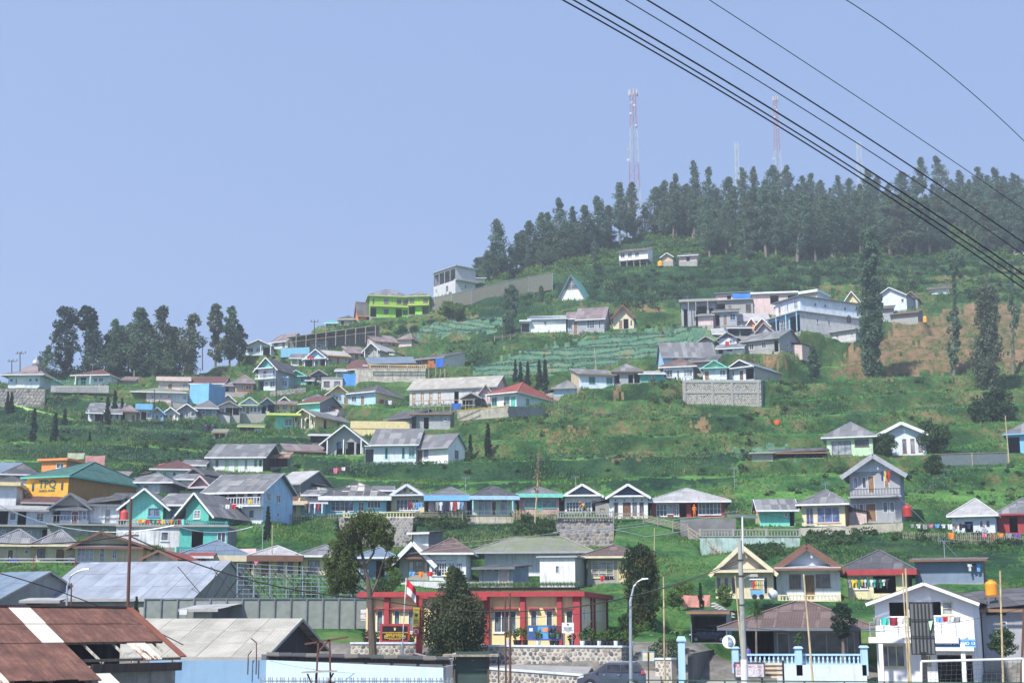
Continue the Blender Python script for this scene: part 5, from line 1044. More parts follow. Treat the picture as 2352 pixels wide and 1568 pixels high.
 line_crop('long row of vegetables along the lip above the central grass bank',[(735,1075),(960,1068),(1300,1043),(1500,1040),(1690,1052)],lm,.42,900)
 line_crop('vegetable row on the terrace under the red-roofed house',[(1060,968),(1250,938),(1560,940),(1720,942)],lm,.42,700)
 line_crop('crop row across the dark left terraces, upper one',[(0,985),(200,992),(460,1002)],lm,.4,420)
 line_crop('crop row across the dark left terraces, lower one',[(0,1028),(230,1035),(470,1048)],lm,.4,420)
 line_crop('hedge line along the terrace below the white gabled house',[(1800,955),(2100,945),(2352,950)],lm,.4,420)
 line_crop('pale vegetable line slanting down right of the tall grey house',[(2030,1140),(2120,1110),(2200,1085),(2310,1062)],lm,.35,300)
 crop_rows('weed_cover','sparse weeds sprouting in rows on the tilled brown field',SOIL[0],7,.22,L_GR,3,-.12,1.6)
# ------------------------------------------------------------------ walls, stones, fences
RW=[]
def stone_meshes(mats,tag_='stone'):
 out=[]
 for k in range(6):
  m=MB();n=7;r=[random.uniform(.42,.52) for _ in range(n)];base=[(r[i]*math.cos(2*PI*i/n),0,r[i]*math.sin(2*PI*i/n)) for i in range(n)]
  top=[(x*.78,-.10-.04*random.random(),z*.78) for x,y,z in base];c=(0,-.15,0)
  for i in range(n):
   j=(i+1) % n;m.face([base[i],base[j],top[j],top[i]]);m.face([top[i],top[j],c])
  out.append(m.mesh(tag_,mats[k % len(mats)]))
 return out
STM=[plain(c,.9,0,'stone') for c in ((.30,.29,.27),(.20,.20,.20),(.40,.36,.30),(.13,.135,.14),(.34,.30,.25),(.25,.25,.26))]
STG=stone_meshes(STM)
def stone_wall(name,label,A,B,D0,D1,bot0,bot1,size,cap=True,mortar=(.55,.52,.46),meshes=None,limit=300,frame=None,thick=.5,batter=0,cat='wall',kind=None):
 """wall of rough stones set in mortar between two top corners seen in the picture"""
 a=at(*A,D0);b=at(*B,D1);a0=at(A[0],bot0,D0);b0=at(B[0],bot1,D1);root=empty(name,Vector((a.x,a.y,min(a0.z,b0.z))),0,label,cat)
 root['kind']='thing'
 O=root.location;u=Vector((b.x-a.x,b.y-a.y,0));L=u.length;u.normalize();n=Vector((u.y,-u.x,0));off=lambda x,z,d=0: Vector((0,0,0))+u*x+Vector((0,0,z))+n*d
 ta,tb,ba,bb=a.z-O.z,b.z-O.z,a0.z-O.z-.6,b0.z-O.z-.6
 m=MB();bt=batter
 m.hexa([off(0,ba,bt),off(L,bb,bt),off(L,bb,-thick),off(0,ba,-thick)],[off(0,ta),off(L,tb),off(L,tb,-thick),off(0,ta,-thick)])
 m.build('mortar',wallm(mortar,.8),root)
 if cap:
  MB().hexa([off(-.05,ta+.003,.08),off(L+.05,tb+.003,.08),off(L+.05,tb+.003,-thick),off(-.05,ta+.003,-thick)],[off(-.05,ta+.12,.08),off(L+.05,tb+.12,.08),off(L+.05,tb+.12,-thick),off(-.05,ta+.12,-thick)]).build('coping',W('pale',1),root)
 cells=[];nx=max(1,int(L/size));hmax=max(ta-ba,tb-bb);nz=max(1,int(hmax/(size*.82)))
 for i in range(nx):
  for j in range(nz):
   x=(i+.5+(.5 if j % 2 else 0))*L/nx+random.uniform(-.12,.12)*size;
   if x>L-size*.4 or x<size*.4: continue
   top=ta+(tb-ta)*x/L;bo=ba+(bb-ba)*x/L;z=top-(j+.6)*size*.82+random.uniform(-.1,.1)*size
   if z<bo: continue
   if frame and any(abs(x-fx)<frame[1] for fx in frame[0]) : continue
   if frame and any(abs((top-z)-fz)<frame[3] for fz in frame[2]): continue
   f=bt*(top-z)/max(.1,top-bo);cells.append((x+random.uniform(-.1,.1)*size,z,f))
 random.shuffle(cells);ms=meshes or STG;ang=math.atan2(u.y,u.x)
 for (x,z,f) in cells[:limit]:
  o=link('stone',random.choice(ms),root,off(x,z,f-.01),(0,random.uniform(0,6.28),0));s=size*random.uniform(.7,1.22)
  o.matrix_local=Matrix.Translation(off(x,z,f-.01)) @ Matrix.Rotation(ang,4,'Z') @ Matrix.Rotation(random.uniform(0,6.28),4,'Y') @ Matrix.Diagonal((s*random.uniform(.9,1.2),s*.9,s*random.uniform(.7,.95),1))
 rest=cells[limit:]
 if rest:
  m=MB()
  for (x,z,f) in rest:
   r=size*.44;k=6;pts=[off(x+r*math.cos(2*PI*i/k+x),z+r*.9*math.sin(2*PI*i/k+x),f-.01) for i in range(k)];q=[p+(off(x,z,f)-p)*.2+n*size*.13 for p in pts]
   for i in range(k): m.face([pts[i],pts[(i+1) % k],q[(i+1) % k],q[i]])
   m.face(q)
  m.build('stonework',STM[0],root)['kind']='stuff'
 if frame:
  fr=MB();
  for fx in frame[0]: t=ta+(tb-ta)*fx/L;fr.hexa([off(fx-frame[1],ba,.02),off(fx+frame[1],ba,.02),off(fx+frame[1],ba,.16),off(fx-frame[1],ba,.16)],[off(fx-frame[1],t,.02),off(fx+frame[1],t,.02),off(fx+frame[1],t,.16),off(fx-frame[1],t,.16)])
  fr.build('concrete_post',W('conc',.5),root);fb=MB()
  for fz in frame[2]: fb.hexa([off(0,ta-fz-frame[3],.025),off(L,tb-fz-frame[3],.025),off(L,tb-fz-frame[3],.13),off(0,ta-fz-frame[3],.13)],[off(0,ta-fz+frame[3],.025),off(L,tb-fz+frame[3],.025),off(L,tb-fz+frame[3],.13),off(0,ta-fz+frame[3],.13)])
  fb.build('concrete_beam',W('conc',.5),root)
 return root
def plain_wall(name,label,A,B,D0,D1,bot0,bot1,mat,thick=.3,cat='wall',cap=None):
 a=at(*A,D0);b=at(*B,D1);a0=at(A[0],bot0,D0);b0=at(B[0],bot1,D1);root=empty(name,Vector((a.x,a.y,min(a0.z,b0.z))),0,label,cat);O=root.location
 u=Vector((b.x-a.x,b.y-a.y,0));L=u.length;u.normalize();n=Vector((u.y,-u.x,0));off=lambda x,z,d=0: u*x+Vector((0,0,z))+n*d
 root['kind']='thing';m=MB();m.hexa([off(0,a0.z-O.z-.4),off(L,b0.z-O.z-.4),off(L,b0.z-O.z-.4,-thick),off(0,a0.z-O.z-.4,-thick)],[off(0,a.z-O.z),off(L,b.z-O.z),off(L,b.z-O.z,-thick),off(0,a.z-O.z,-thick)])
 m.build('wall_face',mat,root)
 if cap:
  MB().hexa([off(-.05,a.z-O.z+.003,.07),off(L+.05,b.z-O.z+.003,.07),off(L+.05,b.z-O.z+.003,-thick-.05),off(-.05,a.z-O.z+.003,-thick-.05)],[off(-.05,a.z-O.z+.1,.07),off(L+.05,b.z-O.z+.1,.07),off(L+.05,b.z-O.z+.1,-thick-.05),off(-.05,a.z-O.z+.1,-thick-.05)]).build('coping',cap,root)
 return root
def fence(name,label,A,B,D0,D1,hpx,kind,mat,step=.3,cat='fence',pm=None,hpx1=None):
 """A, B: foot of the fence at both ends; kind: baluster, picket, bamboo, boards, rail, net"""
 a=at(*A,D0);b=at(*B,D1);h=hpx*D0/F;h1=(hpx1 or hpx)*D1/F;root=empty(name,a,0,label,cat);d=b-a;L=math.hypot(d.x,d.y);ang=math.atan2(d.y,d.x);P=lambda t,z: d*t+Vector((0,0,z));pm=pm or mat
 H=lambda t: h+(h1-h)*t
 def rail(z0,w,hh,nm,m_): r=MB();r.bar(P(0,z0*H(0)),P(1,z0*H(1)),w,hh);r.build(nm,m_,root)
 if kind=='baluster':
  rail(.93,.16,.12,'top_rail',mat);rail(.06,.18,.12,'bottom_rail',mat);n=max(2,int(L/step));bm_=MB();bm_.lathe_z([(.045,0),(.07,h*.12),(.05,h*.25),(.075,h*.45),(.04,h*.62),(.06,h*.78)],6);me=bm_.mesh('baluster',mat)
  for i in range(1,n): link('baluster',me,root,P(i/n,h*.1))
  k=max(1,int(L/3.2));pb=MB();pb.box(-.12,.12,-.12,.12,0,h*1.08);pme=pb.mesh('pier',pm)
  for i in range(k+1): link('pier',pme,root,P(i/k,0),(0,0,ang))
 elif kind in ('picket','bamboo'):
  rail(.75,.04,.05,'rail',mat);rail(.25,.04,.05,'rail',mat);n=min(300,max(2,int(L/step)))
  mes=[]
  for k in range(4): pb=MB();w=.035 if kind=='bamboo' else .02;pb.bar((random.uniform(-.05,.05),-.03,-.25),(random.uniform(-.05,.05),-.03,h*(random.uniform(.92,1.15) if kind=='bamboo' else 1)),w*2);mes.append(pb.mesh('picket',mat))
  for i in range(n+1): link('picket',mes[i % 4],root,P(i/n,0),(0,0,ang))
 elif kind=='boards':
  k=max(1,int(L/2));pb=MB();pb.box(-.05,.05,-.05,.05,-.6,h*1.1);pme=pb.mesh('post',pm)
  for i in range(k+1): link('post',pme,root,P(i/k,0),(0,0,ang))
  n=max(2,int(h/.17));
  for j in range(n):
   r=MB();z=(j+.5)/n;r.bar(P(0,z*H(0)+random.uniform(-.03,.03)),P(1,z*H(1)+random.uniform(-.03,.03)),.05,.07);r.build('bamboo_pole',mat,root)
 elif kind=='rail':
  for z in (.95,.5): rail(z,.05,.05,'rail',mat)
  k=max(1,int(L/step));pb=MB();pb.box(-.03,.03,-.03,.03,-.3,h);pme=pb.mesh('post',pm)
  for i in range(k+1): link('post',pme,root,P(i/k,0),(0,0,ang))
 elif kind=='net':
  k=max(1,int(L/step));pb=MB();pb.box(-.05,.05,-.05,.05,-.5,1);pme=pb.mesh('post',pm)
  for i in range(k+1): o=link('post',pme,root,P(i/k,0),(0,0,ang));o.scale=(1,1,H(i/k))
  for i in range(k):
   m=MB();t0,t1=i/k,(i+1)/k;nn=Vector((-math.sin(ang),math.cos(ang),0))*.06;sag=random.uniform(.0,.05)
   q0,q1,q2,q3=P(t0+.002,-.5),P(t1-.002,-.5),P(t1-.002,H(t1)*.98),P(t0+.002,H(t0)*.98);mid=(q2+q3)/2-Vector((0,0,sag))
   m.face([q0+nn,q1+nn,q2+nn,mid+nn,q3+nn]);m.face([q0+nn*1.2,q3+nn*1.2,mid+nn*1.2,q2+nn*1.2,q1+nn*1.2]);m.build('net_panel',mat,root)
  rail(1.0,.06,.06,'top_rail',pm)
 return root
def strip(name,label,pts,mat,kind='structure',th=.12):
 """paved sheet through picture points (px, py, D)"""
 m=MB();q=[at(*p) for p in pts];m.hexa([p-Vector((0,0,th)) for p in q],q);o=m.build(name,mat);tag(o,label,None,None,kind);return o
def nearest_leak(): pass
WH=PL('white');CONCM=W('conc',1)
BAMB=woodm((.52,.42,.25),'bamboo');BAMBG=woodm((.34,.30,.24),'old_bamboo');STEEL=plain((.25,.27,.29),.5,.4,'steel');RUSTM=plain((.12,.055,.04),.85,0,'rusty_steel');BLK=plain((.02,.02,.022),.6,0,'black_paint');GALV=plain((.45,.5,.55),.4,.5,'galvanised_steel')
NETM=plain((.27,.30,.285),.9,0,'shade_net');NETG=plain((.19,.19,.15),.9,0,'olive_net')
def build_walls():
 stone_wall('retaining_wall','stone retaining wall below the prayer house at the left edge',(-30,893),(104,893),288,286,935,940,.8,False,(.2,.2,.2))
 stone_wall('retaining_wall','steep stone wall under the pale balustrade left of the blue awning',(780,1188),(949,1188),175,173,1262,1258,.42,False,(.3,.3,.3),batter=.8)
 stone_wall('retaining_wall','cobbled retaining wall with pinkish top stones below the split-gable house',(1277,1190),(1407,1190),175,175,1266,1258,.55,False,(.28,.26,.26),batter=1.2)
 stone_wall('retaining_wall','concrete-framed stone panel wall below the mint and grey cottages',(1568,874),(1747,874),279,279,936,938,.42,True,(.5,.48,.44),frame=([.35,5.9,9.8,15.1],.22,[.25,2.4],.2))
 stone_wall('retaining_wall','shaded return of the concrete-framed stone panel wall',(1747,874),(1782,872),279,290,938,928,.42,True,(.3,.3,.3))  # greyer mortar here paints in the shade of the return
 stone_wall('retaining_wall','mossy stone wall under the mid-left row of gables',(505,953),(603,951),283,283,976,972,.7,False,(.25,.25,.24),batter=.5)
 stone_wall('retaining_wall','rough stone terrace wall below the orange house',(620,900),(702,890),303,303,912,905,.6,False,(.3,.29,.26))
 plain_wall('retaining_wall','tall stained concrete wall carrying the long orange house',(815,846),(978,846),311,311,888,892,wallm((.55,.52,.44),2.2),cap=CONCM)
 plain_wall('retaining_wall','stepped stone-faced base under the red-roofed white house',(1050,944),(1168,932),262,256,962,952,wallm((.42,.40,.33),2),cap=PL('ochre'))
 plain_wall('retaining_wall','grey block base on the side of the red-roofed white house',(1168,932),(1252,938),256,265,952,948,wallm((.25,.25,.26),1.5))
 plain_wall('retaining_wall','cream stained terrace wall below the light green house',(1065,1186),(1179,1186),175.5,175.5,1206,1203,wallm((.62,.57,.46),2))
 plain_wall('retaining_wall','dark mouldy wall below the red-walled house',(1562,1192),(1690,1190),174,172,1240,1240,wallm((.20,.20,.22),2))
 plain_wall('retaining_wall','pale turquoise wall under the long balustrade right of the stairs',(1608,1233),(1837,1233),163,163,1282,1262,wallm((.45,.62,.58),2))
 plain_wall('retaining_wall','cream terrace wall in front of the yellow hip-roofed house',(1837,1212),(1950,1208),168,168,1232,1228,wallm((.60,.57,.48),1.5))
 plain_wall('retaining_wall','weathered board wall below the tall grey house',(1950,1206),(2074,1200),169,169,1228,1226,wallm((.52,.48,.38),1.5))
 plain_wall('retaining_wall','grey concrete terrace wall below the pale blue spur house',(117,885),(250,885),300,300,896,898,wallm((.40,.40,.40),1.5))
 plain_wall('parapet','bright lime green painted wall running down the left slope',(-30,910),(60,936),292,284,924,943,plain((.42,.78,.25),.7,0,'lime_paint'));plain_wall('parapet','lower end of the lime green wall beside the stemmed cypress',(60,936),(176,964),284,276,943,969,plain((.42,.78,.25),.7,0,'lime_paint'))
 plain_wall('terrace_wall','white terrace wall in front of the grid-door house',(917,1334),(1100,1336),136,136,1352,1356,W('white',1));plain_wall('terrace_wall','small white plaster end wall beside the mossy-roofed house steps',(390,1000+60),(400,1060),232,232,1066,1066,W('white'))
 # by the road
 stone_wall('street_wall','stone wall with white coping below the police signboard',(806,1478),(958,1478),98.5,98,1512,1512,.34)
 stone_wall('street_wall','long stone wall with white coping under the police post',(1102,1484),(1427,1486),97.5,96.5,1530,1528,.34,limit=300)
 stone_wall('street_wall','shaded return of the police post wall along the driveway',(1427,1486),(1466,1484),96.5,106,1528,1500,.34)
 stone_wall('street_wall','low stone wall beside the ramp, behind the parked car',(1118,1536),(1340,1552),93,91.5,1570,1572,.32)
 stone_wall('street_wall','short stone wall with white end pier right of the driveway',(1505,1514),(1542,1514),95,94,1564,1566,.3)
 strip('ramp_road','concrete ramp climbing past the police post wall',[(1090,1534,93.5),(1345,1552,91.8),(1360,1530,96.2),(1085,1522,97.2)],wallm((.30,.30,.30),1))
 strip('driveway','paved driveway rising between two stone walls',[(1425,1576,90),(1520,1574,91),(1503,1476,112),(1466,1478,110)],wallm((.34,.31,.29),1))
 strip('garage_driveway','concrete drive with a drain strip leading under the cafe roof',[(1560,1578,90),(1690,1578,90),(1700,1540,103),(1640,1536,103)],wallm((.38,.36,.33),1))
 # row C and others: fences
 fence('balustrade','pale concrete balustrade in front of the cyan and yellow houses',(790,1188),(954,1188),174.5,173.5,13,'baluster',W('cream',.5),.38)
 fence('balustrade','grey-white balustrade on top of the cobbled wall',(1281,1189),(1409,1189),174.5,174.5,15,'baluster',W('conc',.3),.33)
 fence('balustrade','long weathered balustrade above the turquoise wall',(1608,1232),(1837,1232),163,163,17,'baluster',W('conc',.8),.35)
 fence('balustrade','white balustrade with laundry on the turquoise house',(270,1207),(421,1207),152,152,14,'baluster',W('conc',.5),.32)
 fence('balustrade','mint balustrade running round the corner of the turquoise house',(421,1210),(520,1214),150,156,16,'baluster',W('mint',.5),.3)
 fence('balustrade','mint balustrade on the lowest floor of the turquoise house',(405,1270),(472,1272),147,150,14,'baluster',W('mint',.5),.3)
 fence('balustrade','white balustrade in front of the brown-gabled house',(1790,1380),(1928,1380),123.5,123.5,14,'baluster',W('pyel',.5),.3)
 fence('balustrade','left span of the pale blue balustrade before the cafe',(1694,1526),(1830,1526),95.5,95.5,24,'baluster',W('lblue',.3),.28);fence('balustrade','right span of the pale blue balustrade before the cafe',(1841,1526),(1982,1526),95.5,95.5,24,'baluster',W('lblue',.3),.28)
 fence('balustrade','ochre balustrade on the terrace of the long orange house',(850,846),(978,846),310,310,9,'baluster',PL('tan'),.45)
 fence('bamboo_fence','old grey bamboo fence below the cream strip-roofed house',(545,1195),(692,1195),168,172,15,'bamboo',BAMBG,.2)
 fence('iron_fence','picket fence with hanging bicycles before the cyan house',(700,1193),(790,1191),173,173,14,'picket',PL('conc'),.3)
 fence('bamboo_fence','horizontal bamboo rails below the laundry of the awning house',(955,1188),(1062,1188),174,174,13,'boards',BAMBG)
 fence('railing','thin iron railing in front of the light green house',(1066,1187),(1177,1187),174.5,174.5,17,'picket',STEEL,.35)
 fence('bamboo_fence','new vertical bamboo fence in front of the pink house',(1179,1188),(1280,1188),174.5,174.5,17,'bamboo',BAMB,.18)
 fence('bamboo_fence','horizontal bamboo fence before the dark blue gable',(1411,1192),(1478,1192),175,175,16,'boards',BAMBG)
 fence('bamboo_fence','sloping bamboo fence running down beside the stairs',(1478,1196),(1581,1220),174,168,16,'boards',BAMBG)
 fence('bamboo_fence','bamboo fence hung with laundry in front of the lavender house',(2075,1238),(2230,1244),163,162,18,'bamboo',BAMBG,.22);fence('bamboo_fence','bamboo fence hung with blankets in front of the red house',(2230,1244),(2380,1250),162,162,18,'bamboo',BAMBG,.22)
 fence('picket_fence','grey picket fence in front of the pale blue spur house',(118,884),(214,883),299,299,12,'picket',PL('teal'),.5)
 fence('railing','white rail fence with red posts before the cream row houses',(-20,1297),(172,1297),127,127,15,'rail',WH,3.6,pm=PL('red'))
 fence('bamboo_fence','bamboo rail on stilts beside the long white modern house',(1136,778),(1190,772),335,340,7,'boards',BAMB)
 fence('net_fence','dark mesh fence with pale posts right of the white gabled house',(2150,1062),(2316,1058),221,223,20,'net',plain((.16,.20,.22),.9,0,'mesh'),4.2,pm=BAMB)
 pts=[(959,689,719),(1038,673,703),(1084,662,694),(1165,643,680),(1215,633,670),(1269,624,661)]
 for i in range(5):
  a,b=pts[i],pts[i+1];fence('net_fence',['lowest','second lowest','middle','second highest','highest'][i]+' stretch of the tall olive net fence on the ridge',(a[0],a[2]),(b[0],b[2]),gd(a[0],a[2]),gd(b[0],b[2]),a[2]-a[1],'net',NETG,5,pm=GALV,hpx1=b[2]-b[1])
 fence('net_wall','long grey net wall in front of the bare steel trusses',(330,1428),(850,1428),109,111,52,'net',NETM,1.15,pm=STEEL)
 fence('net_fence','green shade net strung along the dark terrace',(278,1004),(372,994),262,266,16,'net',plain((.05,.22,.17),.9,0,'green_net'),6,pm=BAMBG)
 fence('wire_fence','grey wire mesh fence in front of the pale blue wall',(600,1590),(1040,1590),60,62,34,'picket',GALV,.12)
 fence('railing','dark green street railing along the bottom right',(1390,1586),(2400,1594),62,62,26,'rail',plain((.03,.10,.06),.5,0,'green_paint'),1.7)
 # row of poles with net roof (skyline)
 root=empty('shade_house',at(657,797,352),0,'long shade-net house on pale poles stepping up the crest','shade house');O=root.location;pm=MB();pm.box(-.09,.09,-.09,.09,-1,3.2);pme=pm.mesh('pole',BAMBG)
 prev=None
 for i in range(10):
  t=i/9;x=657+205*t;yt=775-28*t;yb=798-22*t;D=352;p=at(x,yb,D)-O;q=at(x,yt,D)-O;o=link('pole',pme,root,p);o.scale=(1,1,(q.z-p.z)/3.2)
  q2=q+Vector((.5,5,.5));p2=Vector((q2.x,q2.y,p.z));link('pole',pme,root,p2)
  if prev:
   MB().bar(prev[0],q,.12).bar(prev[1],q2,.12).bar(prev[0]*.5+prev[2]*.5,q*.5+p*.5,.1).build('rail',BAMBG,root)
   MB().hexa([prev[0],q,q2,prev[1]],[v+Vector((0,0,.04)) for v in (prev[0],q,q2,prev[1])]).build('net_panel',plain((.38,.39,.40),.9,0,'pale_net'),root)
   MB().hexa([prev[3]-Vector((0,0,1.2)),p2-Vector((0,0,1.2)),q2,prev[1]],[v+Vector((0,.05,0)) for v in (prev[3]-Vector((0,0,1.2)),p2-Vector((0,0,1.2)),q2,prev[1])]).build('net_panel',plain((.22,.23,.23),.9,0,'grey_net'),root)
  prev=(q,q2,p,p2)
 plain_wall('tarp_fence','wrinkled light blue tarp wall below the shade-net house',(645,800),(711,797),345,345,817,815,plain((.22,.52,.72),.8,0,'blue_tarp'),.1,'tarp')
 # stairs
 root=empty('staircase',at(1581,1222,167),0,'concrete steps with bamboo rail going down beside the turquoise wall','stairs');O=root.location
 for i in range(14):
  t=i/13;p=at(1581+80*t,1222+55*t,167-6*t)-O;MB().box(p.x,p.x+.42,p.y-.6,p.y+.6,p.z-.9,p.z).build('step',CONCM,root)
 m=MB();a,b=at(1581,1210,166.4)-O,at(1661,1264,160.4)-O;m.bar(a,b,.06);m.bar(a-Vector((0,0,.45)),b-Vector((0,0,.45)),.05);m.build('handrail',BAMB,root)
 for i in range(5): p=a.lerp(b,i/4);MB().bar(p,p-Vector((0,0,1.4)),.08).build('rail_post',BAMB,root)
# ------------------------------------------------------------------ foreground buildings
def corr_sheet(parent,O,u,v,n,w,l,mat,waves=9,name='roof_sheet',amp=.018):
 m=MB();k=waves*4;a=[O+u*(w*i/k)+n*(amp*math.sin(2*PI*waves*i/k)) for i in range(k+1)]
 for i in range(k): m.face([a[i],a[i+1],a[i+1]+v*l,a[i]+v*l],[(w*i/k,0),(w*(i+1)/k,0),(w*(i+1)/k,l),(w*i/k,l)])
 for i in range(0,k): m.face([a[i],a[i+1],a[i+1]-n*.006,a[i]-n*.006])
 return m.build(name,mat,parent)
def rusty_roof():
 root=empty('shed',Vector((0,0,0)),0,'old shed with a rusty corrugated roof, missing sheets at its right corner','shed');R=at(292,1396,47.6);root.location=Vector((R.x,R.y,-4.2+CAMZ));R=R-root.location
 u=Vector((-.6,-.8,0));dh=Vector((.8,-.6,0));sl=math.radians(28.6);v=(dh*math.cos(sl)-Vector((0,0,math.sin(sl))));n=u.cross(v).normalized();n=n if n.z>0 else -n
 rust=rustm((.12,.05,.04),(.45,.4,.35),0);rust2=rustm((.11,.045,.036),(.4,.35,.3),0);pale=rustm((.24,.12,.08),(.52,.50,.45),1.0);half=rustm((.17,.06,.04),(.50,.46,.40),.62)
 rows=[(0,1.12),(1.08,1.16),(2.16,2.17)]
 fr=MB()
 for s in (.25,1.1,2.15,3.2): fr.bar(R+v*s-n*.06,R+v*s+u*14-n*.06,.06,.08)
 ro=fr.build('roof',woodm((.22,.17,.12)),root)
 for c in range(18):
  t=c*.76
  for r,(s0,l) in enumerate(rows):
   if r==2 and t<3.2:
    if c==1: corr_sheet(ro,R+u*(t+.02)+v*(s0-.03)-n*.02,u,v,n,.74,1.15,half)
    continue
   m=rust if (c+r) % 3 else rust2
   if c in (5,) and r in (0,1): m=pale
   if r==2 and c in (4,5): m=half if c==4 else rust
   if r==2 and c in (9,10): m=half
   if r==2 and c==11: m=pale
   off=random.uniform(-.06,.1) if r==2 else 0
   corr_sheet(ro,R+u*t+v*s0+n*(.02*(2-r)+(.006 if c % 2 else 0)),u,v,n,.79,l+off,m)
 corr_sheet(ro,R+u*3.25+v*4.0-n*.03,u,v,n,.7,.6,pale,name='roof_sheet')
 MB().bar(R+n*.05+u*-.1,R+n*.05+u*14,.22,.05).build('ridge_cap',plain((.19,.09,.07),.8,0,'rust'),root)
 MB().bar(R+n*.07,R+v*3.3+n*.07,.25,.04).build('barge_cap',plain((.22,.08,.05),.8,0,'rust'),root)
 m=MB();e=R+v*3.35;m.bar(e-n*.25,e+u*3.4-n*.25,.12,.26);m.build('beam',woodm((.07,.05,.04)),root)
 e2=R+v*4.45;MB().bar(e2+u*3.0-n*.25,e2+u*14-n*.25,.12,.26).build('beam',woodm((.07,.05,.04)),root)
 for t in (.3,1.9,3.0): MB().bar(R+u*t+v*2.0-n*.12,R+u*t+v*3.3-n*.12,.04,.07).build('rafter',woodm((.45,.42,.36)),root)
 for t in (4.2,5.4,6.6,7.9): MB().bar(R+u*t+v*3.8-n*.12,R+u*t+v*4.6-n*.12,.05,.07).build('rafter',woodm((.4,.35,.28)),root)
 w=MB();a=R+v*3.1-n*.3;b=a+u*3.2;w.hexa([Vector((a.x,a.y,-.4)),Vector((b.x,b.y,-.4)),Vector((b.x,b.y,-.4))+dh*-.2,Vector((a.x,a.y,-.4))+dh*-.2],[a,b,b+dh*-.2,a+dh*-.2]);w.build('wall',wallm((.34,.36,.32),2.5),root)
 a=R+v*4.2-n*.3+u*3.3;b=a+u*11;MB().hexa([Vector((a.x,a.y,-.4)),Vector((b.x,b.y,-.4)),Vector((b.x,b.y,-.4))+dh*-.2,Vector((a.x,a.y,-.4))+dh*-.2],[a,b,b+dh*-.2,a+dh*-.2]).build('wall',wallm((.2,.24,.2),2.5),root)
 a=R-n*.2+u*.2;b=a+u*13.6;MB().hexa([Vector((a.x,a.y,-.4)),Vector((b.x,b.y,-.4)),Vector((b.x,b.y,-.4))+dh*.1,Vector((a.x,a.y,-.4))+dh*.1],[a,b,b+dh*.1,a+dh*.1]).build('dark_backing',W('black'),root)  # black sheet added to keep the gap in the roof dark inside
 m=MB();a=R-v*.05+n*.0;b=a+u*14;back=Vector((-.8,.6,0))*3.5;m.hexa([a-n*.0,b,b+back-Vector((0,0,1.9)),a+back-Vector((0,0,1.9))],[p+Vector((0,0,.04)) for p in (a,b,b+back-Vector((0,0,1.9)),a+back-Vector((0,0,1.9)))]);m.build('rear_roof',rust2,root)
def text(parent,s,loc,size,mat,rot,name='lettering',ext=.01,align='CENTER',bold=0):
 cu=bpy.data.curves.new('t','FONT');cu.body=s;cu.size=size;cu.extrude=ext;cu.align_x=align;cu.align_y='CENTER';cu.offset=bold;cu.resolution_u=2
 o=bpy.data.objects.new('t',cu);COL.objects.link(o);me=bpy.data.meshes.new_from_object(o);bpy.data.objects.remove(o);me.name=name;me.materials.clear();me.materials.append(mat)
 return link(name,me,parent,loc,rot)
FACE=lambda th=0: (PI/2,0,th)
def panel(name,label,cat,x0,x1,yt,yb,D,mat,depth=.06,frame=None,legs=None,yaw=0,fw=.08):
 a,b=at(x0,yb,D),at(x1,yb,D);C=(a+b)/2;w=(b-a).length;h=at(x0,yt,D).z-a.z;root=empty(name,C,-math.atan2(C.x,C.y)-yaw,label,cat)
 MB().box(-w/2,w/2,0,depth,0,h).build('board',mat,root)
 if frame:
  MB().box(-w/2-fw,w/2+fw,-.03,depth+.02,-fw,-.002).box(-w/2-fw,w/2+fw,-.03,depth+.02,h+.002,h+fw).box(-w/2-fw,-w/2-.002,-.03,depth+.02,-.002,h+.002).box(w/2+.002,w/2+fw,-.03,depth+.02,-.002,h+.002).build('frame',frame,root)
 if legs:
  for s in legs: MB().box(s*w/2-.04,s*w/2+.04,depth+.01,depth+.09,-(legs_len := 1.6),h*.9).build('leg',STEEL,root)
 return root,w,h
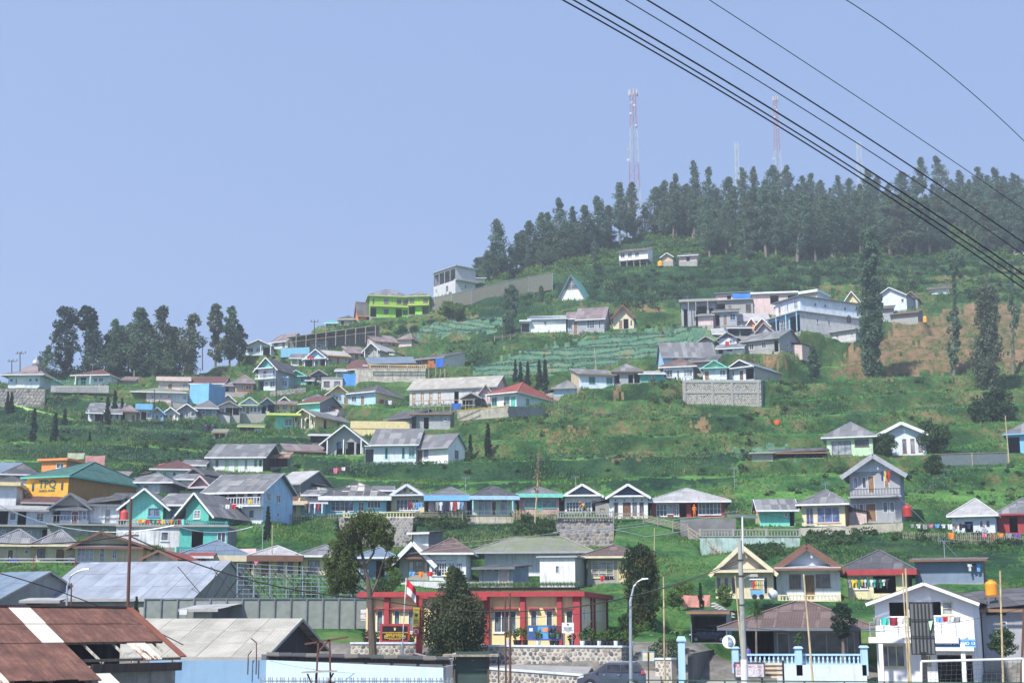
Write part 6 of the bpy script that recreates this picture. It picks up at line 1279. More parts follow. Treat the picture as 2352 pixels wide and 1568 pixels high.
def police():
 r,s=ROOTS['yellow police post with red fascia and red pillars'];hx=s['w']/2;h=s['h'];red=PL('red');u=lambda px: ((px-s['x0'])/(s['x1']-s['x0'])-.5)*s['w']
 for px,wd in ((848,.3),(887,.35),(963,.3),(1119,.35),(1201,.35),(1284,.35),(1322,.5)):
  m=MB();x=u(px);m.box(x-wd/2,x+wd/2,-.32,-.003,0,h-.003)
  if wd==.5 or px==848: m.hexa([(x-wd/2-.15,-.5,0),(x+wd/2+.15,-.5,0),(x+wd/2+.15,-.34,0),(x-wd/2-.15,-.34,0)],[(x-wd/2,-.36,.9),(x+wd/2,-.36,.9),(x+wd/2,-.33,.9),(x-wd/2,-.33,.9)])
  m.build('pillar',red,r)
 for y in (.2,5.6,7.2,14.4): MB().box(hx+.003,hx+.12,y,y+.45,0,h-.003).build('pillar',PL((.26,.03,.04)),r)  # side pillars in a darker red: the shade is put into the colour
 for a,b in ((855,880),(895,952),(1130,1190),(1212,1237),(1247,1272),(1292,1318)): MB().box(u(a),u(b),-.35,-.003,h*.74,h*.74+.09).build('window_hood',red,r)
 MB().box(u(1080),u(1125),-1.1,-.6,h-.25,h+.0).build('entrance_canopy',red,r)
 # onion plants in pots along the roof edge
 pot=MB();pot.lathe_z([(.10,0),(.14,.2)],8);pme=pot.mesh('pot',BLK);n=60;gm=leafm((.05,.11,.06),(.16,.28,.14),name='onion_leaf')
 lv=[]
 for k in range(3):
  P=np.zeros((22,3));P[:,0]=rng.normal(0,.08,22);P[:,1]=rng.normal(0,.08,22);P[:,2]=.36+rng.uniform(0,.1,22);lv.append(leaf_mesh('leaves',P,.19,gm,up=.8,aspect=.1))
 C=s['C'];R3=Matrix.Rotation(s['th'],4,'Z')
 for i in range(n):
  x=u(1010+(1330-1010)*i/(n-1))*.985;p=C+R3 @ Vector((x,-.3,h+.44));o=empty('potted_onion',p,0,'black pot of spring onions in the row along the red roof edge','potted plant','onion pots on the police roof');link('pot',pme,o);link('leaves',lv[i % 3],o)
 # signboard
 b,w,hh=panel('signboard','black police signboard with gold lettering in a red frame','sign',878,936,1437,1470,98.9,plain((.015,.012,.02),.4,0,'sign_black'),.15,red,None,fw=.16)
 gold=plain((.80,.52,.06),.5,0,'gold_paint')
 MB().box(-w/2-.16,w/2+.16,-.05,.3,-.42,-.165).build('base',red,b)
 for t,z,sz in (('KEPOLISIAN NEGARA REPUBLIK INDONESIA',.50,.105),('RESOR PASURUAN',.38,.145),('SEKTOR TOSARI',.26,.205),('Jl. Dusun Ledok Desa Tosari, Kec. Tosari, Pasuruan',.145,.068),('Jawa Timur, Kode Pos 67177',.08,.068)): text(b,t,(0,-.012,hh*z*1.1),sz,gold,FACE(),bold=.004)
 MB().tube([(0,-.01,hh*.68),(0,-.01,hh*.9)],[.06,.09],10).build('emblem',gold,b);MB().box(-.04,.04,-.11,-.095,hh*.72,hh*.84).build('emblem_shield',WH,b)
 # totem
 o=empty('totem_sign',at(962,1512,97.4),0,'red totem post carrying a yellow police sign and a round red badge','sign');k=97.4/F
 MB().box(-.2,.2,0,.35,0,132*k).build('post',red,o);MB().box(-.75,.55,-.02,.37,133*k,140*k).build('top_beam',red,o)
 MB().box(-.42,.02,-.12,-.04,71*k,113*k).build('yellow_panel',plain((.50,.42,.06),.6,0,'sign_yellow'),o);MB().box(-.42,.02,-.12,-.04,50*k,70.5*k).build('red_panel',PL('red'),o)
 dk=plain((.03,.03,.03),.5,0,'dark_lettering');text(o,'POLSEK',(-.2,-.125,84*k),.1,dk,FACE());text(o,'TOSARI',(-.2,-.125,79*k),.1,dk,FACE());text(o,'POLRI',(-.2,-.125,108*k),.09,dk,FACE())
 MB().tube([(-.2,-.121,60*k),(-.2,-.135,60*k)],.17,18).build('badge',WH,o);MB().tube([(-.2,-.136,60*k),(-.2,-.142,60*k)],.13,18).build('badge_centre',red,o);text(o,'POLISI',(-.2,-.145,60*k),.07,WH,FACE())
 MB().tube([(-.2,-.121,96*k),(-.2,-.13,96*k)],.11,10).build('emblem',dk,o)
 # flag
 o=empty('flagpole',at(924,1508,97),0,'white flagpole with a red and white flag hanging half furled','flagpole');top=at(933,1326,97)-o.location;MB().tube([(0,0,0),(0,0,.9)],.09,8).build('foot',WH,o);MB().tube([(0,0,.9),top],.035,8).build('pole',PL('white'),o)
 fm_r,fm_w=plain((.62,.02,.04),.8,0,'flag_red'),plain((.78,.78,.82),.8,0,'flag_white')
 for nm,mt,r0,r1 in (('flag_red_half',fm_r,0,.5),('flag_white_half',fm_w,.5,1)):
  m=MB();N1,N2=10,6
  def fp(i,j):
   s_=i/N1;t_=r0+(r1-r0)*j/N2;return top+Vector((.04+.62*s_,.16*math.sin(s_*7+t_*2)*s_,-.12-t_*.95-.62*s_**1.3))
  for i in range(N1):
   for j in range(N2): m.face([fp(i,j),fp(i+1,j),fp(i+1,j+1),fp(i,j+1)])
  m.build(nm,mt,o,True)
 # banners
 b,w,hh=panel('banner','blue and purple printed banner on a frame below the windows','banner',1213,1290,1436,1469,98,plain((.10,.35,.62),.6,0,'banner_blue'),.03,STEEL,(-.4,.5),fw=.03)
 for x0,x1,z0,z1,c in ((-.5,-.22,0,1,(.04,.10,.25)),(.1,.32,0,1,(.06,.08,.3)),(.32,.5,0,1,(.16,.04,.05)),(-.5,.5,0,.09,(.10,.08,.5)),(-.06,.1,.55,.85,(.75,.28,.14)),(-.47,-.3,.25,.42,(.7,.75,.8)),(-.47,-.36,.6,.85,(.7,.75,.8)),(-.2,-.14,.12,.45,(.05,.12,.22)),(-.12,-.06,.12,.45,(.05,.12,.22)),(.36,.46,.62,.7,(.8,.4,.1)),(.36,.44,.8,.9,(.8,.4,.1)),(.15,.27,.3,.5,(.3,.6,.8)),(.34,.40,.1,.5,(.2,.6,.75))):
  m=MB();k2=.0015*(1+0);m.box(x0*w,x1*w,-.012-random.random()*.01,-.002,z0*hh+.01,z1*hh-.01);m.build('print',plain(c,.6,0,'print'),b)
 b,w,hh=panel('notice_board','white notice board on two stakes right of the banner','sign',1291,1318,1429,1453,97.6,WH,.03,None,(-.7,.7));ink=plain((.03,.05,.10),.6,0,'ink')
 for t,z,sz in (('PERSATUAN ISTRI PRAJURIT',.58,.045),('BHAYANGKARI',.46,.085),('CABANG PASURUAN',.36,.05),('RANTING TOSARI',.26,.08),('TOSARI',.14,.07)): text(b,t,(0,-.006,hh*z),sz,ink,FACE())
 MB().box(-.06,.06,-.008,-.002,hh*.74,hh*.9).build('emblem',ink,b)
 b,w,hh=panel('cloth_banner','white banner with red lettering hung on the net wall','banner',828,853,1399,1424,107.5,plain((.72,.74,.78),.8,0,'banner_white'),.02);rd=plain((.5,.03,.05),.7,0,'red_print')
 for t,z in (('PITADAN PENDAFTARAN',.62),('(PPK)',.42),('KECAMATAN TOSARI',.12)): text(b,t,(0,-.006,hh*z),.095,rd,FACE())
 # plants along the wall tops
 pot2=MB();pot2.lathe_z([(.13,0),(.19,.34),(.2,.36)],8);pw=pot2.mesh('pot',BLK);pw2=pot2.mesh('pot',WH);cl=[(0,0,.55,.25,.25,.5),(.08,.05,.7,.2,.2,.7),(-.1,0,.6,.2,.2,.3)];fol=[link('foliage',clusters(cl,26,.09,m_,'foliage',up=.5)) for m_ in (L_LT,L_BR)]
 spots=[(1338+9.5*i,1483,97.5+(0 if i<9 else .8*(i-9))) for i in range(13)]+[(1268,1482,98),(1279,1482,98),(1313,1482,98),(1236,1483,98),(1206,1481,98.6),(1192,1481,98.6),(1185,1481,98.6),(1168,1481,98.4),(866,1477,99.2),(946,1477,99.2),(840,1477,99.4)]
 for i,(x,y,D) in enumerate(spots):
  o=empty('potted_plant',at(x,y,D),0,'green shrub in a pot standing on the police post wall','potted plant','pots on the police post wall');link('pot',pw if i % 4 else pw2,o);c=link('foliage',fol[i % 2].data,o);c.scale=(random.uniform(.8,1.2),)*2+(random.uniform(.8,1.5),)
 for f in fol: bpy.data.objects.remove(f)
def mosque_top():
 r,s=ROOTS['white prayer house with tiered grey roof and silver dome on the stone wall'];h=s['h'];d=s['dep']
 m=MB();q=lambda k,z: [(-s['w']/2*k,d/2-d/2*k,z),(s['w']/2*k,d/2-d/2*k,z),(s['w']/2*k,d/2+d/2*k,z),(-s['w']/2*k,d/2+d/2*k,z)]
 z0=h+.9
 for a,za,b,zb in ((.62,z0-.3,.56,z0+.7),(.56,z0+.7,.42,z0+1.7),(.42,z0+1.7,.1,z0+2.3)): m.hexa(q(a,za),q(b,zb-.004))
 m.build('upper_roof',RF('mauve'),r);MB().lathe_z([(.6,0),(.85,.3),(.95,.7),(.8,1.1),(.45,1.45),(.08,1.75),(.05,2.6)],14,(0,d/2,z0+2.2)).build('dome',plain((.6,.6,.62),.35,.5,'silver_dome'),r,True)
 MB().box(-.55-1,.55-.2,-.06,-.003,.1,h*.82).build('arched_niche',WH,r)
def cream_shed_extra():
 r,s=ROOTS['long corrugated cream-roofed shed with an open dark gable']
def trusses():
 root=empty('truss_skeleton',at(531,1372,114),0,'bare steel truss skeleton of a greenhouse right of the plastic one','frame');O=root.location;blue=plain((.20,.28,.36),.6,.3,'blue_grey_steel')
 n=9;
 for i in range(n):
  x=545+300*i/(n-1);a=at(x,1373,112)-O;t=at(x,1293+i*2,116)-O;c=Vector((a.x+.4,a.y+9,a.z));m=MB();m.bar(a,t,.06);m.bar(t,c,.06);m.bar(a,c,.05)
  for k in (.25,.5,.75): p=a.lerp(t,k);m.bar(p,Vector((p.x,p.y,a.z)),.035)
  m.build('truss',STEEL if i % 2 else blue,root)
 for k in range(9):
  a=(at(545,1373,112)-O).lerp(at(545,1293,116)-O,k/8);b=(at(845,1373,112)-O).lerp(at(845,1309,116)-O,k/8);MB().bar(a,b,.045).build('purlin',GALV if k % 2 else blue,root)
 for i in range(24):
  x=545+300*i/23;a=at(x,1373,111.6)-O;MB().bar(a,a+Vector((0,0,1.9)),.03).build('upright',blue,root)
 for i in range(10):
  x=470+i*38;s_=1 if i % 2 else -1;MB().bar(at(x,1373,111.8)-O,at(x+s_*62,1300,112.2)-O,.05).build('brace',BLK,root)
 for i in range(4): p=at(470+i*22,1372,111)-O;MB().bar(p,at(500+i*24,1310+i*8,111.5)-O,.05).build('brace',BLK,root)
# ------------------------------------------------------------------ poles, cables, vehicles, people, small things
def pole(name,label,a,b,D,r,mat,cat='pole',D2=None,taper=.75):
 A=at(*a,D);B=at(*b,D2 or D);o=empty(name,A,0,label,cat);MB().tube([(0,0,-.6),(0,0,0),B-A],[r,r,r*taper],10).build('shaft',mat,o);return o,B-A
def cable(name,label,pts,Ds,r,cat='cable',mat=None,group=None):
 P=[at(x,y,D) for (x,y),D in zip(pts,Ds)];q=[]
 if len(P)==3:
  x0,x1,x2=0,(P[1]-P[0]).length/((P[1]-P[0]).length+(P[2]-P[1]).length),1
  for i in range(33):
   t=i/32;L0=(t-x1)*(t-1)/((0-x1)*(0-1));L1=(t)*(t-1)/(x1*(x1-1));L2=t*(t-x1)/(1-x1);q.append(P[0]*L0+P[1]*L1+P[2]*L2)
 else: q=P
 m=MB();m.tube(q,r,6);o=m.build(name,mat or BLK);return tag(o,label,cat,group)
def cables():
 C=[((1284,0),(1783,287),(2352,665)),((1313,0),(1733,245),(2352,645)),((1343,0),(1817,278.5),(2352,632)),((1432,0),(1975,333),(2352,586)),((1484,0),(1941,283),(2352,557)),((1630,0),(2066,287),(2352,480)),((1935,0),(2140,138),(2352,328))]
 nm=['lowest of the seven overhead cables crossing the sky','second lowest overhead cable crossing the sky','third lowest overhead cable crossing the sky','middle overhead cable crossing the sky','thick fifth overhead cable crossing the sky','thin sixth overhead cable crossing the sky','highest overhead cable, in the top right corner']
 rad=[.015,.015,.017,.010,.015,.008,.009]
 for i,(a,b,c) in enumerate(C):
  e0=(a[0]-(b[0]-a[0])*.5,a[1]-(b[1]-a[1])*.5+4);e2=(c[0]+(c[0]-b[0])*.4,c[1]+(c[1]-b[1])*.43)
  A,B,C3=at(*e0,21),at(*b,27),at(*e2,33);cable('overhead_cable',nm[i],(e0,b,e2),(22,27,33),rad[i],'cable',None,'overhead cables')
 low=[((0,1247),(150,1246),(295,1228),62,.03,'black cable from the left edge to the rusty pole'),((302,1232),(590,1335),(858,1374),66,.035,'thick black cable sagging from the rusty pole across the greenhouse'),((858,1374),(1200,1403),(1700,1284),80,.03,'black cable running on past the tree to the concrete pole'),((0,1316),(120,1352),(421,1480),50,.02,'thin cable crossing the plastic greenhouse roof'),((858,1395),(1200,1418),(1690,1330),80,.015,'thin wire below the black cable at the police post'),
           ((0,1161),(110,1202),(400,1206),140,.05,'pale pipe strung from the left edge to the turquoise house'),((400,1206),(480,1222),(580,1209),140,.05,'white water pipe sagging past the mint balustrade'),((1270,1223),(1385,1214),(1480,1232),150,.05,'white water pipe arching over the cobbled wall'),((1480,1232),(1530,1226),(1580,1217),150,.05,'end of the white water pipe by the stair head'),((940,1270),(1200,1240),(1700,1180),110,.012,'upper pale wire over row of roofs'),((940,1256),(1200,1232),(1700,1172),110,.012,'lower pale wire over row of roofs'),
           ((1700,1170),(1900,1205),(2352,1252),110,.012,'thin wire from the concrete pole to the right edge'),((1700,1290),(1560,1340),(1280,1400),82,.02,'slack wire from the concrete pole toward the police banner'),((1712,1440),(2000,1449),(2352,1395),84,.015,'wire crossing in front of the cafe'),((620,1517),(830,1545),(1110,1510),64,.012,'thin wire drooping across the pale blue wall'),((1540,1440),(1800,1450),(2110,1436),86,.012,'wire from the driveway to the balcony'),((2052,1130),(2125,1200),(2200,1280),150,.03,'pale guy rope from the grey house to the rusty shed')]
 for a,b,c,D,r,l in low: cable('power_cable',l,(a,b,c),(D,D+1,D+2),r,'cable',GALV if ('pipe' in l or 'pale' in l) else BLK)
def posts():
 o,T=pole('utility_pole','tall rusty steel pole standing behind the rusty roof',(293,1420),(301,1145),56,.07,RUSTM);MB().bar(T*.69+Vector((-.25,0,0)),T*.69+Vector((.35,0,0)),.06).build('crossarm',RUSTM,o)
 for dx in (-.2,.2): MB().lathe_z([(.03,0),(.05,.06),(.03,.12)],8,(T.x*.69+dx,0,T.z*.69+.03)).build('insulator',WH,o)
 o,T=pole('utility_pole','round concrete power pole with white-painted foot',(1711,1575),(1699,1240),84,.19,wallm((.34,.36,.33),.6),taper=.65)
 MB().tube([(0,0,-.4),T*.18],.2,12).build('white_band',WH,o);MB().tube([T*.98+Vector((.16,0,-.6)),T+Vector((.2,0,1.4))],.05,8).build('top_pipe',WH,o)
 for z in (1.42,1.5): MB().bar(T+Vector((-.7,0,z)),T+Vector((1.1,.0,z-.1)),.07).build('crossarm',STEEL,o)
 for dx in (-.6,-.1,.4,.9): MB().lathe_z([(.04,0),(.08,.08),(.05,.18)],8,(T.x+dx,0,T.z+1.55)).build('insulator',PL('brown'),o)
 for z in (.55,.75,.86): MB().lathe_z([(.2,0),(.2,.05)],10,tuple(T*z)).build('clamp',BLK,o)
 MB().tube([T*.72,T*.72+Vector((.35,-.2,.25)),T*.72+Vector((.62,-.3,.3))],.03,6).build('lamp_arm',STEEL,o);MB().hexa([T*.72+Vector(p) for p in ((.45,-.4,.2),(.95,-.4,.2),(.95,-.15,.2),(.45,-.15,.2))],[T*.72+Vector(p) for p in ((.5,-.35,.36),(.9,-.35,.38),(.9,-.2,.38),(.5,-.2,.36))]).build('lamp_head',PL('conc'),o)
 for lab,foot,p1,mid,head,D in (('grey street lamp with curved arm beside the parked car',(1449,1572),(1448,1380),(1456,1345),(1476,1329),82),('slim street lamp in front of the plastic greenhouse',(152,1440),(154,1347),(163,1322),(192,1307),74)):
  A=at(*foot,D);o=empty('street_lamp',A,0,lab,'street lamp');q=[at(*x,D)-A for x in (foot,p1,((p1[0]+mid[0])/2-1,(p1[1]+mid[1])/2+3),mid,((mid[0]+head[0])/2-1,(mid[1]+head[1])/2-2),head)];MB().tube(q,[.1 if D>80 else .06,.08 if D>80 else .05,.06,.05,.045,.04],8).build('post',GALV,o)
  h=q[-1];MB().hexa([h+Vector(p) for p in ((-.1,-.12,-.05),(.32,-.12,.0),(.32,.12,.0),(-.1,.12,-.05))],[h+Vector(p) for p in ((-.05,-.08,.05),(.3,-.08,.06),(.3,.08,.06),(-.05,.08,.05))]).build('lamp_head',PL('pale'),o)
 for lab,a,b,D,r,mt in (('left of the two thin rusty poles before the police post',(1162,1560),(1160,1369),88,.06,RUSTM),('right of the two thin rusty poles before the police post',(1172,1562),(1171,1361),88,.075,RUSTM),('bamboo pole beside the driveway with a yellow tie',(1527,1578),(1524,1323),84,.055,BAMB),('leaning bamboo pole in front of the cafe roof',(1868,1578),(1846,1318),84,.065,BAMB),('pale bamboo pole left of the concrete power pole',(1706,1530),(1688,1321),86,.05,BAMB),
        ('left of the twin bamboo poles at the white house',(2088,1578),(2073,1315),84,.05,BAMB),('right, taller of the twin bamboo poles at the white house',(2092,1578),(2080,1304),84,.07,BAMB),('bamboo pole right of the orange water tank',(2304,1560),(2297,1310),88,.07,BAMB),('dark rusty pole at the right edge',(2346,1560),(2352,1398),88,.09,RUSTM),('bare bamboo pole rising from the leek field',(1373,884),(1365,800),290,.09,BAMB),('short dark pole left of the plastic greenhouse lamp',(163,1400),(164,1338),80,.05,RUSTM),('slender bamboo mast behind the steel trusses',(624,1310),(626,1206),140,.06,BAMB),
        ('thin mast above the big clipped tree',(1503,1290),(1503,1212),150,.06,BAMB),('bamboo prop leaning on the cobbled wall',(1338,1258),(1347,1180),168,.06,BAMBG),('bamboo stake at the right end of the cobbled wall',(1409,1228),(1411,1160),170,.08,BAMBG),('twisted bamboo pole at the far right slope',(2317,1052),(2309,955),222,.1,BAMB),('black iron pole in the upper left row',(634,938),(635,866),280,.1,BLK),('black pole by the blue signboard house',(322,968),(322,930),270,.1,BLK),('tall black pole left of the small blue house',(355,968),(355,895),270,.1,BLK)):
  pole('bamboo_pole' if 'bamboo' in lab else 'iron_pole',lab,a,b,D,r,mt)
 for lab,x,y0,y1,D in (('wooden power pole beside the prayer house dome',46,860,808,315),('small cross-armed power pole at the far left',27,868,827,318),('power pole standing on the spur before the thin trees',465,845,782,338),('power pole on the crest left of the teal house',722,762,737,362)):
  o,T=pole('utility_pole',lab,(x,y0),(x,y1),D,.14,BARKD);MB().bar(T*.93+Vector((-1,0,0)),T*.93+Vector((1,0,0)),.14).build('crossarm',BARKD,o)
  for dx in (-.9,0,.9): MB().lathe_z([(.1,0),(.12,.35),(.05,.5)],6,(dx,0,T.z*.93+.05)).build('insulator',PL('brown'),o)
def towers():
 redm=plain((.42,.14,.16),.6,0,'tower_red');whm=plain((.5,.5,.52),.6,0,'tower_white');gm=plain((.5,.52,.52),.6,0,'tower_grey')
 for lab,x,yt,yb,wt,wb,D,bands in (('tallest red and white lattice mast with dishes, above the forest',1459,209,520,13,30,540,[(0,.26,1),(.26,.52,0),(.52,.76,1),(.76,1,0)]),('fainter red and white lattice mast behind the cables',1791,222,500,8,22,760,[(0,.45,1),(.45,.62,0),(.62,1,1)]),('short grey lattice mast between the two red ones',1696,327,480,7,10,640,[(0,1,0)]),('faint grey lattice mast on the right behind the cables',1979,325,470,9,14,820,[(0,1,0)])):
  p=at(x,yb,D);o=empty('lattice_mast',p,0,lab,'mast');H=at(x,yt,D).z-p.z;k=D/F;n=int(H/(5 if D<700 else 6));W0,W1=wb*k,wt*k
  sec={0: MB(),1: MB()};w_=lambda t: (W0+(W1-W0)*min(1,t*1.15))/2;t_=.12 if D<600 else .16
  for i in range(n):
   a,b=i/n,(i+1)/n;mid=1-(a+b)/2;c=1
   for lo,hi,col in bands:
    if lo<=mid<=hi: c=col
   m=sec[1 if c==1 else 0];ra,rb=w_(a),w_(b);ca=[(ra*sx,ra*sy,H*a) for sx,sy in ((-1,-1),(1,-1),(1,1),(-1,1))];cb=[(rb*sx,rb*sy,H*b) for sx,sy in ((-1,-1),(1,-1),(1,1),(-1,1))]
   for q in range(4):
    r2=(q+1) % 4;m.bar(ca[q],cb[q],t_);m.bar(ca[q],cb[r2],t_*.55);m.bar(ca[r2],cb[q],t_*.55);m.bar(cb[q],cb[r2],t_*.6)
  for c,m in sec.items():
   if m.f: m.build('lattice_section',[gm if 'grey' in lab else whm,redm][c],o)
  if D<800 and 'grey' not in lab:
   MB().bar((0,0,0),(0,0,H),.25).build('cable_ladder',STEEL,o)
   for z,s_,a in ((.97,.9,0),(.9,1,2),(.82,.8,4),(.73,.7,1),(.56,1.0,3.3),(.48,.8,3),(.88,.8,5)):
    m=MB();c=Vector((w_(z)*1.4*math.cos(a),-w_(z)*1.2*abs(math.sin(a)),H*z));m.tube([c,c+Vector((-.2,-.7,0))],[s_*.45,s_*.65],10);m.build('dish_antenna',whm if s_<.9 else STEEL,o)
   for k2 in range(8): a=k2*PI/4;m=MB();c=Vector((w_(1)*1.6*math.cos(a),w_(1)*1.6*math.sin(a),H*.96));m.bar(c,c+Vector((0,0,2.6)),.4);m.build('panel_antenna',whm,o)
 o,T=None,None
def tank(label,x,yb,yt,wpx,D,col,legs=0,grp=None):
 p=at(x,yb,D);k=D/F;r=wpx*k/2;h=(yb-yt)*k;o=empty('water_tank',p,0,label,'water tank',grp);mt=plain(col,.45,0,'tank_plastic')
 m=MB();pr=[(r*.97,0),(r,.04*h)]+[(r*(1 if i % 2 else .965),h*(.08+.09*i)) for i in range(8)]+[(r*.9,h*.84),(r*.45,h*.93)];m.lathe_z(pr,18);m.build('tank_body',mt,o,True);MB().lathe_z([(r*.4,h*.93),(r*.4,h),(r*.2,h*1.02)],12).build('lid',mt,o)
 if legs:
  MB().box(-r*1.1,r*1.1,-r,r,-.12,-.002).build('platform',PL('wood'),o)
  for a in (-1,1):
   for b in (-1,1): MB().bar((a*r*.9,b*r*.9,-.12),(a*r*.9,b*r*.9,-legs),.08).build('leg',STEEL,o)
 return o
def cloth(label,x,y,wpx,hpx,D,c,cat='laundry',grp=None,shape='cloth'):
 p=at(x,y,D);k=D/F;w,h=wpx*k,hpx*k;m=MB();n=6;a=random.uniform(0,6)
 if shape=='shirt':
  out=[(-.5,-.05),(-.22,0),(.22,0),(.5,-.05),(.5,-.4),(.28,-.38),(.3,-1),(-.3,-1),(-.28,-.38),(-.5,-.4)]
  f=[Vector((x_*w,.05*math.sin(a+x_*5+z*3),z*h)) for x_,z in out];m.hexa([q+Vector((0,.03,0)) for q in f],f)
 else:
  for i in range(n):
   x0,x1=-.5+i/n,-.5+(i+1)/n;f=lambda x_,z: Vector((x_*w*(1-.06*-z),.08*math.sin(a+x_*9)*(-z),z*h-.03*h*math.cos(x_*5)));q=[f(x0,-1),f(x1,-1),f(x1,0),f(x0,0)]
   m.face(q);m.face([v+Vector((0,.02,0)) for v in reversed(q)])
 o=m.build('hung_cloth' if shape=='cloth' else 'hung_shirt',plain(c,.9,0,'cloth'),None,False,None,p);return tag(o,label,cat,grp)
CN=dict(red=(.6,.03,.04),white=(.75,.76,.8),black=(.02,.02,.03),navy=(.03,.05,.15),blue=(.15,.38,.75),yellow=(.75,.55,.05),green=(.03,.22,.12),turquoise=(.08,.55,.48),pink=(.75,.2,.35),orange=(.85,.28,.04),grey=(.3,.32,.33),maroon=(.3,.02,.05),purple=(.25,.08,.45),brown=(.3,.18,.1))
def laundry(where,x0,x1,y,D,seq,w,h,shape='mix',y1=None,line=True):
 n=len(seq);y1=y if y1 is None else y1
 if line: a,b=at(x0-3,y,D),at(x1+3,y1,D);m=MB();m.tube([a,(a+b)/2-Vector((0,0,.05)),b],.015,4);tag(m.build('clothes_line',STEEL),'clothes line '+where,'clothes line')
 cnt={};tot={}
 for c in seq: tot[c]=tot.get(c,0)+1
 ordn=['first','second','third','fourth','fifth','sixth']
 for i,c in enumerate(seq):
  k=cnt.get(c,0);cnt[c]=k+1;t=(i+.5)/n;sh='shirt' if (shape=='shirt' or (shape=='mix' and i % 2)) else 'cloth';od=(ordn[k]+' ' if tot[c]>1 else '')
  cloth(f"{od}{c} {'shirt' if sh == 'shirt' else 'cloth'} hanging {where}", x0 + (x1 - x0) * t, y + (y1 - y) * t, w * random.uniform(.8, 1.15), h * random.uniform(.75, 1.2), D - .03, CN[c], 'laundry', 'laundry ' + where, sh)
def person(label,x,y,D,hpx,pose='stand',top=(.3,.3,.4),legs=(.05,.06,.1),rz=0,hat=None,head_c=(.28,.16,.10)):
 """one skinned body; hair and hat are its children"""
 H=hpx*D/F;S=H/1.65 if pose=='stand' else H/1.2 if pose=='sit' else H/1.35;p=at(x,y,D)
 if pose=='stand': J=dict(pel=(0,0,.92),che=(0,-.02,1.25),nec=(0,0,1.42),hea=(0,-.01,1.56),ks=[(.1,-.03,.5),(-.1,.02,.5)],fs=[(.11,0,.05),(-.11,.03,.05)],es=[(.24,-.02,1.12),(-.24,-.03,1.12)],hs=[(.24,-.14,.9),(-.22,-.12,.9)])
 elif pose=='bend': J=dict(pel=(0,0,.9),che=(-.16,-.12,1.15),nec=(-.26,-.18,1.24),hea=(-.36,-.22,1.3),ks=[(.1,-.05,.5),(-.1,0,.5)],fs=[(.11,0,.05),(-.11,.03,.05)],es=[(-.1,-.3,1.0),(-.35,-.2,.98)],hs=[(-.2,-.4,.85),(-.42,-.35,.85)])
 else: J=dict(pel=(0,0,.45),che=(0,-.02,.78),nec=(0,0,.95),hea=(0,-.02,1.09),ks=[(.12,-.4,.5),(-.12,-.4,.5)],fs=[(.12,-.38,.08),(-.12,-.42,.08)],es=[(.22,-.1,.66),(-.22,-.1,.66)],hs=[(.14,-.32,.55),(-.14,-.32,.55)])
 V=[J['pel'],J['che'],J['nec'],J['hea']];E=[(0,1),(1,2),(2,3)];R=[.15,.17,.06,.115]
 for i,s_ in enumerate((1,-1)):
  b=len(V);hip=(J['pel'][0]+.09*s_,J['pel'][1],J['pel'][2]-.06);V+=[hip,J['ks'][i],J['fs'][i],(J['fs'][i][0],J['fs'][i][1]-.14,.04)];R+=[.10,.07,.045,.04];E+=[(0,b),(b,b+1),(b+1,b+2),(b+2,b+3)]
  b=len(V);sh=(J['che'][0]+.19*s_,J['che'][1],J['che'][2]+.1);V+=[sh,J['es'][i],J['hs'][i]];R+=[.065,.045,.035];E+=[(1,b),(b,b+1),(b+1,b+2)]
 me=bpy.data.meshes.new('body');me.from_pydata([tuple(c*S for c in v) for v in V],E,[])
 root=empty('person',p,-math.atan2(p.x,p.y)+rz,label,'person');o=link('body',me,root);pass
 sk=o.modifiers.new('skin','SKIN')
 sv=me.skin_vertices[0].data
 for i,r in enumerate(R): sv[i].radius=(r*S*1.0,r*S*(.72 if i in (0,1) else 1))
 sv[0].use_root=True
 o.modifiers.new('sub','SUBSURF').levels=1;o.modifiers['sub'].render_levels=1
 dg=bpy.context.evaluated_depsgraph_get();ev=o.evaluated_get(dg);nm=bpy.data.meshes.new_from_object(ev);o.modifiers.clear();o.data=nm;nm.name='body';nm.materials.clear()
 for c in (head_c,top,legs): nm.materials.append(plain(c,.85,0,'skin_and_clothes'))
 nz=J['nec'][2]*S;pz=J['pel'][2]*S
 for f in nm.polygons:
  z=f.center.z;hd=(f.center-Vector(J['hea'])*S).length<.17*S
  f.material_index=0 if hd or z>nz+.02*S and pose != 'bend' else (2 if z<pz-.02*S else 1)
 h=Vector(J['hea'])*S;MB().lathe_z([(.10*S,-.02*S),(.125*S,.03*S),(.11*S,.09*S),(.04*S,.14*S)],12,(h.x,h.y+.02*S,h.z)).build('hat' if hat else 'hair',plain(hat or (.015,.012,.01),.8,0,'hair'),root,True)
 return root
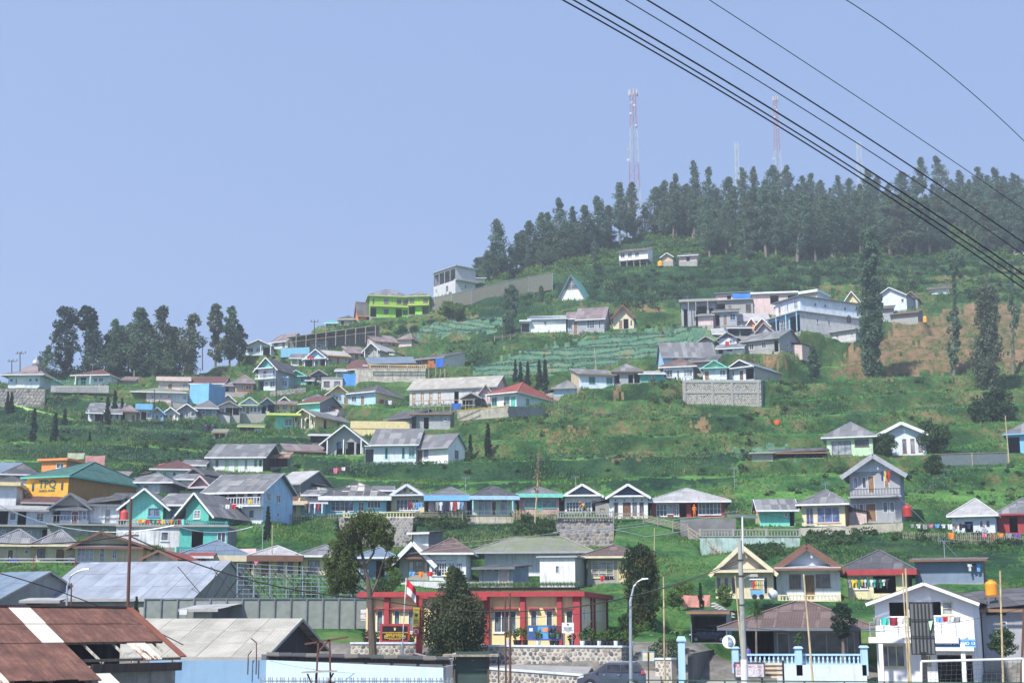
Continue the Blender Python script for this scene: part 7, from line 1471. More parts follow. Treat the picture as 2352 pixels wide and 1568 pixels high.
def car(label,x,yb,D,lpx,col,face=-1,yaw=0):
 """estate car seen from its side: body shell, windows, wheels, lamps; built nose towards -x"""
 L=lpx*D/F;root=empty('parked_car',at(x,yb,D),-math.atan2(at(x,yb,D).x,D)+yaw,label,'car');S=L/4.2;pm=plain(col,.25,.6,'car_paint');gl=glassm((.012,.014,.018),'car_glass');hw=.82
 prof=[(-2.1,.32),(-2.12,.62),(-2.0,.80),(-1.7,.93),(-1.15,1.04),(-.45,1.56),(-.1,1.64),(1.2,1.66),(1.75,1.58),(2.0,1.12),(2.1,.98),(2.1,.42),(2.0,.28)]
 def ring(y,k,ins): return [(px*S,y*S,(pz if pz<1.05 else pz)*S) for px,pz in prof]
 m=MB();rows=[(-hw*.98,1),(-hw,1),(hw,1),(hw*.98,1)]
 def tum(px,pz,s): return s*(hw-max(0,pz-1.0)*.26)
 a=[(px*S,tum(px,pz,-1)*S,pz*S) for px,pz in prof];b=[(px*S,tum(px,pz,1)*S,pz*S) for px,pz in prof];n=len(prof)
 for i in range(n): j=(i+1) % n;m.face([a[i],b[i],b[j],a[j]])
 m.face(list(reversed(a)));m.face(b);body=m.build('body',pm,root)
 bv=body.modifiers.new('bevel','BEVEL');bv.width=.06*S;bv.segments=2;bv.limit_method='ANGLE'
 def side(pts,nm,mt,off=.012):
  for s in (-1,1):
   q=[(px*S,(tum(px,pz,s)+s*off)*S,pz*S) for px,pz in pts];q0=[(px*S,(tum(px,pz,s)-s*.03)*S,pz*S) for px,pz in pts];MB().hexa(q0 if s>0 else q,q if s>0 else q0).build(nm,mt,root)
 side([(-1.0,1.08),(-.35,1.08),(-.35,1.52),(-.45,1.50)],'side_window',gl);side([(-.29,1.08),(.52,1.08),(.52,1.54),(-.29,1.54)],'side_window',gl);side([(.58,1.08),(1.25,1.08),(1.22,1.54),(.58,1.54)],'side_window',gl);side([(1.31,1.1),(1.8,1.12),(1.66,1.52),(1.29,1.54)],'side_window',gl)
 def cross(p0,p1,nm,mt,ins=.1,o=.015):
  (x0,z0),(x1,z1)=p0,p1;d=Vector((x1-x0,0,z1-z0)).normalized();nn=Vector((-d.z,0,d.x))*o;w0=hw-max(0,z0-1)*.26-ins;w1=hw-max(0,z1-1)*.26-ins;q=[Vector((x0,-w0,z0)),Vector((x0,w0,z0)),Vector((x1,w1,z1)),Vector((x1,-w1,z1))];MB().hexa([(v-nn*2)*S for v in q],[(v+nn)*S for v in q]).build(nm,mt,root)
 cross((-1.08,1.10),(-.5,1.52),'windscreen',gl);cross((1.8,1.5),(1.99,1.16),'rear_window',gl)
 side([(1.82,.98),(2.05,1.0),(1.94,1.22),(1.80,1.16)],'tail_lamp',PL('red'),.02);side([(-2.06,.70),(-1.72,.78),(-1.72,.9),(-2.0,.82)],'headlight',plain((.75,.78,.8),.15,0,'lamp_glass'),.02)
 side([(-.34,.35),(-.32,.35),(-.32,1.06),(-.34,1.06)],'door_gap',BLK,.004);side([(.54,.35),(.56,.35),(.56,1.06),(.54,1.06)],'door_gap',BLK,.004);side([(.36,.90),(.50,.90),(.50,.94),(.36,.94)],'door_handle',GALV,.03);side([(-.52,.90),(-.38,.90),(-.38,.94),(-.52,.94)],'door_handle',GALV,.03)
 side([(-1.0,1.06),(-.86,1.06),(-.86,1.18),(-1.0,1.18)],'wing_mirror',pm,.14)
 for s in (-1,1): MB().bar((-.2*S,s*.55*S,1.70*S),(1.5*S,s*.55*S,1.70*S),.04*S).build('roof_rail',GALV,root)
 for wx in (-1.32,1.28):
  for s in (-1,1):
   w=MB();w.tube([(wx*S,s*.84*S,.31*S),(wx*S,s*.64*S,.31*S)],.31*S,20);t=w.build('tyre',plain((.015,.015,.015),.8,0,'rubber'),root);MB().tube([(wx*S,s*.855*S,.31*S),(wx*S,s*.8*S,.31*S)],.19*S,10).build('rim',GALV,t)
   MB().tube([(wx*S,s*.828*S,.33*S),(wx*S,s*.78*S,.33*S)],.37*S,20).build('wheel_arch',BLK,root)
 return root
def motorbike(label,x,yb,D,lpx,col,tarp=False,rz=0):
 L=lpx*D/F;S=L/1.9;root=empty('motorcycle',at(x,yb,D),rz,label,'motorcycle');rb=plain((.02,.02,.02),.8,0,'rubber')
 for wx in (-.62,.62):
  MB().tube([Vector((wx+.27*math.cos(a),0,.28+.27*math.sin(a)))*S for a in [2*PI*i/16 for i in range(17)]],.045*S,6,False).build('wheel',rb,root)
 MB().hexa([Vector(p)*S for p in ((-.5,-.1,.35),(.5,-.12,.4),(.5,.12,.4),(-.5,.1,.35))],[Vector(p)*S for p in ((-.45,-.08,.72),(.75,-.08,.78),(.75,.08,.78),(-.45,.08,.72))]).build('body',plain(col,.4,0,'fairing'),root)
 MB().hexa([Vector(p)*S for p in ((-.1,-.12,.74),(.7,-.1,.8),(.7,.1,.8),(-.1,.12,.74))],[Vector(p)*S for p in ((-.05,-.1,.84),(.7,-.08,.9),(.7,.08,.9),(-.05,.1,.84))]).build('seat',BLK,root)
 MB().bar(Vector((-.62,0,.28))*S,Vector((-.4,0,.95))*S,.06*S).bar(Vector((-.38,-.3,1.0))*S,Vector((-.38,.3,1.0))*S,.04*S).build('fork',STEEL,root);MB().tube([Vector((-.48,0,.9))*S,Vector((-.56,0,.9))*S],.08*S,8).build('headlight',WH,root)
 if tarp: MB().hexa([Vector(p)*S for p in ((-.7,-.3,.45),(.8,-.3,.5),(.8,.3,.5),(-.7,.3,.45))],[Vector(p)*S for p in ((-.45,-.06,1.08),(.7,-.06,.95),(.7,.06,.95),(-.45,.06,1.08))]).build('tarpaulin',plain((.5,.5,.44),.9,0,'tarpaulin'),root)
def things():
 cables();posts();towers()
 for a in (('orange water tank on legs above the white two-storey house',2278,1367,1332,27,100,(.85,.33,.02),1.8),('red ribbed water tank at the corner of the turquoise house',285,1194,1170,18,152.5,(.65,.08,.08)),('left of the two black water tanks below the mossy stone wall',474,992,973,16,270,(.02,.03,.045)),('right of the two black water tanks below the mossy stone wall',490,992,972,15,270,(.02,.03,.045)),('dark red tank right of the tall grey house',2085,1187,1158,22,171,(.45,.04,.03)),('orange-red tank alone on the grass bank right of the gully',1785,976,965,17,257,(.85,.10,.03)),('yellow tank under the forest beside the cream hut',1517,612,598,14,398,(.85,.42,.02)),('small orange tank beside the plank-walled shed',2125,741,725,10,336,(.85,.40,.04)),('black tank on the roof of the concrete frame house',1580,690,681,18,334,(.03,.04,.06)),('black tank on the white balcony of the three-storey house',1950,741,723,10,318,(.02,.02,.03)),('salmon red tank lying behind the maroon hip roof',380,1080,1064,34,215,(.75,.14,.12))): tank(*a[:7],**({'legs': a[7]} if len(a)>7 else {}))
 car('dark grey estate car parked at the foot of the driveway',1405,1583,88,152,(.13,.15,.20));car('dark car parked nose-in under the blue-grey sheet garage',1628,1474,114.5,90,(.05,.06,.09))
 motorbike('blue motorcycle on the porch of the cream row house',30,1296,128,32,(.02,.05,.35));motorbike('motorcycle half covered with a pale tarpaulin at the top of the driveway',1503,1478,108,36,(.05,.05,.05),True);motorbike('motorcycle parked in the blue porch house',614,950,281,14,(.6,.6,.65))
 person('person in a mustard coat and pink hat bending behind the grey-white balustrade',1342,1188,175.6,34,'bend',(.55,.38,.08),(.1,.1,.12),0,(.8,.06,.2));person('woman in grey top and green skirt at the bamboo fence by the lavender house',2262,1240,163.6,32,'stand',(.4,.4,.42),(.02,.3,.15),0,(.25,.08,.05));person('person in dark clothes sitting on the wall before the turquoise door',1159,934,255.2,14,'sit',(.05,.06,.10),(.04,.05,.08),0,(.2,.03,.05))
 person('left of two people inside the cafe window',1906,1512,100.9,42,'stand',(.05,.06,.07));person('right of two people inside the cafe window',1921,1512,100.9,46,'stand',(.07,.08,.08));person('person in a violet shirt standing on the cafe terrace',1719,1520,97.2,34,'stand',(.16,.12,.5),(.08,.05,.3));person('seated person in dark blue on the cream row porch',151,1296,127.6,18,'sit',(.03,.05,.12),(.03,.04,.1));person('second person in blue beside the seated one on the cream row porch',164,1296,127.6,21,'sit',(.03,.10,.25),(.03,.05,.12))
 person('tiny farmer in a yellow shirt on the spur slope',592,838,343,10,'stand',(.5,.6,.05));person('person in orange standing in the doorway of the red-walled house',1595,1187,175.4,28,'stand',(.9,.22,.02),(.85,.2,.02),0,(.9,.22,.02))
 laundry('under the blue striped awning',1000,1066,1152,173.6,['grey','white','navy','black','white','red','white','blue'],7,20);laundry('on the rack of the narrow cyan annex',700,742,1156,172.4,['brown','black','grey','navy','black','white','navy','red','black','white'],5,20,'shirt')
 laundry('in front of the cyan house casements',792,808,1150,173.6,['black','navy'],7,22,'shirt');laundry('on the porch of the yellow gabled house',938,972,1153,172.6,['maroon','grey','blue','blue'],8,15)
 laundry('on the turquoise house balustrade',316,416,1192,151.4,['orange','yellow','red','navy','green','red','yellow','blue','orange','green','maroon'],8,9);laundry('on the upper balcony of the tall grey house',2022,2044,1081,169.4,['navy','yellow','red'],6,22,'shirt')
 laundry('on the balcony of the dark-tiled house',1948,2040,1330,123.6,['grey','yellow','yellow','green','yellow','white','green','white','turquoise','black','green','white','black'],7,18,'shirt');laundry('on the long line before the lavender house',2088,2232,1203,161.6,['grey','white','grey','pink','blue','white','white','brown','black','navy'],10,10)
 laundry('over the bamboo fence of the red house',2252,2345,1224,161.2,['pink','brown','orange','grey','purple'],14,10,'cloth',line=False);laundry('over the rail of the lavender house',2170,2200,1222,161.4,['orange'],13,14,'cloth',line=False)
 laundry('on the balcony of the white two-storey house',2004,2100,1417,90.2,['grey','turquoise','maroon','white','green'],18,16,'cloth');laundry('right of the dark billboard on the balcony',2150,2205,1416,90.2,['blue','red','white','grey'],14,12,'cloth');laundry('on poles across the grass bank',757,803,1076,226,['black','pink','maroon','white','black'],9,10,'cloth',1071)
 laundry('on the wall of the rusty corrugated shed',2222,2252,1294,126.8,['white','black','blue'],12,16,'shirt');laundry('on the balcony of the pale blue two-storey house',500,560,1158,160,['grey','white','red','white'],11,9,'cloth');laundry('in the grey veranda house',776,800,1016,243,['blue','white','grey','white'],6,13);laundry('on the side of the olive house',866,900,916,288,['black','maroon','navy','white'],8,8,'cloth',920)
 laundry('before the cream and grey hip-roofed house',1378,1410,1322,135,['red','black','black'],10,10,'cloth');cloth('blue cloth spread on the grass before the clipped tree',1450,1322,13,12,134,CN['blue']);laundry('before the grid-door house',936,1060,1312,134.5,['blue','orange','red','black','yellow','orange'],12,12,'cloth',line=False);cloth('pink shirt hanging left of the yellow house door',588,1288,9,10,138.5,CN['pink'],shape='shirt');laundry('on the porch of the turquoise-gabled house',700,722,818,316,['white','red','red','maroon'],6,8);cloth('yellow cloth over the end of the pale blue balcony',575,1146,9,10,160,CN['yellow'])
 cloth('bright blue tarpaulin draped below the stained concrete wall',803,858,30,28,306,(.08,.32,.75),'tarpaulin');cloth('deep blue tarp covering the side of the patchwork shack',1010,822,20,22,283+33,(.03,.16,.62),'tarpaulin');cloth('blue tarpaulin bundle beside the dark porch hut',1048,926,22,14,256,(.04,.14,.5),'tarpaulin');cloth('bright blue tarp on the upper storey of the raw concrete store',1704,674,46,13,350.5,(.05,.25,.8),'tarpaulin');cloth('red towel on the timber-gabled house',1670,784,9,9,302,CN['red'])
 cloth('faded salmon tarp spread over the bank below the flowers',1597,1366,68,26,118,(.72,.34,.28),'tarpaulin');cloth('pink tarpaulin sheet hanging behind the orange tower room',219,1046,46,30,207,(.55,.28,.28),'tarpaulin');cloth('pale green tarpaulin next to the pink sheet',175,1040,40,14,206,(.40,.48,.36),'tarpaulin');cloth('orange panel patch on the shack wall',990,828,14,16,316,(.5,.16,.05),'panel')
 # satellite dish, cart, boards, billboard, goal, salon sign, tables
 p=at(1776,1378,122);o=empty('satellite_dish',p,0,'white satellite dish between the cream and brown-gabled houses','satellite dish');m=MB();R0=.42
 for i in range(5):
  for j in range(20):
   f=lambda i,j: Vector((R0*i/5*math.cos(j*PI/10),.16*(i/5)**2-.2-.0,.5+R0*i/5*math.sin(j*PI/10)));m.face([f(i,j),f(i+1,j),f(i+1,j+1),f(i,j+1)])
 m.build('dish',plain((.7,.74,.8),.5,0,'dish_white'),o,True);MB().bar((0,.0,-.4),(0,0,.5),.07).build('mast',STEEL,o);MB().bar((0,-.2,.2),(0,-.55,.5),.03).build('feed_arm',STEEL,o)
 p=at(1740,1376,121);o=empty('snack_cart',p,0,'light blue snack cart with packets hanging in its glass case','snack cart');k=121/F;MB().box(-.5,.5,-.3,.3,.25,.75).build('cabinet',PL('sky'),o);MB().box(-.58,.58,-.36,.36,1.62,1.74).build('roof',WH,o)
 for sx in (-.48,.48):
  for sy in (-.28,.28): MB().box(sx-.02,sx+.02,sy-.02,sy+.02,.75,1.62).build('post',GALV,o)
 for i in range(12): m=MB();x_=-.42+i % 6*.165;z_=.85+i // 6*.38;m.box(x_,x_+.12,-.33,-.3,z_,z_+.32);m.build('snack_packet',plain([(.7,.03,.04),(.8,.35,.05),(.75,.65,.3),(.5,.6,.4),(.8,.5,.1),(.7,.7,.7)][i % 6],.4,0,'packet'),o)
 for sx in (-.3,.3): MB().tube([(sx,-.34,.22),(sx,-.28,.22)],.22,14).build('wheel',BLK,o)
 # billboard seen from behind
 b,w,hh=panel('billboard','dark back of a tall billboard with torn edges on a post','billboard',2097,2146,1384,1500,84,plain((.13,.15,.16),.7,0,'billboard_back'),.1,BLK,None,fw=.06)
 for i in range(1,6): MB().box(-w/2+w*i/6-.035,-w/2+w*i/6+.035,-.08,-.003,0,hh).build('rib',BLK,b)
 for z in (.33,.66): MB().box(-w/2,w/2,-.11,-.085,hh*z,hh*z+.06).build('cross_rib',BLK,b)
 MB().bar((0,.12,-2.2),(0,.12,.1),.3).build('post',BLK,b);MB().hexa([(w*.3,-.13,hh*.64),(w*.5,-.13,hh*.65),(w*.46,-.1,hh*.63),(w*.3,-.1,hh*.62)],[(w*.35,-.15,hh*.46),(w*.38,-.15,hh*.46),(w*.38,-.12,hh*.46),(w*.35,-.12,hh*.46)]).build('torn_strip',PL('lgreen'),b)
 b,w,hh=panel('shop_banner','blue banner reading SNEAKERS STUDIO 13 above the shop','banner',2142,2240,1467,1486,90.5,plain((.03,.20,.52),.6,0,'banner_blue'),.03);text(b,'SNEAKERS STUDIO 13',(-.02,-.01,hh*.5),.27,WH,FACE(),bold=.008)
 for z in (.06,.86): MB().box(-w/2,w/2,-.006,-.002,hh*z,hh*(z+.1)).build('print_stripe',plain((.25,.65,.85),.6,0,'cyan_print'),b)
 r,s=ROOTS['white two-storey house with shallow gable and open upper window'];kk=92/F*.957;z1=112*kk
 MB().box(-s['w']/2-.3,s['w']/2-.9,-1.5,-.003,z1-.35,z1).build('balcony_slab',WH,r);MB().box(s['w']*.12,s['w']/2,-1.6,-.004,82*kk,90*kk).build('shop_awning',WH,r)
 for z in (.35,.65,.95): MB().bar((-s['w']/2-.2,-1.4,z1+z),(s['w']/2-1,-1.4,z1+z),.05).build('balcony_rail',GALV,r)
 for i in range(7): m=MB();x_=-s['w']/2-.2+i*(s['w']-.8)/6;m.bar((x_,-1.4,z1),(x_,-1.4,z1+.95),.05);m.build('rail_post',GALV,r)
 for x_ in (-.45,.37): MB().box(s['w']*x_-.01,s['w']*x_+.25,-1.45,-1.2,0,z1-.36).build('pillar',W('white',1),r)
 # football goal
 o=empty('football_goal',at(2116,1600,66),0,'white football goal with a loose net in the bottom right corner','goal');O=o.location;a,b,c,d=at(2116,1600,66)-O,at(2116,1518,66)-O,at(2350,1512,66)-O,at(2350,1600,66)-O;a.z-=.4;d.z-=.4
 for p_,q,nm in ((a,b,'left_post'),(b,c,'crossbar'),(d,c,'right_post')): MB().tube([p_,q],.055,8).build(nm.replace('left_','').replace('right_',''),WH,o)
 m=MB();bk=Vector((.2,1.3,-1.9));nn=20
 for i in range(nn+1): t=i/nn;p_=b.lerp(c,t);m.bar(p_,p_+bk+Vector((0,0,.15*math.sin(t*9))),.012)
 for j in range(1,9): t=j/9;m.bar(b+bk*t,c+bk*t,.012)
 m.build('net',PL('conc'),o)['kind']='stuff'
 # signs by the road
 b,w,hh=panel('road_sign','blank cream sign with blue edge on a dark post by the driveway','sign',1476,1502,1496,1516,86,PL('cream'),.03,PL('sky'),None,fw=.03);MB().box(-.035,.035,-.06,-.005,-2.2,hh).build('post',BLK,b)
 b,w,hh=panel('salon_sign','white beauty salon sign with pink lettering before the brown slatted gate','sign',1690,1754,1523,1553,88,plain((.74,.72,.76),.5,0,'sign_white'),.04,plain((.10,.09,.09),.6,0,'dark_frame'),None,fw=.09)
 text(b,'NURUL',(-w*.33,-.006,hh*.82),.26,plain((.55,.06,.12),.5,0,'pink_print'),FACE(),bold=.006);text(b,'Beauty Salon',(w*.2,-.006,hh*.82),.21,plain((.6,.35,.42),.5,0,'pale_pink_print'),FACE())
 for i in range(5): MB().box(-w*.46,-w*.3,-.008,-.002,hh*(.15+.11*i),hh*(.18+.11*i)).build('print_line',plain((.25,.1,.14),.6,0,'print'),b)
 for cx_,r_,c in ((0,.25,(.45,.45,.5)),(w*.32,.27,(.65,.35,.5))):
  m=MB();q=[(cx_+r_*math.cos(i*PI/10),-.008,hh*.4+r_*math.sin(i*PI/10)) for i in range(21)];m.tube(q,.012,4,False);m.tube([(cx_+(r_*.6)*math.cos(i*PI/6)*(.6+.4*math.cos(i)),-.008,hh*.4+r_*.6*math.sin(i*PI/6)) for i in range(9)],.012,4,False);m.build('drawing',plain(c,.6,0,'print'),b)
 gt=empty('slatted_gate',at(1775,1556,88.4),0,'brown and cream slatted gate right of the salon sign','gate')
 for i in range(7): MB().box(-.6,.6,0,.04,.12*i*1.1,.12*i*1.1+.11).build('board',PL('brown') if i % 2 else PL('cream'),gt)
 for x_ in (-.66,.66): MB().box(x_-.05,x_+.05,-.03,.08,-.3,1.05).build('post',BLK,gt)
 p=at(1674,1480,92);o=empty('hanging_sign',p,0,'round white hanging sign under the left edge of the cafe roof','sign');MB().tube([(0,0,.2),(.12,.05,.2)],.42,24).build('disc',WH,o);o.scale=(1,1,1);o.rotation_euler=(0,0,.9);MB().tube([(-.01,-.0,.2),(-.02,0,.2)],.3,20).build('print_ring',PL('steel'),o)
 text(o,'CAFE',(-.03,0,.2),.2,WH,(PI/2,0,-PI/2))
 # pillars of gates and balustrade
 for x,yt,yb,D,lab in ((1567,1466,1576,91,'left pale blue gate pillar of the garage drive'),(1689,1486,1530,95.4,'pale blue pier behind the salon sign'),(1835,1486,1536,95.2,'pale blue middle pier of the cafe balustrade'),(1986,1484,1536,95.2,'pale blue right pier of the cafe balustrade')):
  p=at(x,yb,D);h=(yb-yt)*D/F;o=empty('pier',p,0,lab,'pillar');MB().box(-.2,.2,-.2,.2,-.4,h*.9).build('shaft',W('lblue',.4),o);MB().box(-.28,.28,-.28,.28,h*.9+.001,h*.94).hexa([(-.26,-.26,h*.94),(.26,-.26,h*.94),(.26,.26,h*.94),(-.26,.26,h*.94)],[(-.2,-.2,h),(.2,-.2,h),(.2,.2,h),(-.2,.2,h)]).build('cap',W('lblue',.4),o)
 plain_wall('street_wall','pale block wall with joints below the cafe balustrade',(1785,1526),(1990,1526),95,95,1580,1580,W('pale',.6));
 r2=[o for o in bpy.data.objects if o.get('label')=='pale block wall with joints below the cafe balustrade'][0]
 for j in range(3):
  for i in range(9): m=MB();x_=.02+i*.66+(.33 if j % 2 else 0);
 plain_wall('garage_side_wall','dark stained wall along the garage drive',(1590,1500),(1640,1490),92,104,1576,1542,wallm((.12,.12,.12),2))
 # blue yard wall, sheds in front
 plain_wall('yard_wall','darker slate blue stretch of the yard wall beside the rusty shed',(343,1516),(612,1515),68,66,1620,1620,wallm((.20,.34,.50),.35),.2,cap=None);plain_wall('yard_wall','pale sky blue stretch of the yard wall in front of the sheds',(612,1515),(1018,1533),65.9,64,1620,1620,wallm((.55,.72,.86),.35),.2)
 r=empty('low_shed',at(640,1560,72),0,'low open shed with a long dark ragged roof behind the blue wall','shed');O=r.location
 for i in range(14):
  x0,x1=612+i*30,612+(i+1)*30-1;y=1499+i*.7;m=MB();q=[at(x0,y+6+random.random()*2,69)-O,at(x1,y+6+random.random()*2,69)-O,at(x1,y,73)-O,at(x0,y,73)-O];m.hexa(q,[v+Vector((0,0,.05)) for v in q]);m.build('roof_sheet',plain((.06,.06,.06) if i % 3 else (.15,.14,.12),.8,0,'old_sheet'),r)
 MB().bar(at(612,1510,69.5)-O,at(1035,1520,69.5)-O,.1,.22).build('beam',woodm((.10,.08,.07)),r)
 for x in (650,700,760,840,900,960,1020): m=MB();a=at(x,1512,69.8)-O;m.bar(a,a-Vector((0,0,1.6)),.14);m.build('post',W('conc',1),r)
 m=MB();q=[at(600,1522,74)-O,at(1040,1530,74)-O];m.hexa([q[0]-Vector((0,0,2)),q[1]-Vector((0,0,2)),q[1]+Vector((0,.1,-2)),q[0]+Vector((0,.1,-2))],[q[0]+Vector((0,0,.45)),q[1]+Vector((0,0,.4)),q[1]+Vector((0,.1,.4)),q[0]+Vector((0,.1,.45))]);m.build('rear_wall',W('dgrey',1),r)
 r=empty('sheet_shed',at(1030,1600,62),0,'dark green corrugated sheet shed with a warped cream roof edge','shed');O=r.location;a,b=at(1030,1600,62)-O,at(1105,1600,62)-O
 for i in range(9): m=MB();z=.2+i*.19;m.box(0+.3,(b-a).x+.35,0,.05+.01*(i % 2),z,z+.185);m.build('wall_sheet',plain((.05,.085,.075),.6,.2,'dark_sheet'),r)
 m=MB();h=(1600-1526)*62/F;m.box(-.25,(b-a).x+.75,-.5,1.6,h+.28,h+.36);m.build('roof',woodm((.30,.26,.2)),r);
 for x_ in (.25,(b-a).x+.3,(b-a).x+.75): MB().bar((x_,-.1,0),(x_,-.1,h+.27),.07).build('post',BARKD,r)
 r=empty('steel_stand',at(735,1600,58),0,'rusty steel stand with a slanting top frame in front of the blue wall','stand');O=r.location
 for a_,b_ in (((725,1600),(731,1470)),((760,1600),(757,1470)),((700,1478),(800,1462)),((731,1495),(757,1468)),((700,1570),(770,1567))): MB().bar(at(*a_,58)-O,at(*b_,58)-O,.07).build('strut',RUSTM,r)
 m=MB();q=[at(692,1545,57.6)-O,at(774,1542,57.6)-O,at(760,1541,59.5)-O,at(705,1543,59.5)-O];m.hexa(q,[v+Vector((0,0,.06)) for v in q]);m.build('table_top',PL('conc'),r)
 for a_,b_ in (((706,1546),(718,1575)),((766,1544),(750,1575)),((726,1545),(724,1590))): MB().bar(at(*a_,57.8)-O,at(*b_,57.8)-O,.06).build('leg',RUSTM,r)
 b,w,hh=panel('blank_board','blank white board on two legs before the net wall','sign',412,429,1399,1411,106,WH,.03,None,(-.98,.98))
 for x,y0,y1,lab in ((570,1514,1504,'bent rusty fence iron left on the blue wall'),(582+7,1514,1475,'cranked rusty pipe rising beside the cream-roofed shed')):
  o,T=pole('iron_pipe',lab,(x,y0+3),(x,y1),66,.03,RUSTM);MB().bar(T,T+Vector((-.25 if y1<1500 else .15,0,.2)),.05).build('crank',RUSTM,o)
 # rubble and pickup
 o=empty('debris_pile',at(1000,1516,76),0,'pile of broken grey panels and plasterboard behind the sheds','debris')
 for i in range(12): m=MB();x_=random.uniform(-.9,1.8);z_=random.uniform(0,.3);m.box(-.35,.35,-.15,.15,0,.05);m.build('broken_panel',W('conc',1) if i % 2 else W('white',1),o,loc=(x_,random.uniform(-.3,.3),z_),rot=(random.uniform(-.2,.2),random.uniform(-.3,.3),random.uniform(-.5,.5)))
 # conifers, clipped tree and the tall tree in front
 cf=make_tree('conifer_tree',5.6,2.4,'cone',300,95,.10,leafm((.010,.032,.020),(.04,.085,.05),(.10,.12,.06),name='conifer_foliage'),.0,'bushy dark conifer with a narrow tip in front of the police post','tree',prof=[(0,.8),(.1,1),(.5,1),(.63,.78),(.76,.36),(.9,.28),(1,.06)],bark=BARKD);cf.location=at(1045,1512,95.4)
 ct=make_tree('clipped_tree',5.2,1.28,'col',240,80,.10,leafm((.012,.036,.018),(.05,.10,.04),(.14,.13,.06),name='clipped_foliage'),.0,'tall clipped evergreen with rounded top behind the street lamp','tree',prof=[(0,.75),(.3,.8),(.45,.85),(.62,1),(.85,.98),(.95,.7),(1,.3)],bark=BARKD);ct.location=at(1472,1455,112);ct.scale=(1,1,1.22)
 for x,y,D,h,w_,lab in ((1533,1526,97,1.7,1.4,'flowering garden bush behind the short stone wall'),(1570,1372,122,1.4,1.3,'white-flowering bush above the salmon tarp'),(1665,1390,120,1.6,1.0,'tall weeds beside the sandbags'),(1440,1480,108,2.2,1.2,'shadowy shrub at the foot of the clipped tree'),(1480,1478,111,1.6,1.4,'dark shrub right of the clipped tree'),(905,1345,130,1.5,1.1,'shrub with red leaves by the curtained windows'),(800,1362,128,1.4,1.5,'leafy vines behind the steel trusses'),(700,1368,128,1.4,1.6,'dense vines between truss bars'),(1040,1334,134,1.3,.9,'garden shrub in front of the grid doors'),(880,1362,128,1.3,1.4,'garden hedge behind the police roof'),(1550,1390,118,1.2,1.0,'small dark shrub left of the salmon tarp'),(2308,1500,92,1.5,1.1,'overgrown shrub behind the goal'),(1500,1400,116,2.0,1.2,'rounded shrub against the clipped tree')):
  t=make_tree('garden_shrub',h,w_*.8,'round',40,50,.085,L_BR if len(lab) % 2 else L_LT,.0,lab,'bush');t.location=at(x,y,D)
 # tall tree with drooping tufts
 D=92;A=at(856,1512,D);o=empty('tall_cypress_tree',A,0,'tall tree with a twisted bare trunk and drooping olive tufts, left of the police post','tree');q=lambda x,y,dd=0: at(x,y,D+dd)-A
 m=MB();m.tube([q(857,1525),q(856,1480),q(853,1430),q(851,1385),q(846,1340),q(838,1300),q(828,1255),q(824,1215),q(834,1190)],[.30,.25,.22,.19,.15,.11,.08,.06,.03],9);tr=m.build('trunk',woodm((.10,.085,.06)),o)
 br=[((850,1370),(868,1330),(880,1290),(893,1255)),((846,1340),(820,1310),(800,1290),(780,1282)),((838,1300),(858,1270),(862,1235),(872,1205)),((840,1310),(812,1275),(795,1245),(785,1225)),((828,1255),(812,1225),(806,1200)),((851,1360),(820,1345),(795,1340),(770,1350)),((826,1225),(845,1205),(862,1192)),((880,1290),(895,1280),(904,1282)),((838,1300),(805,1300),(775,1310))]
 for b_ in br: m=MB();pts=[q(x,y,random.uniform(-.8,.8)*i) for i,(x,y) in enumerate(b_)];m.tube(pts,[.10,.07,.045,.02][:len(pts)],6);m.build('limb',woodm((.10,.085,.06)),o)
 cl=[]
 blobs=[(832,1196,26),(812,1206,22),(852,1192,24),(874,1205,24),(888,1222,20),(795,1225,22),(780,1236,20),(768,1258,18),(790,1258,20),(760,1280,15),(776,1298,20),(757,1312,14),(792,1318,20),(772,1335,20),(790,1345,16),(812,1330,12),(765,1352,14),(845,1222,20),(866,1232,18),(893,1250,14),(880,1240,16),(903,1284,9),(893,1288,8),(897,1300,7),(822,1240,16),(807,1252,16),(800,1276,18),(782,1272,18),(815,1262,14),(806,1300,14),(850,1246,14),(770,1318,16),(800,1335,14),(778,1352,12),(835,1222,20),(872,1218,20),(884,1236,18),(840,1200,20),(860,1205,20),(812,1352,10),(756,1296,10),(889,1302,6)]
 for x,y,s_ in blobs:
  for _ in range(int(s_*1.1)):
   a,r_=random.uniform(0,6.28),random.random()**.5;c=q(x+s_*r_*math.cos(a),y+s_*.75*r_*math.sin(a),random.uniform(-1,1)*s_*.05);cl.append((c.x,c.y,c.z,.16,.24,random.uniform(0,.8)))
 link('crown',clusters(cl,26,.085,L_TALL,'crown',up=.5,droop=-1,aspect=.4),o)
 # palms
 def palm(lab,x,yb,yt,D,r_,tr_=.07,n=46,lw=.045):
  A=at(x,yb,D);o=empty('palm',A,0,lab,'palm');T=at(x,yt,D)-A;MB().tube([(0,0,-.2),(.03,0,T.z*.5),T],[tr_*1.2,tr_,tr_*.9],8).build('trunk',BARK,o);mt=leafm((.03,.09,.03),(.16,.26,.08),name='palm_leaf');m=MB()
  for i in range(n):
   a=random.uniform(0,6.28);e=random.uniform(-.9,1.3);d=Vector((math.cos(a)*math.cos(e),math.sin(a)*math.cos(e),math.sin(e)));s_=d.cross(Vector((0,0,1))).normalized()*lw;p1=T+d*r_*.6;p2=T+d*r_-Vector((0,0,r_*.25));m.face([T-s_*.5,T+s_*.5,p1+s_,p1-s_]);m.face([p1-s_,p1+s_,p2])
  m.build('frond',mt,o)['kind']='stuff';return o
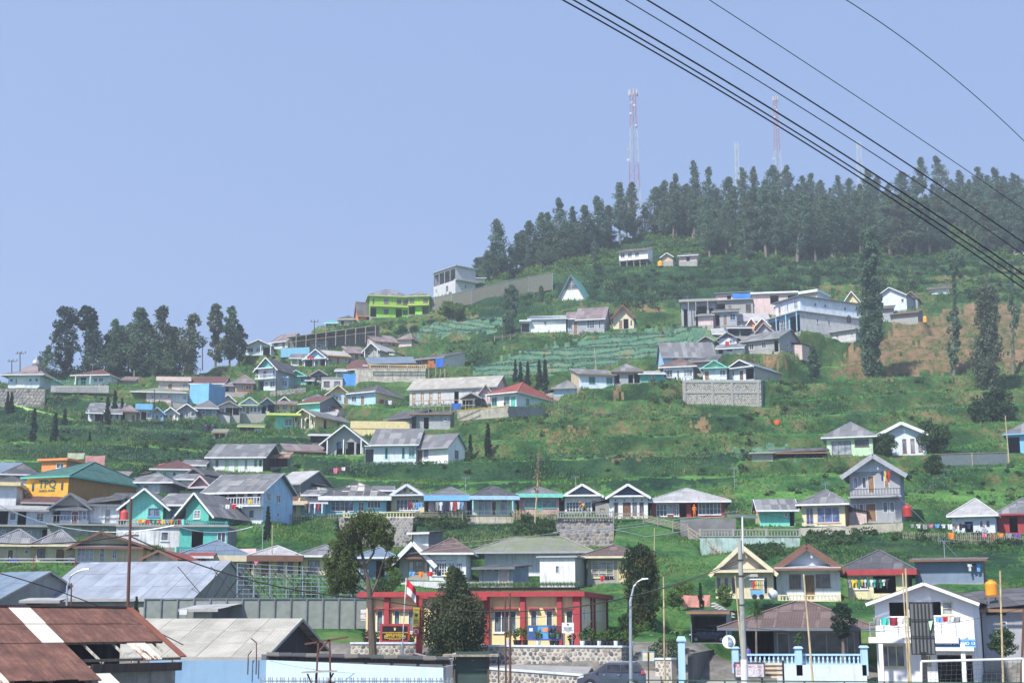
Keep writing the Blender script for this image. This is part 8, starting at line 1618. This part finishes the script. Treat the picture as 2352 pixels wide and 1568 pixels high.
 palm('small fan palm rising above the garage drive',1738,1530,1396,96.5,.75,n=160,lw=.02);palm('low palm in front of the cafe windows',1835,1516,1462,97,.6,n=60);palm('banana plant behind the garden bush',1556,1490,1450,100,.8,n=12,lw=.14);palm('sago palm in a white pot beside the signboard',947,1476,1468,98.8,.42,n=30)
 t=make_tree('topiary_pine',4.0,.78,'round',60,60,.08,L_DK,.42,'crooked pine with cloud-shaped crown before the cafe roof','tree',bark=BARK);t.location=at(1938,1516,96.8);t.scale=(1,1,.93)
 # dry flower spike
 A=at(1228,1208,172);o=empty('dry_flower_stalk',A,0,'tall dried agave flower stalk above the pink house fence','plant');MB().tube([(0,0,0),at(1234,1120,172)-A,at(1238,1040,172)-A],[.12,.08,.03],6).build('stalk',BAMB,o);T0,T1=at(1232,1130,172)-A,at(1238,1040,172)-A;cl=[]
 for i in range(60): t_=i/60;c=T0.lerp(T1,t_);a=random.uniform(0,6.28);r_=.5*(1-abs(t_-.4))*random.random();cl.append((c.x+r_*math.cos(a),c.y+r_*math.sin(a),c.z,.12,.12,random.random()))
 link('dry_flowers',clusters(cl,14,.09,leafm((.22,.15,.10),(.42,.32,.22),name='dry_flower'),'dry_flowers'),o)
 # sandbags
 for i in range(16):
  x=1640+(i % 8)*6;y=1388+(i // 8)*7+(i % 8)*3.5;m=MB();m.lathe_z([(.12,0),(.2,.05),(.2,.12),(.1,.17)],8);o=m.build('sandbag',plain((.52,.52,.50),.9,0,'sack'),None,True,None,at(x,y,119.5));o.scale=(1.3,.8,1);tag(o,'pale filled sack in the heap beside the cream gabled house','sandbag','sacks stacked beside the cream gabled house')
 # scaffolding at the long white house
 for i in range(9):
  x=950+i*17;o,T=pole('scaffold_pole','upright bamboo scaffold pole before the long white unfinished house',(x,950),(x+1,918),262,.09,BAMBG,'scaffold pole');o['group']='scaffold poles of the long white house'
 for y in (921,934): a,b_=at(945,y,261.8),at(1092,y-4,258);m=MB();m.bar(a,b_,.13);tag(m.build('scaffold_rail',BAMBG),('upper' if y==921 else 'lower')+' horizontal bamboo rail of the white house scaffold','scaffold pole')
 # stilts
 for grp,xs,yt,yb,D in (('stilts under the patchwork shack',(985,1001,1012,1022),846,868,314),('stilts under the white hut below the forest',(1424,1440,1456,1470,1486),596,614,399.6),('stilts under the timber deck',(1308,1318,1331,1337),760,778,338.5),('bamboo stilts under the long low awning house',(753,765,776,788,799),834,846,335)):
  for i,x in enumerate(xs): o,T=pole('stilt',['leftmost','second','middle','fourth','rightmost'][i]+' of the '+grp,(x,yb),(x,yt),D,.14,BAMBG,'stilt');o['group']=grp
 # text on the prayer school
 r,s=ROOTS['ochre prayer school with green hip roof'];gm=plain((.02,.16,.13),.6,0,'green_letters');text(r,'TPQ',(.05,-.03,s['h']*.68),1.35,gm,FACE(),bold=.03);text(r,'NURUL HUDA',(.05,-.03,s['h']*.40),.36,gm,FACE(),bold=.01)
 for x_ in (-.33,.36): MB().box(s['w']*x_-.15,s['w']*x_+.15,-.05,-.003,s['h']*.42,s['h']*.75).build('slit_window',glassm(),r)
 MB().tube([(-s['w']*.44,-.05,s['h']*.42),(-s['w']*.44,-.5,s['h']*.42)],[.1,.42],14).build('loudspeaker',WH,r)
 # front of the A-frame cabin
 r,s=ROOTS['white A-frame cabin with turquoise roof and blue door'];w,zr=s['w'],s['zf'](s['yb']-59,0);X,nY=Vector((1,0,0)),Vector((0,-1,0));lb=PL('sky')
 window(r,(-.5,-.02,.1),X,nY,1.0,2.3,1,2,lb);
 for x_,ww,hh in ((-2.2,1.1,1.5),(.9,.9,1.6),(2.0,.7,1.1)): window(r,(x_,-.02,.35),X,nY,ww,hh,1,1,WH)
 m=MB();g=zr*.42;m.box(-w*.25,w*.25,-.12,-.02,g,g+.12);m.box(-.06,.06,-.12,-.02,g+.12,zr*.9);m.box(-w*.17,w*.17,-.12,-.02,zr*.62,zr*.62+.1);m.build('gable_bars',PL('tan'),r)
 MB().hexa([(-w*.25,-.015,g+.1),(w*.25,-.015,g+.1),(0.02,-.015,zr*.93),(-.02,-.015,zr*.93)],[(-w*.25,-.06,g+.1),(w*.25,-.06,g+.1),(0.02,-.06,zr*.93),(-.02,-.06,zr*.93)]).build('gable_glass',glassm((.07,.09,.12)),r)
 for x,y,D,h,lab in ((1069,1132,182,2.0,'tall television antenna behind the striped awning house'),(1687,1110,205,2.2,'double television antenna beside the gully'),(1896,1127,176,.9,'small aerial on the yellow hip roof'),(2170,1282,131,1.6,'television antenna over the rusty shed'),(663,1132,178,.9,'short aerial on the brown striped roof'),(212,852,302,1.4,'aerial behind the pale blue spur house'),(466,1092,205,1.2,'aerial over the pink gable'),(603,1240,150,1.5,'aerial pole with a white cup behind the blue hip roof'),(1322,1112,182,1.0,'aerial behind the split gable')):
  o=empty('tv_antenna',at(x,y,D),0,lab,'antenna');MB().bar((0,0,-1.5),(0,0,h),.05).build('mast',GALV,o);m=MB();m.bar((-.5,0,h),(.5,0,h),.03)
  for i in range(6): m.bar((-.5+i*.2,-.3,h),(-.5+i*.2,.3,h+.02),.02);m.bar((-.5+i*.2,0,h-.25),(-.5+i*.2,0,h+.25),.02)
  m.build('aerial_rods',GALV,o)
# ------------------------------------------------------------------ assemble
for s in SPECS: frame_of(s)
terrace_and_pads()
build_ground()
for s in SPECS: build_house(s)
build_walls();rusty_roof();police();mosque_top();trusses()
plant_all()
things()
# ------------------------------------------------------------------ the thin mountain haze
hz=MB();hz.box(-700,700,-20,1250,-14,300);hm=bpy.data.materials.new('haze');hm.use_nodes=True;t=hm.node_tree;t.nodes.clear()
pv=t.nodes.new('ShaderNodeVolumePrincipled');pv.inputs['Color'].default_value=(.88,.95,1,1);pv.inputs['Density'].default_value=.0005;pv.inputs['Anisotropy'].default_value=.25
mo=t.nodes.new('ShaderNodeOutputMaterial');t.links.new(pv.outputs[0],mo.inputs['Volume']);ho=hz.build('haze',hm);tag(ho,'thin bluish mountain haze filling the valley',None,None,'stuff')
